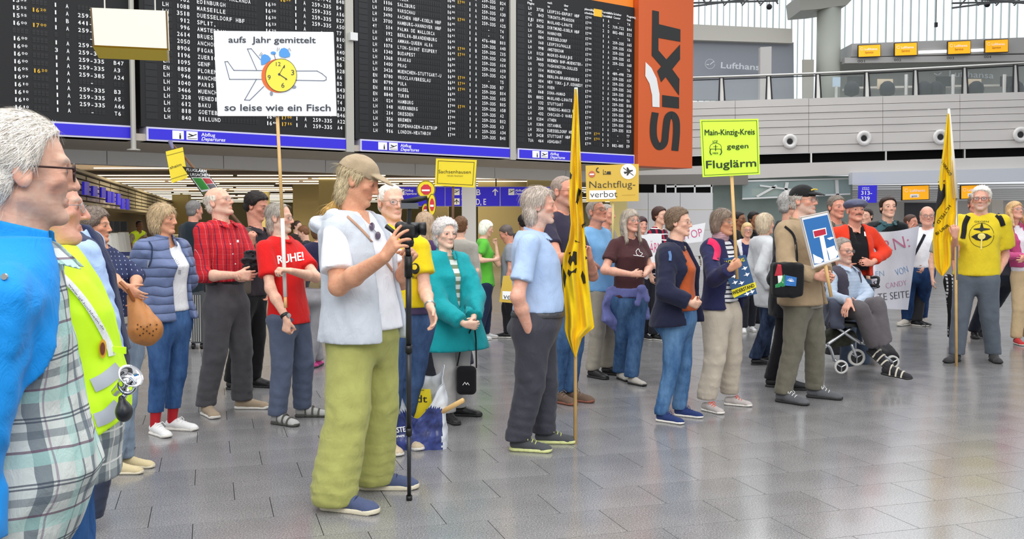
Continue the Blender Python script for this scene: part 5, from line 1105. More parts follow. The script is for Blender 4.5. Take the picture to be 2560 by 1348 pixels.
            solid('collar', co, *bb([N], .13 * S), max(.0036, dres * .45), t.get('cm', m_ if not isinstance(m_, list) else m_[0]), root)
    # ---- shoes
    if shoes and not nofeet:
        for i, nm in enumerate('RL'):
            Fm = Leg[nm][3]; O = g[i] if not (ankle and shoes.get('up')) else Leg[nm][2] + Fm[:, 1] * .05 - up * (.085 * S)
            if shoes.get('up'): Fm = rotm(fy[i], shoes['up'][i]); O = Leg[nm][2] + Fm @ np.array([0, .05, -.085 * S])
            fs = S * (.9 if fem else 1.) * shoes.get('s', 1); loc = lambda P, O=O, Fm=Fm: ((P - O.astype(f32)) @ Fm.astype(f32)) / fs
            sandal = shoes.get('kind') == 'sandal'
            def upf(P):
                q = loc(P); d = smin(cone(q, (0, -.075, .045), (0, -.01, .05), .036, .038), cone(q, (0, .0, .045), (0, .115, .02), .040, .034), .02); d = smin(d, ell(q, (0, .12, .018), (.044, .05, .034)), .015)
                d = np.maximum(d, .012 - q[:, 2]); d = np.maximum(d, q[:, 2] - .092 + .1 * q[:, 1]); d = d - .0012 * np.sin(q[:, 1] * 240) * (np.abs(q[:, 0]) < .02) * (q[:, 1] > 0); return d * fs
            def sof(P):
                q = loc(P); w = cone(np.stack([q[:, 0], q[:, 1], q[:, 2] * 0], 1), (0, -.075, 0), (0, .03, 0), .040, .038); w = smin(w, cone(np.stack([q[:, 0], q[:, 1], q[:, 2] * 0], 1), (0, .03, 0), (0, .125, 0), .038, .046), .01)
                sh_ = shoes.get('sole', .022); return np.maximum(w, np.abs(q[:, 2] - sh_ / 2 - .06 * np.maximum(q[:, 1] - .12, 0) * 2) - sh_ / 2) * fs
            lo, hi = bb([O], .2); hi[2] = O[2] + .11; sres = max(.006, Y0 * .0013)
            so = solid('shoe', upf, lo, hi, sres, shoes['m'] if not sandal else cloth(shoes.get('sock', 'b9b6ae')), root, label='sandal with a light sock' if sandal else None)
            if so is None: continue
            solid('sole', sof, lo, hi, sres, shoes.get('sm', mat('sole_white', 'e6e2da', .6)), so)
            T = lambda v: O + Fm @ (np.array(v, float) * fs)
            if shoes.get('lace') and Y0 < 9.5:
                mb = MB()
                for k in range(4):
                    y = .015 + k * .022; z = .088 - k * .0115; mb.tube([T((-.026, y, z - .012)), T((-.01, y + .004, z + .003)), T((.012, y + .008, z + .003)), T((.027, y + .004, z - .012))], .0033 * fs, 5)
                mb.tube([T((0, .0, .09)), T((.03, .012, .1)), T((.045, .02, .08))], .003 * fs, 5); mb.tube([T((0, .0, .09)), T((-.03, .014, .1)), T((-.045, .025, .078))], .003 * fs, 5); mb.build('laces', cloth(shoes['lace']), so)
            if sandal:
                mb = MB()
                for y, z, w in ((.085, .052, .045), (.035, .075, .043), (-.02, .09, .04)): mb.tube([T((w * math.cos(a) * 1.02, y, z * math.sin(a) + .012)) for a in np.linspace(0, PI, 9)], .008 * fs, 6)
                mb.build('straps', mat('strap', shoes.get('strap', '55544f'), .7), so)
    if extra: extra(info)
    PEOPLE[key] = info; return info
def strap(info, pts, w, m, name='strap', g='g0', t=.006, off=.004):
    """band over a garment; pts in photo coordinates"""
    M = OnSoft(info[g], info['Y']); P = smooth_line(pts, 5); tn = np.gradient(P, axis=0); tn /= np.linalg.norm(tn, axis=1)[:, None]; q = np.stack([-tn[:, 1], tn[:, 0]], 1) * w / 2
    A, Bq, Cc = M(P + q, off), M(P, off + t), M(P - q, off); n = len(P); mb = MB(); mb.add(np.concatenate([A, Bq, Cc]), [(i, i + 1, n + i + 1, n + i) for i in range(n - 1)] + [(n + i, n + i + 1, 2 * n + i + 1, 2 * n + i) for i in range(n - 1)])
    return mb.build(name, m, info['root'], True)
# ================================================================== THE CROWD
BLKS = mat('shoe_black', '161618', .45); DSOLE = mat('sole_dark', '2a2a2a', .7); JEAN = denim('2b4870', '5a7da6', .8); JEAND = denim('1b2f52', '2f4f80', .6); LEA = mat('strap_leather', '9a5a2c', .5, bump=.2)
def fl(x, y, w=40, dy=0): return ((x, y), (x + w, y - dy))
# -- far, mostly hidden figures first
person('hv', 'person in yellow hi-vis vest far back beside the kiosks', ((343, 706), (352, 706)), (349, 563), 30, skin='brown', Y=23, hair=dict(style='short'), hcol='1c1614', top=[dict(m=cloth('b9a98c'), hem=610, sleeve='long'), dict(m=mat('hivis', 'd8f020', .6, emit=.12), hem=612, sleeve='none', name='hivis_vest', neck='v')], legs=dict(m=cloth('30343c')), nofeet=True)
person('fa', 'dark-haired person far back left of the cameraman', ((738, 752), (750, 752)), (744, 566), 60, Y=18.5, hair=dict(style='short'), hcol='3a2a20', top=[dict(m=cloth('2c2420'), hem=650, sleeve='long')], legs=dict(m=cloth('2b2c34')), nofeet=True)
person('fb', 'auburn-haired person leaning over far back beside the ponytail', ((752, 790), (766, 790)), (758, 582), 250, pitch=-25, Y=15.5, hair=dict(style='crop'), hcol='6a4428', top=[dict(m=cloth('23252e'), hem=680, sleeve='long')], legs=dict(m=cloth('2b2c34')), nofeet=True)
person('wp', 'woman in navy jacket with pink collar, half hidden behind the cameraman', ((778, 922), (797, 915)), (800, 574), 160, sex='f', hair=dict(style='bob'), hcol='6b4a30', top=[dict(m=cloth('c83c86'), hem=700, sleeve='none', neck='high'), dict(m=cloth('2b2948'), hem=690, sleeve='long', open=[(.4, .0), (1.1, .05)])], legs=dict(m=cloth('8d8c90')), shoes=dict(m=cloth('d04a90'), sm=DSOLE))
person('dk', 'grey-haired man in dark jacket walking off beside a suitcase', ((470, 852), (492, 850)), (487, 526), 125, hair=dict(style='short'), hcol='6d6a68', skin='ruddy', top=[dict(m=cloth('1a2730'), hem=735, sleeve='long', inf=.02, neck='high')], legs=dict(m=cloth('15161a')), shoes=dict(m=cloth('d8d8d8')))
person('w1', 'woman with tied brown hair seen from behind beside the grey pillar', ((1145, 930), (1170, 925)), (1152, 566), 170, Y=9.9, sex='f', hair=dict(style='tied'), hcol='6a4a30', top=[dict(m=cloth('a9a59c'), hem=720, sleeve='long')], legs=dict(m=cloth('2a2c3a')), shoes=dict(m=BLKS))
person('w2', 'woman with long light brown hair seen from behind, raising her hand', ((1055, 1000), (1080, 1000)), (1062, 562), 185, Y=8.1, sex='f', hair=dict(style='long', n=500), hcol='a58d74', L=dict(e=(1040, 690, -.1), w=(1052, 640, -.2)), R=dict(e=(1082, 690, -.15), w=(1076, 640, -.25), h=(1072, 606, -.25), curl=.2, sleeve='long'), top=[dict(m=cloth('4a3560'), hem=720, sleeve='long')], legs=dict(m=cloth('23252e')), shoes=dict(m=BLKS))
person('gr', 'white-haired woman in bright green tee resting her chin on her hand', ((1205, 850), (1222, 846)), (1216, 571), 100, hyaw=95, pitch=-14, sex='f', hair=dict(style='bob', vol=.8), hcol='dcd6c8', R=dict(e=(1192, 652, -.25), w=(1236, 650, -.2), h=(1250, 645, -.1)), L=dict(e=(1246, 662, 0), w=(1240, 614, .02), h=(1236, 596, 0), curl=.8), top=[dict(m=cloth('5cb83a'), hem=717, sr=1.1)], legs=dict(m=cloth('1f2c48')), shoes=dict(m=cloth('d5d5d5')))
person('gm', 'man with grey-flecked dark hair bending towards the green tee woman', ((1262, 845), (1285, 845)), (1265, 584), 262, pitch=-28, skin='ruddy', hair=dict(style='short'), hcol='544a46', top=[dict(m=cloth('8b909c'), hem=715)], legs=dict(m=cloth('1c1c20')), shoes=dict(m=BLKS))
person('hb', 'dark-haired person behind the man in the light blue shirt', ((1305, 800), (1320, 800)), (1308, 556), 200, Y=14, hair=dict(style='crop'), hcol='1a1412', skin='olive', top=[dict(m=cloth('3a3230'), hem=690)], legs=dict(m=cloth('1c1c20')), nofeet=True)
person('f21', 'man half hidden behind the light blue tee man', ((1520, 870), (1540, 870)), (1517, 536), 60, Y=11, skin='ruddy', hair=dict(style='buzz'), hcol='8d8680', top=[dict(m=cloth('8a7f74'), hem=720)], legs=dict(m=cloth('5a5650')), nofeet=True)
person('r1', 'woman with short dark red-brown hair holding the pink-lettered placard', ((1590, 852), (1615, 848)), (1604, 562), 25, sex='f', skin='pink', hair=dict(style='bob', vol=.7), hcol='33191c', L=dict(e=(1628, 650, -.15), w=(1640, 668, -.4), sleeve='short'), top=[dict(m=cloth('e4e2e6'), hem=700)], legs=dict(m=cloth('23252e')), shoes=dict(m=cloth('1b1b20'), sm=mat('sole_white', 'e6e2da', .6)))
person('r2', 'woman with dark brown hair in patterned black and red top', ((1640, 850), (1662, 848)), (1650, 540), 55, sex='f', hair=dict(style='crop', vol=1.3), hcol='3a221a', top=[dict(m=pattern('1c1a2c', 20, [(0, .09, .3, 'b01838', 0, 1), (2, .07, .18, 'e8e4e8', 0, 1)]), hem=700)], legs=dict(m=cloth('23252e')), shoes=dict(m=BLKS))
person('d1', 'dark-haired man behind the pole of the bright green placard', ((1838, 815), (1855, 815)), (1849, 549), 60, Y=14, skin='brown', hair=dict(style='short'), hcol='14100f', top=[dict(m=cloth('2a2626'), hem=690)], legs=dict(m=cloth('1c1c20')), nofeet=True)
person('d2', 'young man with black hair and black polo in front of the glass shopfront', ((1885, 822), (1905, 822)), (1887, 549), 40, Y=13.7, skin='brown', hair=dict(style='short', vol=1.4), hcol='100d0c', top=[dict(m=cloth('14161a'), hem=690, collar='shirt')], legs=dict(m=cloth('1c1c20')), nofeet=True)
person('bl', 'short blonde woman in navy top and white cardigan holding a yellow horn', ((1860, 832), (1880, 828)), (1868, 575), 12, sex='f', skin='pink', hair=dict(style='bob', vol=.6), hcol='c0a070', glasses=dict(col='8a7a70', r=.002), L=dict(e=(1892, 690, -.1), w=(1890, 672, -.5), h=(1895, 662, -.52), curl=.7, sleeve='long'), top=[dict(m=cloth('262a55'), hem=705, neck='wide'), dict(m=cloth('dadade'), hem=715, sleeve='long', open=[(-.5, .08), (1.1, .07)])], legs=dict(m=cloth('23252e')), shoes=dict(m=cloth('e2e2e2')))
person('wj', 'light-haired person in white jacket and dark patterned jeans seen from behind', ((1898, 912), (1918, 905)), (1914, 560), 120, Y=9.9, sex='f', hair=dict(style='bob'), hcol='b8a890', R=dict(e=(1900, 680, -.2), w=(1925, 720, -.2), sleeve='long'), top=[dict(m=cloth('c9cbce'), hem=768, sleeve='long', inf=.03, neck='high')], legs=dict(m=denim('141c30', '3c4c68', .6)), shoes=dict(m=BLKS, sm=DSOLE))
person('dn', 'grey-haired man in black jacket directly behind the tan jacket man', ((1945, 968), (1985, 975)), (1980, 513), 95, skin='pink', hair=dict(style='crop'), hcol='9c9a98', R=dict(e=(1935, 700, -.25), w=(1965, 760, -.25), sleeve='long'), top=[dict(m=cloth('14151c'), hem=790, sleeve='long', inf=.025, neck='high')], legs=dict(m=cloth('16161b')), shoes=dict(m=BLKS, sm=DSOLE))
person('g3', 'man with short grey hair and grey-brown jacket left of the flat cap', ((2085, 905), (2110, 905)), (2092, 518), 35, Y=10.3, skin='ruddy', hair=dict(style='short'), hcol='6f655c', top=[dict(m=cloth('8c857a'), hem=720), dict(m=cloth('5f594e'), hem=725, sleeve='long', open=[(-.5, .08), (1.1, .04)])], legs=dict(m=cloth('3a3a3c')), nofeet=True)
person('sm', 'dark-haired person half hidden right of the flat cap', ((2160, 815), (2175, 815)), (2166, 541), 330, Y=14, hair=dict(style='short'), hcol='241813', top=[dict(m=cloth('2c2c30'), hem=690)], legs=dict(m=cloth('1c1c20')), nofeet=True)
person('yo', 'young dark-haired man in black jacket over teal polo behind the banner', ((2205, 920), (2235, 920)), (2221, 519), 20, pitch=6, Y=12.4, hs=1.13, hair=dict(style='crop', vol=1.1), hcol='2a1b14', top=[dict(m=cloth('3d5f66'), hem=700, collar='shirt'), dict(m=cloth('15191c'), hem=720, sleeve='long', inf=.025, open=[(-.5, .1), (.6, .08), (1.1, .05)], neck='wide')], legs=dict(m=cloth('1c1c20')), nofeet=True)
person('cm', 'person with dark cap half hidden left of the bald man', ((2292, 815), (2303, 815)), (2278, 556), 60, Y=14, skin='ruddy', hair=dict(style='short'), hcol='4a342a', top=[dict(m=cloth('4c4a58'), hem=690)], legs=dict(m=cloth('2c2c30')), shoes=dict(m=BLKS))
def bald_x(i): strap(i, [(2312, 586), (2300, 610), (2284, 640)], 7, cloth('1a1c28'), 'strap')
person('ba', 'bald heavy man in white tee holding up the end of the banner', ((2262, 814), (2302, 808)), (2318, 540), 340, hyaw=10, Y=13.6, hip=(2296,), hs=1.12, wid=1.15, skin='pink', hair=dict(style='fringe'), hcol='a08a78', face=dict(fat=.008), glasses=dict(col='6a6058', r=.002),
  R=dict(e=(2270, 640, -.2), w=(2280, 590, -.5), h=(2278, 575, -.5)), L=dict(e=(2340, 650, 0), w=(2318, 668, -.1)), top=[dict(m=cloth('e9eaef'), hem=672)], legs=dict(m=JEAND), shoes=dict(m=cloth('cfc8bc')), extra=bald_x)
person('pt', 'person in black and white patterned trousers behind the right flag', ((2385, 858), (2400, 852)), (2372, 560), 20, Y=12, sex='f', hair=dict(style='bob'), hcol='7c6a5a', top=[dict(m=cloth('9a9894'), hem=640)], legs=dict(m=pattern('18181a', 0, [(0, .05, .3, 'd8d8d8', 0, .8), (2, .045, .35, '18181a', 0, 1)])), shoes=dict(m=BLKS))
person('bk', 'person in dark trousers standing behind the yellow tee man', ((2436, 845), (2452, 840)), (2440, 512), 15, Y=11.9, skin='ruddy', hair=dict(style='short'), hcol='6a5a50', top=[dict(m=cloth('3a3a44'), hem=690)], legs=dict(m=cloth('1e2433')), shoes=dict(m=BLKS, sm=DSOLE))
person('pk', 'blonde woman in pink jacket and beige trousers at the right photo edge', ((2545, 862), (2580, 860)), (2538, 527), 30, hyaw=40, pitch=14, sex='f', skin='pink', hair=dict(style='long', vol=.9, n=500), hcol='b8976a', glasses=dict(col='9a8a78', r=.0016), R=dict(e=(2515, 640, -.1), w=(2558, 642, -.35), sleeve='long'), L=dict(e=(2590, 640, -.1), w=(2560, 648, -.35), sleeve='long'),
  top=[dict(m=cloth('e6e2e8'), hem=680), dict(m=cloth('c14d80'), hem=668, sleeve='long', open=[(-.5, .06), (1.1, .045)], collar='stand')], legs=dict(m=cloth('c8b08a')), shoes=dict(m=cloth('c23434')))
# -- the visible ring of demonstrators
person('la', 'bald man in dark tee holding the pole of the long yellow flag', ((1400, 1008), (1436, 1003)), (1410, 480), 55, skin='ruddy', hair=dict(style='buzz', rec=.03), hcol='8a7a70', glasses=dict(col='7a3a30', r=.0018), beard=('a89a90', .4, 'full'), R=dict(e=(1395, 650, -.3), w=(1428, 640, -.45), h=(1438, 632, -.45), curl=.9), L=dict(e=(1482, 690, -.1), w=(1474, 648, -.3), h=(1466, 622, -.32), curl=.8),
  top=[dict(m=cloth('342f42'), hem=745, label='dark tee with a pale photo print')], legs=dict(m=JEAN), shoes=dict(m=cloth('6a5648'), sm=mat('sole_clay', '8a5544', .7), lace='8a7a6a'))
person('lb', 'grey-haired man in light blue long-sleeved tee right of the yellow flag', ((1490, 945), (1528, 937)), (1492, 530), 50, pitch=14, skin='ruddy', hair=dict(style='buzz'), hcol='8c827a', glasses=dict(col='6a6058', r=.0014), R=dict(e=(1466, 655, -.25), w=(1500, 672, -.1), sleeve='roll'), L=dict(e=(1540, 650, .1), w=(1520, 668, .1), sleeve='roll'),
  top=[dict(m=cloth('7aaede'), hem=728, sleeve='roll', inf=.014)], legs=dict(m=cloth('a19a8c')), shoes=dict(m=BLKS, sm=DSOLE))
def tied(i):
    N, Pv, B = i['N'], i['Pv'], i['B']; torso = i['torso']; m = cloth('686ea6'); rt, fw = B[:, 0], B[:, 1]; zz = Pv[2] + .055
    k = W(1603, 722, i['Y'] - .2)
    def f(P):
        q = P - Pv.astype(f32); yl = q @ fw.astype(f32); z = P[:, 2] - zz
        band = np.maximum(torso(P, .028), np.abs(z + .10 * yl) - .042)
        sh = torso(P, .034, .07); back = np.maximum(np.maximum(sh, yl + .02 + .02 * np.sin(P[:, 2] * 30)), np.maximum(z - .03, -.33 - .06 * np.sin(P[:, 0] * 14) - z)) * .8
        kn = ell(P, k, (.045, .03, .038)); tl = np.minimum(cone(P, k, k + (-.035, .01, -.13), .018, .034), cone(P, k, k + (.055, .01, -.10), .018, .032)); tl = np.maximum(tl, np.abs(P[:, 1] - k[1]) - .02)
        return smin(smin(band, back, .02), smin(kn, tl, .015), .02) - folds(P, .006, .09, 4, (1.5, 1.5, .4)) - folds(P, .003, .04, 6, (1.5, 1.5, .6))
    lo, hi = bb([W(1500, 690, i['Y']), W(1650, 850, i['Y']), Pv + fw * .3, Pv - fw * .3, k], .12); solid('tied_jacket', f, lo, hi, i['dres'], m, i['root'], label='blue-violet jacket tied around the waist')
    M = OnSoft(i['g0'], i['Y']); mb = MB(); ribbon(mb, M, [(1590, 628), (1596, 622), (1600, 630), (1606, 634), (1600, 640), (1592, 636), (1590, 628)], 1.2); dline(mb, M, [(1584, 638), (1610, 642)], 1.2); mb.build('print', PRINTW, i['root'])
person('br', 'woman with long grey-blonde hair in dark brown tee, jacket tied at waist', ((1556, 950), (1588, 962)), (1577, 553), 35, pitch=4, sex='f', skin='pink', wid=1.08, hair=dict(style='long', n=1500), hcol='a0968a', glasses=dict(col='8a8078', r=.0013), bust=.01, R=dict(e=(1512, 676, -.15), w=(1578, 686, -.38), h=(1604, 684, -.38), curl=.6, thick=1.15), L=dict(e=(1624, 668, .05), w=(1612, 688, -.3), h=(1596, 684, -.36), curl=.6),
  top=[dict(m=cloth('4b2c2f'), hem=745, sr=1.15)], legs=dict(m=JEAN, w=1.05, r=(.094, .07, .072)), shoes=dict(m=cloth('b5b0a8'), sm=DSOLE), extra=tied)
def orx(i):
    mb = MB(); M = OnSoft(i['g0'], i['Y']); strap(i, [(1748, 640), (1752, 660), (1747, 668)], 5, mat('pin', 'e0d8c8', .5), 'badge', 'g0')
    strap(i, [(1673, 628), (1676, 640), (1675, 652)], 7, cloth('5a7aa8'), 'backpack_strap', 'g1')
person('or', 'short-haired woman in navy jacket over rust orange vest, hands clasped', ((1668, 1056), (1714, 1042)), (1697, 556), 76, sex='f', skin='fair', hair=dict(style='short', vol=1.7, n=900), hcol='6a5644', brow='6a5040', glasses=dict(col='a09080', r=.0011), neck=(1686, 618), hip=(1694,), deep=1.18, belly=.02,
  R=dict(e=(1662, 728, -.26), w=(1724, 757, -.3), h=(1752, 764, -.22), curl=.55, sleeve='long', spread=.2), L=dict(e=(1700, 720, .2), w=(1738, 752, -.05), h=(1756, 772, -.2), curl=.5, sleeve='long', spread=.2),
  top=[dict(m=cloth('b4552a', mott=.14), hem=775, sleeve='none', neck='crew', name='vest', collar='crew', cm=cloth('8f8468'), label='rust orange knitted vest'), dict(m=cloth('1d2039'), hem=812, sleeve='long', inf=.042, off=0.03, open=[(-.6, .15), (.2, .15), (.7, .10), (1.1, .05)], name='jacket', collar='stand', flare=.05, tilt=.1, er=0)],
  legs=dict(m=denim('335884', '7096bc', .9), w=.92, hem=.055, r=(.098, .07, .066)), shoes=dict(m=cloth('27386a'), lace='27386a'), fyaw=(62, 70), extra=orx)
def bgx(i):
    strap(i, [(1770, 602), (1785, 608), (1794, 625), (1790, 650)], 17, cloth('d8285c'), 'backpack_strap', 'g1', .02)
    N = i['N']; 
    def sc(P): return (ell(P, N + np.array([.0, -.01, .03]), (.068, .066, .055)) - folds(P, .007, .035, 3, (.5, .5, 2)))
    solid('scarf', sc, *bb([N], .16), .008, pattern('c9a0a8', 0, [(2, .014, .5, '8d7078', 0, .8)]), i['root'])
person('bg', 'woman with brown bob in navy jacket and striped tee, holding bright green placard', ((1776, 1030), (1838, 1014)), (1808, 556), 55, hyaw=58, sex='f', skin='tan', hair=dict(style='bob', vol=.75, n=1200), hcol='7d6c60', glasses=dict(col='a09080', r=.0011), hip=(1806,),
  R=dict(e=(1788, 698, -.34), w=(1824, 674, -.50), h=(1839, 664, -.52), curl=1.0, sleeve='long', pn=(.1, .9, .2)), L=dict(e=(1858, 700, .12), w=(1852, 745, .05), hide=1, sleeve='long'),
  top=[dict(m=pattern('e4e3e6', 0, [(2, .034, .34, '2b2c3c', 0, 1)]), hem=754, neck='high', name='striped_tee'), dict(m=cloth('22244a'), hem=772, sleeve='long', inf=.032, open=[(-.6, .17), (.3, .11), (1.1, .05)], off=-.02, name='jacket', flare=.04)],
  legs=dict(m=cloth('b9ae9e'), w=1.06, fold=1.5, hem=.1, r=(.105, .085, .075)), shoes=dict(m=cloth('b8b0ac'), lace='e8503c', sm=mat('sole_white', 'e6e2da', .6)), fyaw=(45, 75), extra=bgx)
def tax(i):
    strap(i, [(1962, 566), (1985, 590), (1992, 640), (1990, 690)], 6, cloth('16161a'), 'bag_strap', 'g1')
    mb = MB(); c = i['Hc'] + i['H'] @ np.array([.03, .1, .075]); mb.tube([c + np.array([-.02, -.01, 0]), c + np.array([.005, -.012, .008]), c + np.array([.03, -.01, .004])], .006, 5); mb.build('cap_emblem', mat('emblem_gold', 'd8b83c', .5), i['root'])
person('ta', 'bearded man in black cap and tan jacket holding the dead-end sign', ((1972, 1008), (2052, 996)), (2010, 502), 62, hyaw=62, pitch=4, skin='pink', hair=dict(style='short'), hcol='b0aaa4', beard=('b8b0a8', .55, 'full'), glasses=dict(col='8a7868', r=.0015), hat=dict(kind='baseball', col='18181a'), hip=(2008,), neck=(1994, 562), wid=1.06,
  R=dict(e=(1966, 672, -.3), w=(2038, 690, -.36), h=(2066, 694, -.34), curl=.7, sleeve='long'), L=dict(e=(2050, 650, .15), w=(2062, 684, -.22), h=(2082, 698, -.3), curl=.7, sleeve='long'),
  top=[dict(m=cloth('8e8a7e'), hem=770), dict(m=cloth('a38d70'), hem=762, sleeve='long', inf=.036, open=[(-.7, .07), (.4, .02), (.8, .01), (1.1, .04)], off=-.06, name='jacket', collar='stand', flare=.05, sr=1.08)],
  legs=dict(m=cloth('6c685b', mott=.12), w=1.05, fold=1.4), shoes=dict(m=cloth('5f6064'), lace='e2e2e0', sm=DSOLE, s=1.05), fyaw=(60, 75), extra=tax)
def rcx(i):
    M = OnSoft(i['g0'], i['Y']); mb = MB(); dpoly(mb, M, [(2160, 579), (2172, 582), (2172, 592), (2161, 590)]); mb.build('badge', PRINTW, i['root'])
person('rc', 'moustached man in flat cap with red cardigan over black tee', ((2120, 935), (2165, 930)), (2139, 527), 22, pitch=8, Y=9.6, skin='ruddy', hair=None, beard=('5a4238', .9, 'moustache'), hat=dict(kind='flat', col='5d6078'), eyecol='3a3030', R=dict(e=(2092, 640, .05), w=(2118, 665, -.15), sleeve='long'), L=dict(e=(2212, 630, .05), w=(2180, 658, -.15), h=(2165, 656, -.2), sleeve='roll', curl=.6),
  top=[dict(m=cloth('131316'), hem=675, neck='v', vd=.16, sleeve='none'), dict(m=cloth('dd3a1e'), hem=690, sleeve='long', inf=.026, open=[(-.6, .14), (.6, .1), (1.1, .06)], name='cardigan', sl=.8)], legs=dict(m=cloth('3a4658')), nofeet=True, extra=rcx)
def sit(i):
    pass
person('se', 'grey-haired man in pale blue shirt and dark vest seated on a rollator', ((2200, 935), (2232, 940)), (2107, 628), 55, hyaw=50, Y=9.15, hs=1.0, skin='pink', hair=dict(style='short', rec=.02), hcol='8a8078', beard=('a8a098', .4, 'full'), glasses=dict(col='4a4038', r=.0018), neck=(2110, 672), hip=(2104, 765, .1), belly=.03,
  R=dict(e=(2078, 740, -.2), w=(2122, 752, -.42), h=(2112, 770, -.45), curl=.2, sleeve='long'), L=dict(e=(2172, 735, 0), w=(2140, 762, -.3), h=(2122, 766, -.38), curl=.3, sleeve='long'),
  knee=((2150, 772, -.42), (2192, 762, -.32)), ankle=((2192, 872, -.35), (2222, 916, -.45)),
  top=[dict(m=pattern('b4c2d4', 40, [(2, .03, .12, '8d9cb4', 0, .5)]), hem=785, sleeve='long', collar='shirt', inf=.012), dict(m=cloth('4a4652'), hem=788, sleeve='none', inf=.022, open=[(-.6, .1), (1.1, .08)], name='waistcoat', neck='wide')],
  legs=dict(m=cloth('5c575a'), sit=1, w=.95, r=(.092, .08, .085)), shoes=dict(m=BLKS, kind='sandal', sock='2c2c30', strap='cfc8b8', up=(-35, -5), sm=DSOLE), fyaw=(60, 65))
def ye(i):
    M = OnSoft(i['g0'], i['Y']); mb = MB(); K = PRINTK
    for c in (ellipse(2454, 588, 31, 30, 40, 0, 2 * PI),): dline(mb, M, c, 1.0, n=1)
    dfill(mb, M, [(2428, 592), (2440, 585), (2454, 582), (2468, 585), (2480, 592), (2468, 600), (2454, 603), (2440, 600)]); dfill(mb, M, [(2434, 572), (2450, 570), (2453, 558), (2456, 558), (2459, 570), (2475, 572), (2475, 574), (2458, 577), (2454, 580), (2450, 577), (2434, 574)]); text(mb, M, 'GEGEN', (2436, 556), (2472, 556), 4, .0, .004); mb.build('print', K, i['root'])
    mb = MB(); dfill(mb, M, ellipse(2454, 591, 10, 8, 12), .006); dline(mb, M, [(2454, 600), (2453, 622)], 4, .005); mb.build('print', mat('print_yellow', 'e8d878', .7), i['root'])
    for p in ([(2421, 540), (2412, 560), (2410, 580), (2407, 596)], [(2492, 536), (2502, 548), (2508, 565)]): strap(i, p, 13, cloth('17171a'), 'backpack_strap', 'g0', .02)
person('ye', 'white-haired man in yellow tee with backpack, holding the right flag pole', ((2384, 905), (2486, 905)), (2453, 497), 355, hyaw=355, skin='pink', hip=(2441,), wid=1.12, hair=dict(style='crop', vol=1.2, n=500), hcol='d2cdc4', beard=('c8c0b8', .45, 'full'), glasses=dict(col='5a2c30', r=.0022),
  R=dict(e=(2386, 640, -.1), w=(2388, 594, -.42), h=(2388, 572, -.45), curl=.95, pn=(.3, .9, 0)), L=dict(e=(2512, 640, .02), w=(2500, 676, -.06), h=(2494, 690, -.04), curl=.3), top=[dict(m=cloth('ddc52a', mott=.05), inf=.026, hem=690, sr=1.2, sl=.72)], legs=dict(m=cloth('5c646e'), w=1.12, fold=1.3), shoes=dict(m=cloth('3a3a3c'), sm=DSOLE, lace='3a3a3c'), fyaw=(335, 15), extra=ye)
# -- nearer people on the left
def rp(i):
    N = i['N']
    def f(P): return np.maximum(ell(P, W(632, 655, i['Y'] - .2), (.075, .07, .09)), -9) - folds(P, .02, .035, 9, (1, 1, 1))
    solid('bundled_jacket', f, *bb([W(632, 655, i['Y'] - .2)], .16), .009, cloth('26262a', mott=.4), i['root'], label='black fuzzy jacket hung over the arm')
    mb = MB(); M = OnSoft(i['g0'], i['Y'])
    for y in (610, 635, 660): dfill(mb, M, ellipse(576 + (y - 610) * .25, y, 1.6, 1.6, 6), k=2)
    dpoly(mb, M, [(592, 600), (597, 600), (597, 606), (592, 606)]); mb.build('buttons', PRINTW, i['root'])
PLR = pattern('c4262f', 45, [(0, .062, .10, '2a2644', 0, .9), (0, .062, .03, 'e8d8dc', .35, .4), (2, .075, .06, '8c1c30', 0, .6), (2, .075, .02, 'e0a0a8', .5, .25)])
person('pl', 'bald man in red striped shirt looking up, arms crossed at his waist', ((522, 1040), (622, 1022)), (548, 506), 48, hyaw=58, pitch=16, skin='fair', hair=dict(style='fringe'), hcol='c8c0b4', glasses=dict(col='9a8878', r=.0012), beard=('c9bdb0', .25, 'full'), hip=(566,), wid=1.06, neck=(553, 562),
  R=dict(e=(506, 690, -.25), w=(590, 688, -.36), h=(628, 690, -.34), curl=.55, sleeve='roll'), L=dict(e=(638, 668, .08), w=(622, 690, -.24), h=(598, 704, -.34), curl=.5, sleeve='roll'),
  top=[dict(m=PLR, hem=703, sleeve='roll', collar='shirt', inf=.016, sr=1.1)], legs=dict(m=cloth('515054', mott=.12), w=1.12, fold=1.4, belt='1c1c1e', waist=.16), shoes=dict(m=cloth('a5937c'), sm=mat('sole_white', 'e6e2da', .6)), fyaw=(20, 72), extra=rp)
person('bh', 'dark-haired man in black carrying the shouldered signpost, looking down', ((592, 975), (648, 968)), (642, 515), 50, hyaw=62, pitch=-16, skin='ruddy', hair=dict(style='crop', vol=1.1, n=700), hcol='1d1715', neck=(640, 578), hip=(622,), R=dict(e=(600, 660, -.2), w=(628, 614, -.38), h=(628, 594, -.4), curl=1.05, pn=(.3, .9, 0), sleeve='roll'), L=dict(e=(690, 680, .1), w=(680, 720, 0), sleeve='long'),
  top=[dict(m=cloth('2f2a30'), hem=740, sleeve='roll', collar='shirt'), dict(m=cloth('5a5148'), hem=735, sleeve='none', inf=.02, open=[(-.6, .12), (1.1, .08)], neck='wide', name='waistcoat')], legs=dict(m=cloth('121215')), shoes=dict(m=BLKS, sm=DSOLE), fyaw=(50, 60))
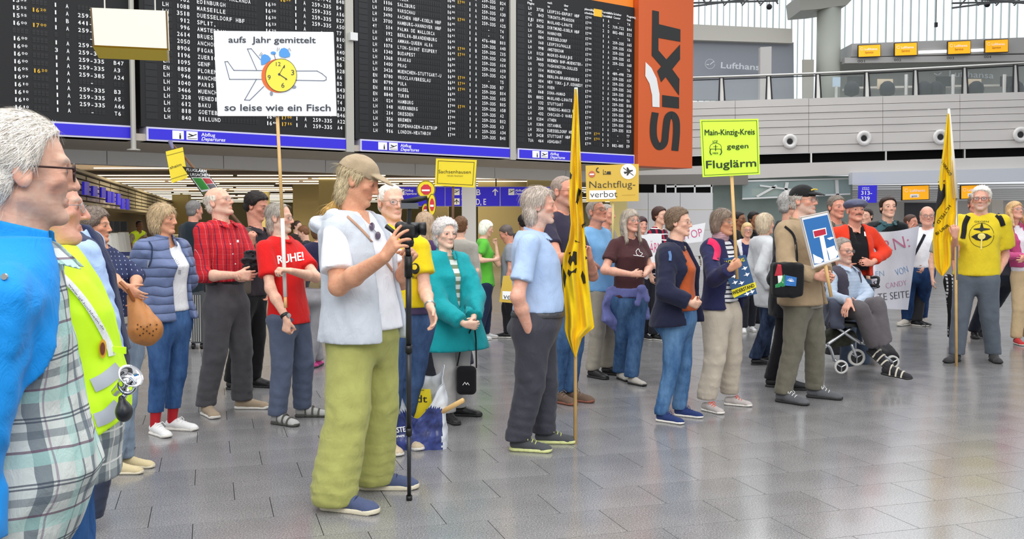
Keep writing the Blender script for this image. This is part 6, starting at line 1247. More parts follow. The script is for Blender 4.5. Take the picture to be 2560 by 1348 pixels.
def rt_(i):
    M = OnSoft(i['g0'], i['Y']); mb = MB(); text(mb, M, 'RUHE!', (696, 660), (760, 650), 21, .035); mb.build('print', PRINTW, i['root'])
    J = i['J']['R']; mb = MB(); d = (J[2] - J[1]) / np.linalg.norm(J[2] - J[1]); mb.lathe(J[2] - d * .035, [(.031, 0), (.033, .005), (.033, .018), (.031, .022)], d, 14); w = mb.build('wristwatch', BLKS, i['root'], True); mb = MB(); mb.lathe(J[2] - d * .024 + np.array([.028, -.02, 0]), [(.001, -.0), (.016, 0), (.016, .012), (.001, .013)], (.7, -.6, .2), 12); mb.build('watch_face', STEEL, w)
person('rd', 'bearded man in bright red tee holding the clock placard pole', ((706, 1062), (772, 1042)), (699, 545), 50, hyaw=70, skin='fair', hair=dict(style='mane', vol=.5, rec=.035, n=900), hcol='9d968c', glasses=dict(col='8a7868', r=.0013), beard=('c4bcb0', .6, 'full'), hip=(722,), neck=(702, 602), wid=1.06,
  R=dict(e=(676, 722, -.25), w=(716, 796, -.32), h=(712, 845, -.32), curl=1.0), L=dict(e=(790, 694, -.05), w=(728, 678, -.42), h=(704, 674, -.47), curl=.95, pn=(0, .2, -.9)), top=[dict(m=cloth('d41818', mott=.04), hem=808, sr=1.15, sl=.7, collar='crew', label='bright red tee reading RUHE!')],
  legs=dict(m=cloth('525c72', mott=.1), w=1.08, fold=1.3), shoes=dict(m=BLKS, kind='sandal', sock='a9a9a6', strap='4c4a44', sm=mat('sole_grey', '4a4a46', .7)), fyaw=(45, 78), extra=rt_)
def qj(i):
    M = OnSoft(i['g0'], i['Y']); mb = MB(); 
    for a in range(9): t = -PI / 2 + (a - 4) * .33; dline(mb, M, [(434, 664), (434 + 15 * math.cos(t), 664 + 18 * math.sin(t))], 1.0)
    for k in range(3): dline(mb, M, [(420, 674 + k * 4), (452, 677 + k * 4)], 1.6)
    mb.build('print', mat('print_grey', '7d8590', .7), i['root'])
    strap(i, [(372, 603), (380, 618), (378, 650), (370, 668)], 3.5, cloth('2c3a58'), 'bag_strap', 'g1')
    mb = MB(); M = OnSoft(i['g1'], i['Y']); dline(mb, M, [(371, 652), (369, 668)], 3); mb.build('zip_pull', STEEL, i['root'])
person('qj', 'woman with ash blonde hair in quilted blue jacket and white sneakers', ((396, 1088), (446, 1075)), (409, 548), 42, hyaw=58, sex='f', skin='tan', hair=dict(style='bob', vol=.62, n=1500, lift=.008), hcol='b09a78', brow='8a7258', neck=(409, 606), hip=(418,), wid=1.08, bust=.012,
  R=dict(e=(334, 706, -.05), w=(352, 778, .16), sleeve='elbow', nohand=True), L=dict(e=(468, 700, .2), w=(455, 770, .12), sleeve='elbow', nohand=True),
  top=[dict(m=cloth('e6e8ec', mott=.03), hem=778, neck='wide', sleeve='none', name='tee', label='white tee with a line emblem'), dict(m=quilted('66749a', .062), hem=800, sleeve='elbow', inf=.036, open=[(-.6, .085), (.5, .09), (1.1, .055)], off=-.035, collar='stand', name='quilted_jacket', flare=.06, sr=1.2, res=.8)],
  legs=dict(m=denim('2b4a7a', '4c70a0', .7), hem=.17, w=.9, bare='b8202c', r=(.1, .072, .062)), shoes=dict(m=mat('sneaker_white', 'ececea', .5), lace='f4f4f4', sm=mat('sole_white', 'e6e2da', .6), s=1.08), fyaw=(28, 60), extra=qj)
def yb(i):
    M = OnSoft(i['g1'], i['Y']); mb = MB(); dfill(mb, M, ellipse(1038, 672, 11, 14, 16)); text(mb, M, 'flug', (1030, 697), (1048, 697), 7, .0); mb.build('print', PRINTK, i['root']); mb = MB(); dfill(mb, M, ellipse(1036, 668, 7, 7, 12), .006); mb.build('print', mat('print_yellow2', 'e6c820', .7), i['root'])
    J = i['J']['L']; mb = MB(); d = (J[2] - J[1]) / np.linalg.norm(J[2] - J[1]); mb.lathe(J[2] - d * .03, [(.034, 0), (.036, .006), (.034, .012)], d, 14); mb.build('bracelet', STEEL, i['root'], True)
person('yb', 'white-haired man in yellow tee behind the camera, bracelet on his wrist', ((972, 1130), (1015, 1118)), (978, 506), 25, hyaw=28, skin='fair', hair=dict(style='buzz', rec=.02), hcol='cfc8be', glasses=dict(col='6a5a50', r=.0013), hip=(1018,), neck=(988, 572), L=dict(s=(1050, 620, -.05), e=(1062, 725, -.1), w=(1076, 768, -.3), h=(1088, 815, -.35), curl=.35), R=dict(e=(950, 720, 0), w=(960, 800, 0)),
  top=[dict(m=cloth('4a3f5e'), hem=785, sleeve='none'), dict(m=cloth('e4c818'), hem=768, inf=.02, name='tee', fold=.7)], legs=dict(m=denim('33486c', '4c6690', .6)), shoes=dict(m=cloth('c9b79a'), sm=mat('sole_white', 'e6e2da', .6)), fyaw=(25, 40), extra=yb)
def te(i):
    strap(i, [(1172, 802), (1177, 812)], 4, BLKS, 'clasp', 'g1')
person('te', 'small white-haired old lady in teal jacket and light grey trousers', ((1125, 1056), (1160, 1040)), (1114, 585), 30, hyaw=28, sex='f', skin='pale', hair=dict(style='curly', n=1300, vol=.8), hcol='c4bfbd', hs=.94, neck=(1112, 640), hip=(1124,), R=dict(e=(1094, 765, -.2), w=(1160, 810, -.36), h=(1178, 812, -.36), curl=.8, sleeve='long', sr=1), L=dict(e=(1190, 745, -.05), w=(1184, 796, -.28), h=(1172, 818, -.35), curl=.8, sleeve='long'),
  top=[dict(m=pattern('dfe3dc', 30, [(2, .06, .45, '7d8a70', 0, 1)]), hem=800, sleeve='none', name='blouse', label='white blouse with olive stripes'), dict(m=cloth('139aa2'), hem=872, sleeve='long', inf=.036, flare=.10, open=[(-.8, .0), (.1, .0), (.35, .02), (.8, .03), (1.1, .05)], off=-.02, collar='stand', ch=.03, name='jacket', sr=1.15, sl=.93)],
  legs=dict(m=cloth('bab8b6'), w=1.0), shoes=dict(m=BLKS, sm=DSOLE), fyaw=(25, 75), extra=te)
person('bs', 'grey-haired man in light blue short-sleeved shirt, hand in trouser pocket', ((1316, 1128), (1378, 1108)), (1350, 515), 86, hyaw=88, skin='pink', hair=dict(style='mane', rec=.025, n=1500, vol=1.2, lift=.007), hcol='b3a79c', brow='c0b0a0', beard=('cfc6bc', .5, 'full'), neck=(1332, 590), hip=(1338,), deep=1.34, belly=.035, wid=1.04,
  R=dict(e=(1294, 742, -.28), w=(1322, 826, -.19), nohand=True, thick=1.12), L=dict(e=(1370, 720, .2), w=(1385, 800, .18), nohand=True),
  top=[dict(m=cloth('a9c0e2', mott=.03), hem=778, name='shirt', collar='shirt', sr=1.22, sl=.72, fold=1.3, flare=0.0)], legs=dict(m=cloth('3b3b45', rough=.6), belt='3c3c40', w=1.12, fold=1.5, waist=.065, r=(.11, .085, .075)), shoes=dict(m=cloth('4a4c50'), lace='c8d070', sm=mat('sole_lime', 'cdd290', .6), s=1.02), fyaw=(78, 88))
def cmx(i):
    # hood, ponytail, strap and sunglasses
    Y = i['Y']; root = i['root']; vm = cloth('c9ced6')
    def hood(P):
        d = ell(P, W(822, 566, Y + .02), (.10, .13, .060), rotm(0, 0, 12)); d = smin(d, cone(P, W(835, 548, Y - .1), W(900, 590, Y - .16), .05, .012), .03); d = smin(d, cone(P, W(838, 545, Y + .12), W(925, 560, Y + .05), .05, .012), .03); return d - folds(P, .009, .08, 6, (1, 1, 1))
    solid('hood', hood, *bb([W(790, 520, Y - .2), W(950, 640, Y + .2)], .08), .009, vm, root)
    def tail(P): return smin(cone(P, W(858, 478, Y), W(848, 500, Y), .022, .018), cone(P, W(848, 500, Y), W(822, 530, Y - .01), .018, .036), .01) - folds(P, .004, .014, 4, (1, 1, .3))
    V, F = mesh_sdf(tail, *bb([W(860, 470, Y), W(815, 545, Y)], .05), .0045); hc = np.array(lin('b8924e')); V2, F2, c2 = strands(V, F, W(845, 500, Y), rotm(80), 1, 300, .05, hc, 3, 1.5, .003, .0018, 1.); F = np.concatenate([F, F2 + len(V)])
    link_mesh('ponytail', np.concatenate([V, V2]), F, HAIR, root, True, np.concatenate([np.repeat(hc[None], len(V), 0), c2]))
    strap(i, [(868, 540), (905, 575), (945, 620), (958, 645)], 6, cloth('b89078'), 'shoulder_strap', 'g1'); strap(i, [(962, 650), (980, 675), (995, 695)], 6, cloth('b89078'), 'shoulder_strap', 'g0')
    mb = MB(); MG = OnSoft(i['g0'], Y)
    dfill(mb, MG, ellipse(930, 566, 7, 10, 16), .014, 3); dfill(mb, MG, ellipse(945, 589, 7, 10, 16), .014, 3); dline(mb, MG, [(934, 574), (941, 581)], 2, .016)
    mb.build('sunglasses', mat('sun_lens', '4a3850', .1), root, True)
person('cm1', 'man in beige cap and ponytail filming, pale hooded vest and olive trousers', ((860, 1277), (958, 1222)), (897, 452), 52, hyaw=76, pitch=-18, skin='tan', hair=dict(style='mane', vol=.75, n=1800, lift=.003, down=2.), hcol='b5a584', hat=dict(kind='baseball', col='a8957a'), neck=(884, 545), hip=(906,), deep=1.3, belly=.02, wid=1.08, glasses=None, face=dict(nose=1.1, eyes=.5), Y=5.2,
  R=dict(s=(838, 585, -.17), e=(846, 716, -.3), w=(960, 644, -.5), h=(1004, 578, -.56), curl=(.2, .3, .45, .6), spread=1.4, thick=1.15, pn=(.7, .7, -.1)), L=dict(e=(1004, 705, .12), w=(1018, 652, -.1), h=(1034, 622, -.2), curl=.85, pn=(.1, -.6, .2)),
  top=[dict(m=cloth('e9eaf0', mott=.02), hem=820, sr=1.2, sl=.72, flare=.06, neck='v', vd=.05, label='white tee'), dict(m=cloth('c3c9d2', mott=.05), hem=848, sleeve='none', inf=.034, flare=.06, open=[(-.6, .12), (.4, .11), (1.1, .07)], off=-.02, name='hooded_vest', label='pale grey sleeveless hooded vest', neck='wide')],
  legs=dict(m=cloth('a3a45e', mott=.08), w=1.08, fold=1.25, hem=.03, r=(.105, .098, .108)), shoes=dict(m=cloth('4a5474'), lace='2c3454', sm=mat('sole_cream', 'd9d0b8', .6), s=1.12), fyaw=(62, 82), extra=cmx)
def p4(i):
    strap(i, [(250, 618), (262, 650), (285, 690), (300, 710)], 13, LEA, 'shoulder_strap', 'g0')
person('po', 'woman with short grey-brown curls in dotted navy blouse, hands crossed', ((330, 1170), (300, 1185)), (238, 565), 55, hyaw=68, Y=5.87, sex='f', skin='tan', hair=dict(style='curly', vol=.7, n=1100), hcol='6f6258', hip=(298,), neck=(246, 622), R=dict(e=(272, 690, -.3), w=(312, 716, -.45), h=(338, 735, -.45), curl=.3, sleeve='roll'), L=dict(e=(345, 690, .0), w=(332, 728, -.35), h=(334, 770, -.42), curl=.35, sleeve='roll'),
  top=[dict(m=pattern('2b3354', 30, [(0, .026, .14, 'b8c0d8', 0, .8), (2, .026, .72, '2b3354', 0, 1)]), hem=790, sleeve='roll', inf=.014)], legs=dict(m=denim('6c7c90', '93a3b5', .7)), shoes=dict(m=cloth('d0c098'), sm=mat('sole_cream', 'd9d0b8', .6)), fyaw=(70, 70), extra=p4)
person('nv', 'man in navy vest over pale blue shirt, head hidden behind the others', ((200, 1330), (250, 1330)), (146, 512), 50, Y=4.6, skin='pink', hair=dict(style='short'), hcol='8a8078', neck=(172, 585), hip=(235,), R=dict(s=(216, 640, -.2), e=(262, 800, -.2), w=(288, 905, -.2), nohand=True, sleeve='long'), L=dict(nohand=True, sleeve='long'),
  top=[dict(m=cloth('a3bce4', mott=.03), hem=860, sleeve='long', inf=.016, sr=1.15), dict(m=cloth('27304f'), hem=880, sleeve='none', inf=.03, open=[(-.6, .05), (1.1, .04)], name='vest', neck='high')], legs=dict(m=cloth('30364a')), nofeet=True)
PLD = pattern('cdd3cf', 95, [(0, .115, .16, '51606e', 0, .75), (2, .13, .13, '5a6672', .1, .6), (0, .115, .05, '3f4656', .3, .7), (0, .115, .2, 'a9cfc8', .5, .6), (2, .13, .2, '9fccc6', .5, .6), (2, .13, .04, '6a5266', .3, .8), (0, .115, .03, '78607a', .8, .6), (2, .13, .03, '3f4656', .78, .8), (2, .13, .03, '3f4656', .84, .8)])
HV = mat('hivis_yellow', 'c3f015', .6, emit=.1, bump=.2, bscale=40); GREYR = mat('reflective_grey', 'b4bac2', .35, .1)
def hvx(i):
    Y = i['Y']; root = i['root']; M = OnSoft(i['g1'], Y)
    for pts in ([(232, 965), (262, 950), (300, 920)], [(238, 1052), (268, 1040), (298, 1012)]): strap(i, pts, 36, GREYR, 'reflective_band', 'g1', .003, .003)
    strap(i, [(118, 660), (165, 700), (220, 765), (268, 850), (280, 890)], 17, cloth('e4e6e8'), 'sash', 'g1', .004, .006)
    mb = MB(); text(mb, M, 'www.igf-hochheim.de', (170, 712), (258, 826), 6, 0, .02); mb.build('sash_lettering', PRINTK, root)
    mb = MB(); dfill(mb, M, ellipse(257, 872, 10, 24, 20), .014); mb.build('badge', mat('badge_gold', 'd8a020', .5), root); mb = MB(); dfill(mb, M, ellipse(257, 872, 6, 16, 16), .018); mb.build('badge_centre', mat('badge_red', '6a2a18', .5), root)
    mb = MB(); a = M(np.array([[282, 880]]), .0)[0]; mb.slab([a, a + (.045, -.02, -.004), a + (.045, -.02, .016), a + (0, 0, .016)], (0, .01, 0)); mb.build('vest_tab', HV, root)
person('hi', 'man in yellow hi-vis vest and plaid shirt with pink nose, second from left', ((150, 1765), (190, 1765)), (124, 518), 86, hyaw=88, Y=2.95, skin='pink', hair=dict(style='short'), hcol='b8b0a6', glasses=dict(col='9aa0a8', r=.0012, tint='a8b0b8', a=.4), face=dict(nose=1.5, fat=.006), neck=(108, 640), hip=(128,), deep=1.3, belly=.045, wid=1.08, vs=1.1,
  R=dict(s=(85, 720, -.2), e=(110, 980, -.25), w=(130, 1100, -.2), hide=1), L=dict(s=(120, 700, .2), e=(180, 900, .3), w=(285, 985, .1), h=(312, 1000, .02), curl=.9),
  top=[dict(m=pattern('b4bab8', 90, [(0, .09, .3, '4a5560', 0, .7), (2, .1, .3, '525c68', 0, .55), (2, .1, .06, 'e8e8e4', .5, .8), (0, .09, .06, 'e8e4dc', .5, .7)]), hem=1190, sr=1.3, collar='shirt', flare=.03, inf=.016), dict(m=HV, hem=1120, sleeve='none', inf=.034, name='hivis_vest', open=[(-.6, -1), (.9, -1), (1.1, .05)], neck='v', vd=.1, tilt=.5, flare=.03)],
  legs=dict(m=denim('24497c', '3f6ea8', .7), w=1.1), nofeet=True, extra=hvx)
def bjx(i):
    Y = i['Y']; root = i['root']; NVY = mat('tab_navy', '1c2c50', .5)
    for (x, y) in ((88, 957), (92, 1230)):
        M = OnSoft(i['g1'], Y); c = M(np.array([[x, y]]), .004)[0]; mb = MB(); mb.box(c, (.018, .012, .036)); mb.build('closure_tab', NVY, root)
    mb = MB(); c = OnSoft(i['g1'], Y)(np.array([[12, 692]]), .004)[0]; mb.lathe(c, [(.001, .004), (.006, .004), (.007, 0)], (0, -1, 0), 10); mb.build('snap', STEEL, root)
person('bj', 'grey-haired man with dark glasses in bright blue jacket, nearest at left edge', ((20, 2276), (110, 2276)), (54, 428), 84, hyaw=99, Y=2.07, skin='fair', hs=.97, hair=dict(style='short', rec=.012, n=6000, vol=1.3, len=.035, lift=.003, w=.0007, noise=.002), hcol='d6d0c8', brow='a8a098', glasses=dict(col='3a1e1a', r=.0024, h=.019, tint='b0a8b0', a=.25), beard=('b9aea4', .35, 'full'), face=dict(nose=1.05), neck=(42, 640), hip=(-50, 1330), deep=1.02, belly=.08, wid=.96, vs=1.0,
  R=dict(s=(-8, 760, -.17), e=(-75, 1090, -.2), w=(-60, 1360, -.2), sleeve='long', nohand=True), L=dict(hide=1),
  top=[dict(m=PLD, hem=1700, sleeve='none', collar='shirt', inf=.014, ch=.05, cback=.035, flare=.0, label='pale plaid shirt with teal and grey checks'), dict(m=cloth('1590e4', rough=.7, mott=.02), hem=1750, sleeve='long', inf=.030, open=[(-.8, .22), (.1, .21), (.5, .18), (.8, .12), (.95, .07), (1.1, .05)], off=.0, name='jacket', neck='high', collar='stand', ch=.05, cw=.078, cgap=.05, er=0, flare=.0, label='bright blue rain jacket, open')], legs=dict(m=cloth('3a3c44')), nofeet=True, extra=bjx)
# ================================================================== WHAT THEY HOLD AND CARRY
def pole(name, p, q, r0, r1, m, parent, label=None):
    mb = MB(); mb.tube([p, (np.asarray(p) + q) / 2, q], [r0, (r0 + r1) / 2, r1], 10); return mb.build(name, m, parent, True, label)
def placard(label, corners, Y, m, t=.006, cat='placard', name='placard', yaw=0, back=None):
    """corners TL TR BR BL in photo pixels, standing on a plane turned by yaw about the vertical"""
    c = np.mean(corners, 0); ct = W(c[0], c[1], Y); M = Plane(ct, (math.sin(math.radians(yaw)), -math.cos(math.radians(yaw)), 0)); q = M(np.array(corners, float), 0)
    rt = thing(name, label, cat, q.mean(0)); mb = MB(); mb.slab(q[::-1], -M.n * t); mb.build('board', m, rt); return rt, M
def lett(rt, M, m, fn, name='lettering', off=None):
    mb = MB(); fn(mb); return mb.build(name, m, rt)
def frame(mb, M, c, ins, w, off=.003):
    c = np.array(c, float); ce = c.mean(0); P = []
    for i in range(4):
        a, b, d = c[i - 1], c[i], c[(i + 1) % 4]; u = (a - b) / np.linalg.norm(a - b); v = (d - b) / np.linalg.norm(d - b); P.append(b + (u + v) * ins)
    dline(mb, M, P, w, off, True)
# -- clock placard
KB = mat('placard_white', 'e9ebee', .6); INK = mat('ink_grey', '3c4048', .7)
c = [(534, 77), (833, 80), (841, 290), (544, 290)]
rt, M = placard('white placard with an alarm clock drawn over a plane, on a long pole', c, 6.75, KB, .02)
T_ = lambda x, y: (x / 3.37 + 330, y / 3.37)
mb = MB(); text(mb, M, 'aufs  Jahr gemittelt', T_(812, 358), T_(1548, 362), 15, .012); text(mb, M, 'so leise wie ein Fisch', T_(780, 932), T_(1674, 935), 16.5, .012); mb.build('lettering', INK, rt)
mb = MB()
body = [T_(*p) for p in [(858, 592), (1100, 594), (1380, 598), (1560, 598), (1600, 620), (1636, 650), (1636, 672), (1618, 680), (1385, 676), (1120, 668), (822, 668), (782, 520), (806, 518), (858, 592)]]
dline(mb, M, body, 1.7, .003); dline(mb, M, [T_(1050, 590), T_(972, 412), T_(1004, 410), T_(1080, 500)], 1.7, .003); dline(mb, M, [T_(1048, 668), T_(948, 842), T_(992, 844), T_(1110, 728)], 1.7, .003)
mb.build('plane_outline', mat('ink_blue_grey', '6d7486', .7), rt)
mb = MB(); dpoly(mb, M, [T_(*p) for p in ellipse(1232, 638, 142, 142, 40)], .004); mb.build('clock_rim', mat('clock_orange', 'df6a2a', .6), rt)
mb = MB(); dpoly(mb, M, [T_(*p) for p in ellipse(1256, 634, 131, 139, 40)], .006); mb.build('clock_face', mat('clock_yellow', 'efe04a', .6), rt)
mb = MB(); text(mb, M, '12', T_(1213, 556), T_(1252, 556), 10, .0, .008); text(mb, M, '3', T_(1340, 632), T_(1366, 632), 13, .0, .008); text(mb, M, '6', T_(1258, 738), T_(1284, 738), 12, .0, .008); text(mb, M, '9', T_(1143, 672), T_(1168, 672), 12, .0, .008)
dline(mb, M, [T_(1240, 626), T_(1284, 550)], 1.3, .008); dline(mb, M, [T_(1240, 626), T_(1304, 668)], 2.2, .008); dpoly(mb, M, [T_(*p) for p in ellipse(1240, 626, 10, 10, 12)], .009); dpoly(mb, M, [T_(1274, 570), T_(1288, 545), T_(1286, 574)], .009); dpoly(mb, M, [T_(1290, 672), T_(1308, 672), T_(1298, 655)], .009)
dline(mb, M, [T_(*p) for p in ellipse(1256, 634, 131, 139, 40)], 1.0, .008, True)
dline(mb, M, [T_(1208, 500), T_(1196, 452)], 1.2, .006)
for a, b in (((1222, 432), (1226, 400)), ((1236, 424), (1240, 404)), ((1326, 404), (1338, 430)), ((1316, 408), (1324, 424)), ((1070, 470), (1092, 440)), ((1082, 472), (1100, 450))): dline(mb, M, [T_(*a), T_(*b)], .9, .006)
mb.build('clock_marks', INK, rt)
mb = MB(); dpoly(mb, M, [T_(*p) for p in [(1240, 468), (1238, 440), (1256, 410), (1284, 402), (1312, 416), (1334, 456), (1328, 476), (1290, 486), (1256, 480)]], .005); dpoly(mb, M, [T_(*p) for p in [(1084, 500), (1092, 466), (1118, 456), (1150, 468), (1170, 494), (1158, 514), (1120, 540), (1088, 548)]], .005); dpoly(mb, M, [T_(*p) for p in ellipse(1190, 446, 23, 13, 16)], .005)
mb.build('bells', mat('bell_blue', '4f97dc', .6), rt)
mb = MB(); dpoly(mb, M, [T_(*p) for p in ellipse(1174, 788, 13, 18, 14)], .004); dpoly(mb, M, [T_(*p) for p in ellipse(1364, 732, 20, 13, 14)], .004); mb.build('clock_feet', mat('foot_grey', '8890a0', .6), rt)
Yp = 6.78; pole('pole', W(693, 284, Yp), W(706, 548, Yp), .0115, .0115, WOOD, rt); pole('wrapped_grip', W(706, 546, Yp), W(713, 742, Yp), .0135, .0135, mat('white_tape', 'e8e6e2', .6), rt); pole('pole_end', W(713, 742, Yp), W(714, 770, Yp), .0115, .0115, WOOD, rt)
# -- cream placard at top left seen with its yellow lower edge
c = [(225, 19), (418, 27), (422, 126), (232, 117)]
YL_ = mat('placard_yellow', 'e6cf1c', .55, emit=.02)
rt = thing('box_placard', 'blank cream box placard with yellow underside, top left before the boards', 'placard', W(325, 130, 9)); ya = 8.2
f = [W(x, y, ya) for x, y in c]; bk = [W(252, 40, ya + .45), W(415, 44, ya + .45), W(424, 153, ya + .45), W(247, 146, ya + .45)]
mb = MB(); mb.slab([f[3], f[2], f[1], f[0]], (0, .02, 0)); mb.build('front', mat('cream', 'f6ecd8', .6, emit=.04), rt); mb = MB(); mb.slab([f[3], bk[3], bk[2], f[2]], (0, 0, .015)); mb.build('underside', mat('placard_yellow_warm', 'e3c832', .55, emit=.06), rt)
mb = MB(); mb.slab([f[2], bk[2], bk[1], f[1]], (-.015, 0, 0)); mb.slab([f[3], bk[3], bk[0], f[0]], (.015, 0, 0)); mb.build('sides', mat('cream', 'f6ecd8', .6, emit=.04), rt)
for x in (262, 388): mb = MB(); mb.tube([W(x, 26, ya + .2), W(x - 2, -60, ya + .2)], .007, 6); mb.build('hanger', STEEL, rt)
# -- town-name sign and curved poster on the shouldered stick
Yk = 8.25; rt = thing('signpost', 'shouldered wooden stick with a yellow town sign and curved poster', 'signpost', W(625, 590, Yk)); DW = mat('dark_wood', '6b4a32', .6, mott=.2)
pole('stick', W(455, 385, Yk + .3), W(626, 592, Yk - .02), .012, .014, DW, rt); pole('stick_end', W(626, 592, Yk - .02), W(655, 640, Yk - .1), .014, .014, DW, rt); mb = MB(); mb.tube([W(425, 352, Yk + .3), W(432, 372, Yk + .3)], [.02, .012], 8); mb.build('knob', mat('knob', '7a78a0', .5), rt)
pole('upper_stick', W(428, 358, Yk + .32), W(457, 388, Yk + .3), .008, .01, DW, rt)
ct = W(440, 412, Yk + .25); M = Plane(ct, (.25, -1, .1)); q = M(np.array([(414, 379), (457, 368), (469, 445), (429, 458)]), 0); mb = MB(); mb.slab(q[::-1], -M.n * .008); bd = mb.build('town_sign', YL_, rt, label='yellow town sign ending in sheim')
mb = MB(); text(mb, M, 'sheim', (426, 423), (454, 414), 7, .0); text(mb, M, 'r', (422, 425), (425, 424), 6, .0); dline(mb, M, [(417, 389), (459, 378)], .8); dline(mb, M, [(427, 448), (466, 436)], .8); mb.build('lettering', PRINTK, bd)
# curved poster: a strip of quads bowed towards us
def curvemap(c, Y, bow):
    c = [np.array(p, float) for p in c]
    def Mx(P, off=.002):
        P = np.asarray(P, float); out = []
        e1, e2 = c[1] - c[0], c[3] - c[0]; A = np.linalg.inv(np.array([e1, e2]).T); uv = (P - c[0]) @ A.T
        r = rays(P); Yv = Y - bow * np.sin(np.clip(uv[:, 0], 0, 1) * PI) + .12 * uv[:, 1]; t = (Yv - off) / r[:, 1]; return EYE + r * t[:, None]
    return Mx, c
Mc, cc = curvemap([(455, 416), (512, 424), (556, 483), (512, 495)], Yk + .1, .10)
def tri(u, v): return tuple(cc[0] * (1 - u) * (1 - v) + cc[1] * u * (1 - v) + cc[2] * u * v + cc[3] * (1 - u) * v)
mb = MB(); n = 8; fr = Mc([tri(u / n, v / 4) for v in range(5) for u in range(n + 1)], 0); bkk = fr + (0, .006, 0); L = (n + 1) * 5
mb.add(np.concatenate([fr, bkk]), [(v * (n + 1) + u, (v + 1) * (n + 1) + u, (v + 1) * (n + 1) + u + 1, v * (n + 1) + u + 1) for v in range(4) for u in range(n)] + [(L + v * (n + 1) + u, L + v * (n + 1) + u + 1, L + (v + 1) * (n + 1) + u + 1, L + (v + 1) * (n + 1) + u) for v in range(4) for u in range(n)])
po = mb.build('poster', mat('poster_black', '1a1a1c', .5), rt, label='curved black, green and red poster')
def patch(name, m, u0, u1, v0, v1, off):
    mb = MB(); k = 5; V = Mc([tri(u0 + (u1 - u0) * i / k, v) for v in (v0, v1) for i in range(k + 1)], off); mb.add(V, [(i, k + 1 + i, k + 2 + i, i + 1) for i in range(k)]); mb.build(name, m, po)
patch('white_field', PRINTW, .06, .96, .34, .82, .004); patch('green_field', mat('poster_green', '48b04a', .6), .10, .52, .37, .76, .007); patch('red_field', mat('poster_red', 'a82a34', .6), .56, .93, .37, .58, .007); patch('grey_field', mat('poster_grey', '5a565c', .6), .56, .93, .6, .78, .007); patch('olive_field', mat('poster_olive', '7a7a48', .6), .05, .97, .83, .93, .006)
mb = MB(); text(mb, Mc, 'FLUGLÄRM', tri(.06, .14), tri(.96, .14), 7, .03, .006); text(mb, Mc, 'URSACHEN', tri(.06, .30), tri(.96, .30), 7, .03, .006); mb.build('lettering', PRINTW, po)
# -- Sachsenhausen placard
c = [(1090, 396), (1192, 400), (1187, 469), (1087, 464)]; rt, M = placard('yellow town-sign placard reading Sachsenhausen above the old lady', c, 8.6, YL_, .012)
mb = MB(); text(mb, M, 'Sachsenhausen', (1096, 433), (1177, 434), 8.5, -.004, serif=True); frame(mb, M, c, 6, 1.1); mb.build('lettering', PRINTK, rt); mb = MB(); text(mb, M, 'NEUES FRAPORT', (1118, 441), (1158, 442), 3.4, .0); mb.build('small_lettering', mat('print_brown', '7a6420', .7), rt)
pole('pole', W(1133, 462, 8.62), W(1131, 640, 8.62), .012, .012, DW, rt)
# -- round stop badges on a stick
rt = thing('stop_discs', 'stick with round yellow discs bearing red stop hands', 'placard', W(1066, 520, 8.3))
for k, (x, y, rx_, ry_, dy) in enumerate(((1065, 474, 23, 23, 0), (1080, 512, 10, 28, -.1), (1064, 524, 10, 16, .05))):
    Y = 8.3 + dy; M = Plane(W(x, y, Y), (0, -1, 0)); mb = MB(); P = M(np.array(ellipse(x, y, rx_, ry_, 28)), 0); mb.slab(P[::-1], (0, .012, 0)); d = mb.build('disc', YL_, rt)
    mb = MB(); dline(mb, M, ellipse(x, y, rx_ * .95, ry_ * .95, 30), 1.2, .003, True); mb.build('rim', PRINTK, d)
    mb = MB(); dpoly(mb, M, [(x + rx_ * .55 * a, y + ry_ * .55 * b) for a, b in ((-.4, -1), (.4, -1), (1, -.4), (1, .4), (.4, 1), (-.4, 1), (-1, .4), (-1, -.4))], .004); mb.build('red_octagon', mat('stop_red', 'c8283c', .6), d)
    mb = MB(); dpoly(mb, M, [(x - rx_ * .45, y + ry_ * .18), (x + rx_ * .4, y + ry_ * .18), (x + rx_ * .4, y - ry_ * .0), (x - rx_ * .45, y - ry_ * .0)], .006); mb.build('white_bar', PRINTW, d)
pole('stick', W(1068, 460, 8.33), W(1072, 640, 8.33), .008, .008, DARK, rt)
# -- long yellow flags
def flag(label, cat, rows, Y, polef, poler, folds_=5, m=None, amp=.05, seed=1, extra=None, base=None):
    R_ = np.array(rows, float); ys = R_[:, 0]; L_ = lambda y: np.interp(y, ys, R_[:, 1]); Rr = lambda y: np.interp(y, ys, R_[:, 2])
    def dep(u, y): w = (Rr(y) - L_(y)) * Y / FOC; return Y - .03 - amp * np.minimum(1, w / .1) * (np.sin(u * folds_ * .8 * PI + .012 * y + seed) * .7 + .3 * np.sin(u * folds_ * 1.5 * PI - .02 * y))
    def Mf(P, off=.003):
        P = np.asarray(P, float); u = (P[:, 0] - L_(P[:, 1])) / (Rr(P[:, 1]) - L_(P[:, 1]) + 1e-6); r = rays(P); return EYE + r * ((dep(u, P[:, 1]) - off) / r[:, 1])[:, None]
    n, k = 26, int((ys[-1] - ys[0]) / 5); yy = np.linspace(ys[0], ys[-1], k); P = []
    for y in yy:
        for u in np.linspace(0, 1, n): P.append((L_(y) + u * (Rr(y) - L_(y)), y))
    f_ = Mf(P, 0); bk_ = f_ + (0, .004, 0); F = [(i * n + j, (i + 1) * n + j, (i + 1) * n + j + 1, i * n + j + 1) for i in range(k - 1) for j in range(n - 1)]; F += [tuple(v + n * k for v in q[::-1]) for q in F]
    rt = thing('flag', label, cat, base); link_mesh('cloth', np.concatenate([f_, bk_]), F, m or cloth('ecc606', rough=.7, mott=.03, bump=.7), rt, True); return rt, Mf
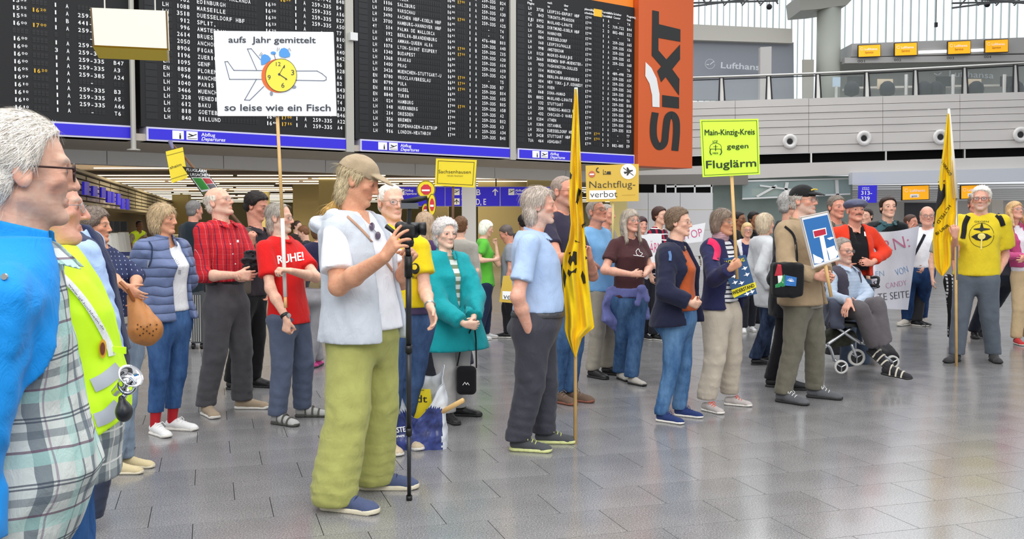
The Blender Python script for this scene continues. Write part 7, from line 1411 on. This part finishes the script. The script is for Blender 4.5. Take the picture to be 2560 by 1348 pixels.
rowsA = [(222, 1437, 1442), (260, 1434, 1446), (330, 1429, 1449), (420, 1425, 1453), (500, 1423, 1456), (560, 1427, 1460), (600, 1422, 1463), (640, 1409, 1467), (680, 1405, 1470), (740, 1410, 1476), (790, 1413, 1482), (820, 1412, 1486), (828, 1413, 1474), (845, 1418, 1455), (870, 1427, 1447), (893, 1437, 1441)]
bs_ = W(1439, 1110, 6.9); bs_ = G(1438, 1110); YA = bs_[1]
rt, MF = flag('long furled yellow flag with black emblem hanging from its pole', 'flag', rowsA, YA, None, None, base=bs_)
pole('pole', G(1438, 1110), W(1440, 228, YA + .03), .0125, .0115, WOOD, rt); pole('sleeve', W(1440, 285, YA + .01), W(1440, 219, YA + .01), .018, .012, mat('pale_sleeve', 'b8c8cc', .7), rt)
mb = MB()
for q in ([(1446, 470), (1453, 476), (1444, 512), (1439, 508)], [(1454, 563), (1464, 553), (1466, 558), (1456, 571)], [(1437, 600), (1449, 605), (1449, 607), (1438, 605)], [(1456, 676), (1462, 690), (1464, 708), (1458, 710), (1452, 690)], [(1425, 430), (1430, 436), (1428, 446), (1424, 448)], [(1464, 614), (1468, 618), (1464, 620)], [(1464, 640), (1469, 646), (1464, 649)], [(1421, 632), (1427, 630), (1425, 637)], [(1408, 670), (1416, 690), (1412, 722), (1408, 700)]): dfill(mb, MF, q, .008, 4)
dfill(mb, MF, [(1424, 640), (1434, 628), (1442, 630), (1442, 662), (1426, 666), (1420, 655)], .009, 8); dfill(mb, MF, [(1420, 674), (1442, 670), (1440, 682), (1424, 692), (1418, 684)], .009, 6); mb.build('emblem', mat('flag_black', '23221f', .8), rt)
rowsB = [(284, 2369, 2373), (320, 2364, 2376), (380, 2357, 2380), (440, 2349, 2384), (490, 2346, 2388), (530, 2341, 2390), (560, 2337, 2384), (600, 2332, 2376), (640, 2334, 2378), (665, 2337, 2377), (678, 2344, 2368), (690, 2354, 2358)]
bs_ = G(2391, 916); YB = bs_[1]; rt, MF = flag('yellow and black flag hanging from the pole at the right', 'flag', rowsB, YB, None, None, base=bs_, amp=.04)
pole('pole', G(2391, 916), W(2389, 480, YB), .014, .014, WOOD, rt); pole('upper_pole', W(2389, 496, YB), W(2372, 272, YB), .03, .012, mat('pole_white', 'ece6da', .5), rt); pole('grip_band', W(2390, 480, YB), W(2391, 700, YB), .0155, .0155, STEEL, rt)
mb = MB()
dfill(mb, MF, [(2346, 462), (2362, 460), (2363, 490), (2354, 510), (2340, 528), (2338, 520), (2343, 495)], .012, 8); dline(mb, MF, [(2346, 455), (2362, 452)], 2.2, .006)
text(mb, MF, 'WIRRGO', (2352, 405), (2374, 440), 7, .01, .008); text(mb, MF, 'HLTFELD', (2372, 512), (2341, 556), 8, .005, .008); text(mb, MF, 'BI UBER', (2342, 588), (2374, 565), 7, .01, .008); mb.build('emblem', mat('flag_black', '1c1d22', .8), rt)
# -- Nachtflugverbot placard
NY = mat('placard_straw', 'dcb648', .6); c = [(1464, 414), (1597, 410), (1597, 503), (1466, 505)]
rt, M = placard('straw yellow placard reading Nachtflugverbot with moon and bed symbols', c, 9.0, NY, .01); U = lambda x, y: (x / 5.12 + 1420, y / 5.12 + 400)
mb = MB(); dpoly(mb, M, [U(*p) for p in ellipse(772, 148, 100, 98, 32)], .003); dpoly(mb, M, [U(274, 505), U(612, 497), U(612, 385), U(274, 392)], .003); mb.build('white_fields', PRINTW, rt)
mb = MB(); text(mb, M, 'Nachtflug-', U(274, 358), U(862, 350), 17, -.008, .005, serif=True); text(mb, M, 'verbot', U(284, 480), U(632, 472), 15.5, -.006, .006, serif=True)
ribbon(mb, M, [U(390, 100), U(372, 110), U(364, 130), U(374, 150), U(400, 158)], 2.6, .005); dline(mb, M, [U(453, 125), U(453, 190)], 1.2, .005); dline(mb, M, [U(453, 180), U(548, 180)], 1.6, .005); dpoly(mb, M, [U(495, 178), U(548, 178), U(546, 145), U(497, 148)], .005); dpoly(mb, M, [U(*p) for p in ellipse(478, 152, 9, 9, 10)], .005)
dpoly(mb, M, [U(*p) for p in [(712, 150), (735, 150), (760, 145), (748, 100), (765, 92), (788, 130), (830, 128), (832, 140), (796, 155), (765, 200), (748, 196), (758, 165), (738, 178), (722, 176)]], .006); dline(mb, M, [U(708, 100), U(836, 196)], 1.6, .008)
mb.build('lettering', mat('ink_brown', '3c3a34', .7), rt); mb = MB(); dpoly(mb, M, [U(*p) for p in ellipse(306, 182, 42, 42, 20)], .004); mb.build('red_disc', mat('disc_red', 'c86a50', .6), rt); mb = MB(); dpoly(mb, M, [U(276, 194), U(334, 192), U(334, 174), U(276, 176)], .006); mb.build('disc_bar', PRINTW, rt)
mb = MB(); text(mb, M, 'www.nachtflugverbot.de', U(690, 455), U(862, 450), 2.2, 0, .005); mb.build('small_lettering', mat('print_ochre', 'a8843a', .7), rt)
pole('pole', W(1532, 500, 9.05), W(1533, 640, 9.05), .011, .011, mat('pole_cream', 'd8c684', .6), rt)
# lower Nachtflug placard leaning behind the blue shirt
c = [(1258, 690), (1330, 688), (1330, 762), (1248, 755)]; rt, M = placard('corner of a straw yellow placard hanging low behind the blue shirt man', c, 7.6, NY, .01); mb = MB(); dpoly(mb, M, [(1256, 748), (1300, 752), (1300, 730), (1256, 728)], .003); mb.build('white_field', PRINTW, rt); mb = MB(); text(mb, M, 've', (1258, 747), (1276, 749), 14, -.005, .005); mb.build('lettering', PRINTK, rt)
# -- bright green placard
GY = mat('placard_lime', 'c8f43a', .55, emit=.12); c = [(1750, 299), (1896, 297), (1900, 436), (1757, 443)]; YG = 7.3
rt, M = placard('bright yellow-green placard reading Main-Kinzig-Kreis gegen Fluglärm', c, YG, GY, .012); Q_ = lambda x, y: (x / 2.808 + 1700, y / 2.808); GK = mat('print_darkgreen', '2c3a1c', .7)
mb = MB(); text(mb, M, 'Main-Kinzig-Kreis', Q_(174, 950), Q_(525, 944), 14.5, .03); text(mb, M, 'gegen', Q_(330, 1043), Q_(480, 1040), 12, .03); text(mb, M, 'Fluglärm', Q_(185, 1182), Q_(535, 1168), 19, .035); frame(mb, M, c, 4.5, 1.2)
text(mb, M, 'IGF', Q_(231, 1006), Q_(266, 1004), 7, .01); text(mb, M, 'MKK', Q_(231, 1083), Q_(270, 1082), 5, .03); ribbon(mb, M, [Q_(208, 1046), Q_(216, 1018), Q_(250, 1004), Q_(284, 1018), Q_(292, 1044)], 1.2, .003); dline(mb, M, [Q_(212, 1046), Q_(290, 1046)], 1.4); dline(mb, M, [Q_(250, 1018), Q_(250, 1058)], 2); dline(mb, M, [Q_(234, 1030), Q_(266, 1030)], 1)
ribbon(mb, M, [Q_(214, 1048), Q_(211, 1070), Q_(222, 1088)], 2.6); ribbon(mb, M, [Q_(288, 1048), Q_(292, 1070), Q_(280, 1088)], 2.6); mb.build('lettering', GK, rt)
pole('pole', W(1829, 436, YG + .03), W(1843, 698, YG + .02), .0125, .0125, WOOD, rt)
# poster WIDERSTAND
c = [(1803, 648), (1864, 637), (1893, 735), (1836, 747)]; rt, M = placard('dark blue poster with white planes and a yellow WIDERSTAND banner', c, 7.5, mat('poster_blue', '28507c', .45), .004, 'poster', 'poster'); V_ = lambda x, y: (x / 3.37 + 1440, y / 3.37 + 460)
mb = MB(); text(mb, M, 'NACHTFLUG', V_(1238, 682), V_(1420, 652), 9, .04); text(mb, M, 'VERBOT', V_(1246, 716), V_(1320, 703), 7, .04); mb.build('yellow_lettering', mat('poster_yellow', 'f0e018', .6), rt)
mb = MB(); dpoly(mb, M, [V_(1308, 895), V_(1508, 826), V_(1520, 870), V_(1330, 962)], .003); bn = mb.build('banner', mat('poster_yellow', 'f0e018', .6), rt); mb = MB(); text(mb, M, 'WIDERSTAND', V_(1325, 936), V_(1506, 866), 9, .03, .006); mb.build('lettering', PRINTK, rt)
mb = MB()
for x, y in ((1420, 712), (1438, 765), (1338, 832), (1392, 836), (1440, 928), (1330, 780), (1480, 910)): dpoly(mb, M, [V_(x - 28, y + 8), V_(x - 4, y - 4), V_(x - 12, y - 18), V_(x + 8, y - 10), V_(x + 26, y - 16), V_(x + 14, y + 2), V_(x + 4, y + 16), V_(x - 2, y + 6)], .004)
mb.build('planes', PRINTW, rt)
# -- dead-end road sign
c = [(2001, 543), (2071, 528), (2103, 649), (2033, 672)]; Yd = 7.55; rt, M = placard('blue dead-end road sign placard with red bar and white stem', c, Yd, KB, .02, 'placard', 'placard', 12)
def ins(c, k): c = np.array(c, float); m_ = c.mean(0); return [tuple(p + (m_ - p) * k) for p in c]
ci = ins(c, .13); mb = MB(); dpoly(mb, M, ci, .002); mb.build('blue_field', mat('road_blue', '2b6fb2', .5), rt); X_ = lambda x, y: (x / 2.592 + 1820, y / 2.592 + 440)
mb = MB(); dpoly(mb, M, [X_(592, 392), X_(620, 386), X_(655, 552), X_(625, 560)], .003); dpoly(mb, M, [X_(548, 352), X_(634, 334), X_(642, 382), X_(558, 404)], .003)
for q in ([(638, 470), (690, 450), (700, 480), (718, 500), (700, 530), (660, 545), (650, 500)], [(550, 505), (575, 520), (600, 530), (620, 545), (600, 565), (560, 568)], [(640, 405), (670, 395), (690, 400), (660, 415)]): dpoly(mb, M, [X_(*p) for p in q], .003)
mb.build('white_stem', PRINTW, rt); mb = MB(); dpoly(mb, M, [X_(554, 359), X_(630, 342), X_(636, 377), X_(563, 396)], .006); mb.build('red_bar', mat('road_red', 'c0203c', .5), rt); mb = MB(); frame(mb, M, c, 1.5, 1.5, .003); mb.build('edge_trim', mat('kraft', 'a88a68', .7), rt)
pole('stick', W(2062, 655, Yd + .03), W(2078, 742, Yd + .03), .014, .013, WOOD, rt)
# black shoulder bag
Yb = 7.55; rt = thing('shoulder_bag', 'black cloth shoulder bag with flag patches on the tan jacket hip', 'bag', W(1968, 745, Yb)); Mq = Plane(W(1968, 700, Yb), (-.3, -1, 0))
def bagf(P): return sdbox(P, W(1968, 700, Yb + .06), (.125, .06, .135), None, .03) - folds(P, .008, .12, 3)
solid('body', bagf, *bb([W(1968, 700, Yb + .06)], .2), .01, cloth('131316'), rt); MS = OnSoft(bagf, Yb + .05)
for q, m_ in (([(1936, 690), (1944, 660), (1953, 662), (1956, 690)], 'b02434'), ([(1944, 690), (1956, 688), (1958, 708), (1946, 712)], 'e8e6e0'), ([(1958, 688), (1962, 686), (1962, 716), (1938, 720), (1938, 712), (1956, 708)], '2a8a50'), ([(1963, 688), (1992, 694), (1990, 716), (1962, 714)], '2b6ab0'), ([(1982, 650), (1994, 650), (1994, 656), (1982, 656)], 'e0c020')):
    mb = MB(); dfill(mb, MS, q, .004, 3); mb.build('patch', mat('patch', m_, .7), rt)
mb = MB(); 
for a in range(7): t = a * .45; dline(mb, MS, [(1976, 704), (1976 + 9 * math.cos(t), 704 - 8 * math.sin(t))], 1, .006)
mb.build('hand_symbol', PRINTW, rt); 
# -- white banner
cb = [(2190, 579), (2296, 565), (2269, 779), (2160, 770)]; Yw = 11.3
def bmap(P, off=.003):
    P = np.asarray(P, float); r = rays(P); d = 10.0 + 2.6 * np.clip((P[:, 0] - 2188) / 108, 0, 1.1) + .05 * np.sin(P[:, 0] * .11 + P[:, 1] * .02) + .03 * np.sin(P[:, 1] * .07); return EYE + r * ((d - off) / r[:, 1])[:, None]
n = 24; P = []; ca = [np.array(p, float) for p in ((2184, 580), (2298, 565), (2270, 775), (2176, 770))]
for j in range(n + 1):
    for i in range(n + 1): u, v = i / n, j / n; p = ca[0] * (1 - u) * (1 - v) + ca[1] * u * (1 - v) + ca[2] * u * v + ca[3] * (1 - u) * v; P.append((p[0], p[1] + 5 * math.sin(u * PI) * (1 - v)))
fr = bmap(P, 0); F = [(j * (n + 1) + i, (j + 1) * (n + 1) + i, (j + 1) * (n + 1) + i + 1, j * (n + 1) + i + 1) for j in range(n) for i in range(n)]; F += [tuple(v + len(fr) for v in q[::-1]) for q in F]
rt = thing('banner', 'white hand-lettered cloth banner held by the bald man', 'banner', W(2230, 775, Yw)); link_mesh('cloth', np.concatenate([fr, fr + (0, .004, 0)]), F, cloth('dcdce8', mott=.02, bump=.6), rt, True)
for s_, a, b, h, mcol in (('RN:', (2211, 632), (2276, 617), 31, 'd06a90'), ('EN', (2190, 692), (2211, 690), 14, '8ab4d8'), ('VON', (2242, 690), (2272, 680), 17, '7aa8d4'), ('CANDY', (2216, 722), (2268, 713), 14, 'd8a0c0'), ('S', (2186, 722), (2198, 720), 20, '2c2c34'), ('TE SEITE', (2196, 752), (2274, 744), 18, '3c3c48')):
    mb = MB(); text(mb, bmap, s_, a, b, h, -.012, .016); mb.build('lettering', mat('marker', mcol, .8), rt)
# -- small placards in the middle background
c = [(1590, 588), (1654, 586), (1655, 660), (1594, 667)]; rt, M = placard('white placard with pink capitals ending in GLÄRM', c, 11.9, KB, .01); mb = MB(); text(mb, M, 'UGLÄRM', (1597, 633), (1654, 631), 25, -.01); mb.build('lettering', mat('marker_pink', 'd03a78', .7), rt)
c = [(1704, 569), (1764, 557), (1756, 604), (1716, 609)]; rt, M = placard('tilted white placard with pink letters OP behind the clasped-hands woman', c, 11.5, KB, .01); mb = MB(); text(mb, M, 'STOP', (1706, 600), (1757, 590), 20, -.012); mb.build('lettering', mat('marker_pink', 'd03a78', .7), rt)
# -- yellow toy horn
c = W(1897, 659, 12.7); rt = thing('toy_horn', 'small bright yellow horn in the blonde woman\'s hand', 'horn', c); mb = MB(); mb.lathe(c, [(.02, .12), (.022, .03), (.06, -.03), (.066, -.04), (.05, -.03), (.02, .0)], (.1, -1, .1), 18) if False else mb.lathe(c, [(.02, -.12), (.024, -.02), (.06, .03), (.064, .035), (.04, .02), (.02, .0)], (-.1, -1, .25), 18); mb.build('bell', mat('horn_yellow', 'e6e41a', .4), rt, True)
# -- camera on monopod
bm = G(1023, 1251); Yc = bm[1] * 1.0; Yc2 = 4.82
rt = thing('monopod', 'black camera monopod standing on the floor before the filming man', 'monopod', bm); CB = mat('carbon', '2a2b2f', .35, .2); PB_ = W(1021, 640, Yc2)
def on(t): return bm + (PB_ - bm) * t
for k, (a, b, r) in enumerate(((.0, .02, .016), (.02, .28, .0105), (.28, .31, .0165), (.31, .62, .0125), (.62, .65, .018), (.65, .92, .0145), (.92, 1.0, .02))):
    mb = MB(); mb.tube([on(a), on(b)], r, 12); mb.build({0: 'rubber_foot', 2: 'leg_lock', 4: 'leg_lock', 6: 'grip'}.get(k, 'tube'), BLACK if k % 2 == 0 else CB, rt, True)
mb = MB(); mb.tube([on(1.0), W(1019, 618, Yc2)], .014, 10); mb.lathe(W(1018, 606, Yc2), [(.004, -.03), (.03, -.02), (.034, 0), (.03, .02), (.004, .03)]); mb.build('ball_head', BLACK, rt, True); mb = MB(); mb.tube([W(1018, 606, Yc2), W(965, 565, Yc2 - .05)], [.007, .012], 8); mb.build('pan_handle', BLACK, rt, True)
rt = thing('video_camera', 'small black video camera with rod microphone on the monopod', 'camera', W(1020, 590, Yc2)); mb = MB()
def camb(P): return smin(smin(sdbox(P, W(1018, 578, Yc2), (.05, .035, .034), rotm(78)[:, [1, 0, 2]], .012), cone(P, W(1026, 574, Yc2), W(1046, 572, Yc2 + .02), .036, .032), .01), ell(P, W(1002, 566, Yc2), (.03, .03, .025)), .01)
solid('camera_body', camb, *bb([W(1020, 578, Yc2)], .12), .0045, BLACK, rt); mb = MB(); c = W(1046, 572, Yc2); mb.lathe(c, [(.026, 0), (.03, .01), (.034, .035), (.028, .034), (.02, .01)], (1, .25, 0), 20); mb.build('lens_hood', BLACK, rt, True); mb = MB(); mb.lathe(c + (.008, 0, 0), [(.001, .0), (.024, .0), (.001, .004)], (1, .25, 0), 18); mb.build('lens', mat('lens_glass', '20243a', .05), rt)
mb = MB(); mb.box(W(1024, 515, Yc2), (.085, .04, .028)); mb.build('receiver', mat('receiver_grey', '55585e', .4), rt); mb = MB(); mb.tube([W(1024, 520, Yc2), W(1022, 560, Yc2)], .011, 8); mb.build('bracket', BLACK, rt); mb = MB(); mb.tube([W(1004, 507, Yc2), W(1052, 497, Yc2), W(1068, 494, Yc2)], [.014, .014, .010], 10); mb.build('microphone', BLACK, rt, True)
# -- plastic bag with a town sign in it
gb_ = G(1040, 1118); Yg = gb_[1]; rt = thing('carrier_bag', 'white and blue plastic carrier bag standing on the floor with a sign inside', 'bag', gb_); cx, cy_ = gb_[0], gb_[1]
PLW = mat('plastic_white', 'd9dee4', .3, bump=.5, bscale=25); PLB = mat('plastic_blue', '343f78', .25, mott=.5, mscale=16, bump=.5, bscale=25)
nu, nv = 96, 60; P = []; rg = np.random.RandomState(4)
for layer in (0, 1):
    for v in range(nv):
        for u in range(nu):
            a = 2 * PI * u / nu; ca_, sa_ = math.cos(a), math.sin(a); k = (abs(ca_) ** 4 + abs(sa_) ** 4) ** -.25; t = v / (nv - 1)
            tp = .46 + .05 * math.sin(a * 2 + .6) + .03 * math.sin(a * 5) - (.20 if sa_ < 0 else 0) * max(0, -sa_ * k) * (1 - abs(ca_ * k) ** 2) * (1 if ca_ > -2 else 0)
            z = t * tp; P.append((ca_ * k * (.205 - .02 * t - layer * .004), sa_ * k * (.095 - .03 * t - layer * .004) - .03 * max(0, t - .6), z))
P = np.array(P); dsp = folds(P.astype(f32), .012, .13, 8, (1, .6, 1)) + folds(P.astype(f32), .005, .05, 3, (1, .6, 1)); half = len(P) // 2; dsp[half:] = dsp[:half]; nrm = P * (1, 3, 0); nrm /= np.linalg.norm(nrm, axis=1)[:, None] + 1e-9; P = P + nrm * dsp[:, None]
V = P + gb_; F = []; mi = []
for layer in (0, 1):
    for v in range(nv - 1):
        for u in range(nu):
            o_ = layer * half; q = (o_ + v * nu + u, o_ + v * nu + (u + 1) % nu, o_ + (v + 1) * nu + (u + 1) % nu, o_ + (v + 1) * nu + u); F.append(q if not layer else q[::-1]); c_ = P[list(q)].mean(0); mi.append(1 if (c_[2] < .235 + .05 * math.sin(c_[0] * 9 + 1) and abs(c_[0]) < .175 and c_[1] < 0) else 0)
F += [((nv - 1) * nu + u, half + (nv - 1) * nu + u, half + (nv - 1) * nu + (u + 1) % nu, (nv - 1) * nu + (u + 1) % nu) for u in range(nu)]; mi += [0] * nu
link_mesh('bag_body', V, F, [PLW, PLB], rt, True, midx=mi)
MT = Plane(gb_ + (0, -.125, 0), (0, -1, 0)); mb = MB(); text(mb, MT, 'ERSTE', (978, 1084), (1014, 1079), 13, .03, .005); text(mb, MT, 'REIPMPE', (982, 1095), (1012, 1092), 5, .01, .005); mb.build('lettering', PRINTW, rt)
sg = thing('town_sign', 'yellow town sign with letters stadt sticking out of the carrier bag', 'sign', W(1030, 1000, Yg + .02)); M = Plane(W(1030, 1000, Yg + .0), (0, -1, 0)); mb = MB(); mb.slab(M(np.array([(990, 1060), (1085, 1058), (1076, 974), (990, 971)]), 0)[::-1] * 1.0, (0, .01, 0)); mb.build('board', YL_, sg); mb = MB(); text(mb, M, 'nstadt', (986, 1006), (1068, 1006), 18, .005); text(mb, M, 'er', (1064, 1030), (1076, 1030), 11, .005); dline(mb, M, [(990, 975), (1060, 976)], 1.2); mb.build('lettering', PRINTK, sg)
rt = thing('wooden_stick', 'pale wooden stick poking out of the carrier bag', 'stick', W(1086, 1042, Yg)); pole('rod', W(1080, 1044, Yg), W(1158, 1001, Yg - .15), .016, .016, WOOD, rt)
# -- black camera pouch carried by the old lady
Yh = 7.1; rt = thing('camera_pouch', 'black padded pouch on a long strap hanging from the old lady\'s hand', 'bag', W(1166, 987, Yh))
def pouch(P): return sdbox(P, W(1166, 951, Yh), (.073, .04, .105), None, .035)
solid('pouch', pouch, *bb([W(1166, 951, Yh)], .14), .008, cloth('17171b'), rt); mb = MB(); mb.tube([W(1143, 915, Yh), W(1150, 880, Yh), W(1178, 822, Yh), W(1186, 812, Yh - .05), W(1190, 850, Yh), W(1191, 920, Yh)], .006, 6); mb.build('strap', cloth('1c1a1c'), rt); MP = OnSoft(pouch, Yh); mb = MB(); dline(mb, MP, [(1157, 963), (1162, 956), (1166, 962), (1169, 957), (1173, 963)], 1.3); mb.build('emblem', PRINTW, rt)
# -- suitcase
gs = G(506, 868); rt = thing('suitcase', 'dark ribbed hard suitcase standing behind the red shirt man', 'suitcase', gs); mb = MB(); mb.box(gs + (0, 0, .36), (.13, .42, .58)); mb.build('shell', mat('case_grey', '3a3e42', .4), rt)
for k in range(5): mb = MB(); mb.box(gs + (-.05 + k * .025, -.215, .36), (.012, .012, .54)); mb.build('rib', STEEL, rt)
mb = MB(); mb.tube([gs + (-.04, 0, .65), gs + (-.04, 0, .78), gs + (.04, 0, .78), gs + (.04, 0, .65)], .01, 6); mb.build('handle', BLACK, rt)
for dx in (-.05, .05):
    for dy in (-.17, .17): mb = MB(); mb.lathe(gs + (dx - .015, dy, .035), [(.001, 0), (.035, 0), (.035, .03), (.001, .03)], (1, 0, 0), 12); mb.build('wheel', BLACK, rt)
# -- tan leather bag
Yt = 5.45; rt = thing('leather_bag', 'tan leather pouch bag with punched dots hanging from a shoulder strap', 'bag', W(360, 850, Yt))
def lb(P):
    d = cone(P, W(333, 745, Yt), W(362, 818, Yt - .02), .035, .088); d = smin(d, ell(P, W(364, 825, Yt - .02), (.095, .07, .085)), .02); return d - folds(P, .006, .08, 4, (1.3, 1, .4))
solid('pouch', lb, *bb([W(333, 740, Yt), W(365, 830, Yt)], .13), .007, mat('tan_leather', 'b5763a', .45, bump=.3, bscale=60, mott=.1), rt); ML = OnSoft(lb, Yt); mb = MB()
for i in range(7):
    for j in range(3):
        if (i + j) % 3 != 2: dpoly(mb, ML, ellipse(344 + i * 8 - j, 812 + j * 11 + (i % 2) * 5, 2.1, 2.1, 8), .002)
mb.build('punched_dots', mat('dot_brown', '4a2c16', .7), rt); mb = MB(); mb.tube([W(333, 750, Yt - .05), W(318, 722, Yt - .1), W(300, 705, Yt - .1)], .011, 6); mb.build('strap', LEA, rt)
# -- bulb horn
Yr = 2.75; rt = thing('bulb_horn', 'silver bulb horn with black rubber ball beside the hi-vis vest', 'horn', W(322, 990, Yr)); CHR = mat('chrome', 'd8d8da', .08, 1.0); c = W(318, 950, Yr); mb = MB(); mb.lathe(c, [(.012, -.07), (.014, -.03), (.022, 0), (.034, .018), (.037, .022), (.03, .018), (.014, .0), (.01, -.02)], (.62, -.4, .55), 28); mb.build('bell', CHR, rt, True)
mb = MB(); mb.tube([c + .024 * np.array([math.cos(a), .0, math.sin(a) - .6]) for a in np.linspace(0, 2 * PI, 18)], .0055, 8); mb.build('coil', CHR, rt, True)
mb = MB(); mb.tube([c + (-.008, .02, -.03), W(306, 1000, Yr)], .008, 8); mb.build('pipe', CHR, rt, True); b_ = W(310, 1030, Yr)
def bulb(P): return smin(ell(P, b_, (.024, .024, .029)), cone(P, b_, W(304, 996, Yr), .014, .009), .012)
solid('rubber_bulb', bulb, *bb([b_], .06), .0035, mat('rubber', '24262a', .35), rt)
# -- rollator under the seated man
rt = thing('rollator', 'silver folding rollator with four grey wheels under the seated man', 'rollator', G(2150, 935)); Yq = 8.95; FR = mat('frame_silver', 'b9bcc0', .25, .8)
X3 = lambda x, y, d=0: W(x / 2.592 + 1820, y / 2.592 + 440, Yq + d)
for wx, wy, r, d, lab in ((732, 1238, .062, -.25, 0), (832, 1176, .078, -.0, 0), (1066, 1206, .062, .2, 0), (560, 1190, .06, .3, 0)):
    c = X3(wx, wy, d); c[2] = max(c[2], r + .002); w = thing('x', '', '') if False else None
    mb = MB(); n = 20; mb.lathe(c + (0, .016, 0), [(r * .72, -.001), (r, .002), (r, .028), (r * .72, .031), (r * .72, .016)], (0, -1, 0), 24); wo = mb.build('wheel', mat('tyre_grey', 'c9c8c4', .5), rt, True)
    mb = MB(); mb.lathe(c, [(.001, -.004), (r * .74, -.004), (r * .74, .004), (.001, .004)], (0, -1, 0), 20); 
    mb.build('hub', BLACK, wo)
    mb = MB()
    for a in range(3): t = a * 2.094 + .5; mb.tube([c + (0, -.012, 0), c + (r * .7 * math.cos(t), -.012, r * .7 * math.sin(t))], .006, 5)
    mb.build('spokes', FR, wo)
for nm, pts, r in (('frame_tube', [(626, 1098), (660, 1110), (690, 1200)], .014), ('cross_brace', [(640, 1096), (720, 1040), (800, 985)], .014), ('cross_brace', [(712, 985), (790, 1040), (860, 1085)], .014), ('seat_rail', [(860, 1080), (910, 1092)], .016), ('post', [(878, 1085), (876, 1004)], .017), ('fork', [(690, 1190), (735, 1236)], .014), ('fork', [(800, 1090), (832, 1176)], .013), ('side_tube', [(650, 960), (900, 975)], .013), ('frame_tube', [(905, 1090), (1064, 1206)], .013), ('frame_tube', [(640, 1100), (560, 1188)], .013)):
    mb = MB(); mb.tube(smooth_line([X3(x, y, -.1) for x, y in pts], 4), r, 8); mb.build(nm, FR, rt, True)
def net(P): return ell(P, X3(715, 1045, .12), (.17, .12, .09)) - folds(P, .006, .06, 3)
solid('basket', net, *bb([X3(715, 1045, .12)], .22), .012, mat('basket_camo', '35372a', .8, mott=.5, mscale=18), rt)
mb = MB(); mb.slab([X3(650, 950, -.15), X3(900, 965, -.15), X3(900, 950, .25), X3(650, 935, .25)], (0, 0, -.03)); mb.build('seat', BLACK, rt)
for sx in (0, 1): mb = MB(); mb.tube(smooth_line([X3(925 + sx * 0, 660 + sx * 50, .2 + .1 * sx), X3(975, 660 + sx * 55, .15), X3(965, 720, .15)], 4), .013, 8); mb.build('handle', BLACK, rt, True)
def cl(P): return sdbox(P, X3(690, 890, -.05), (.075, .1, .13), None, .03) - folds(P, .012, .1, 5)
tag(solid('jacket', cl, *bb([X3(690, 890, -.05)], .2), .011, cloth('4c5060'), None), 'dark grey-blue jacket hanging over the rollator seat', 'jacket')
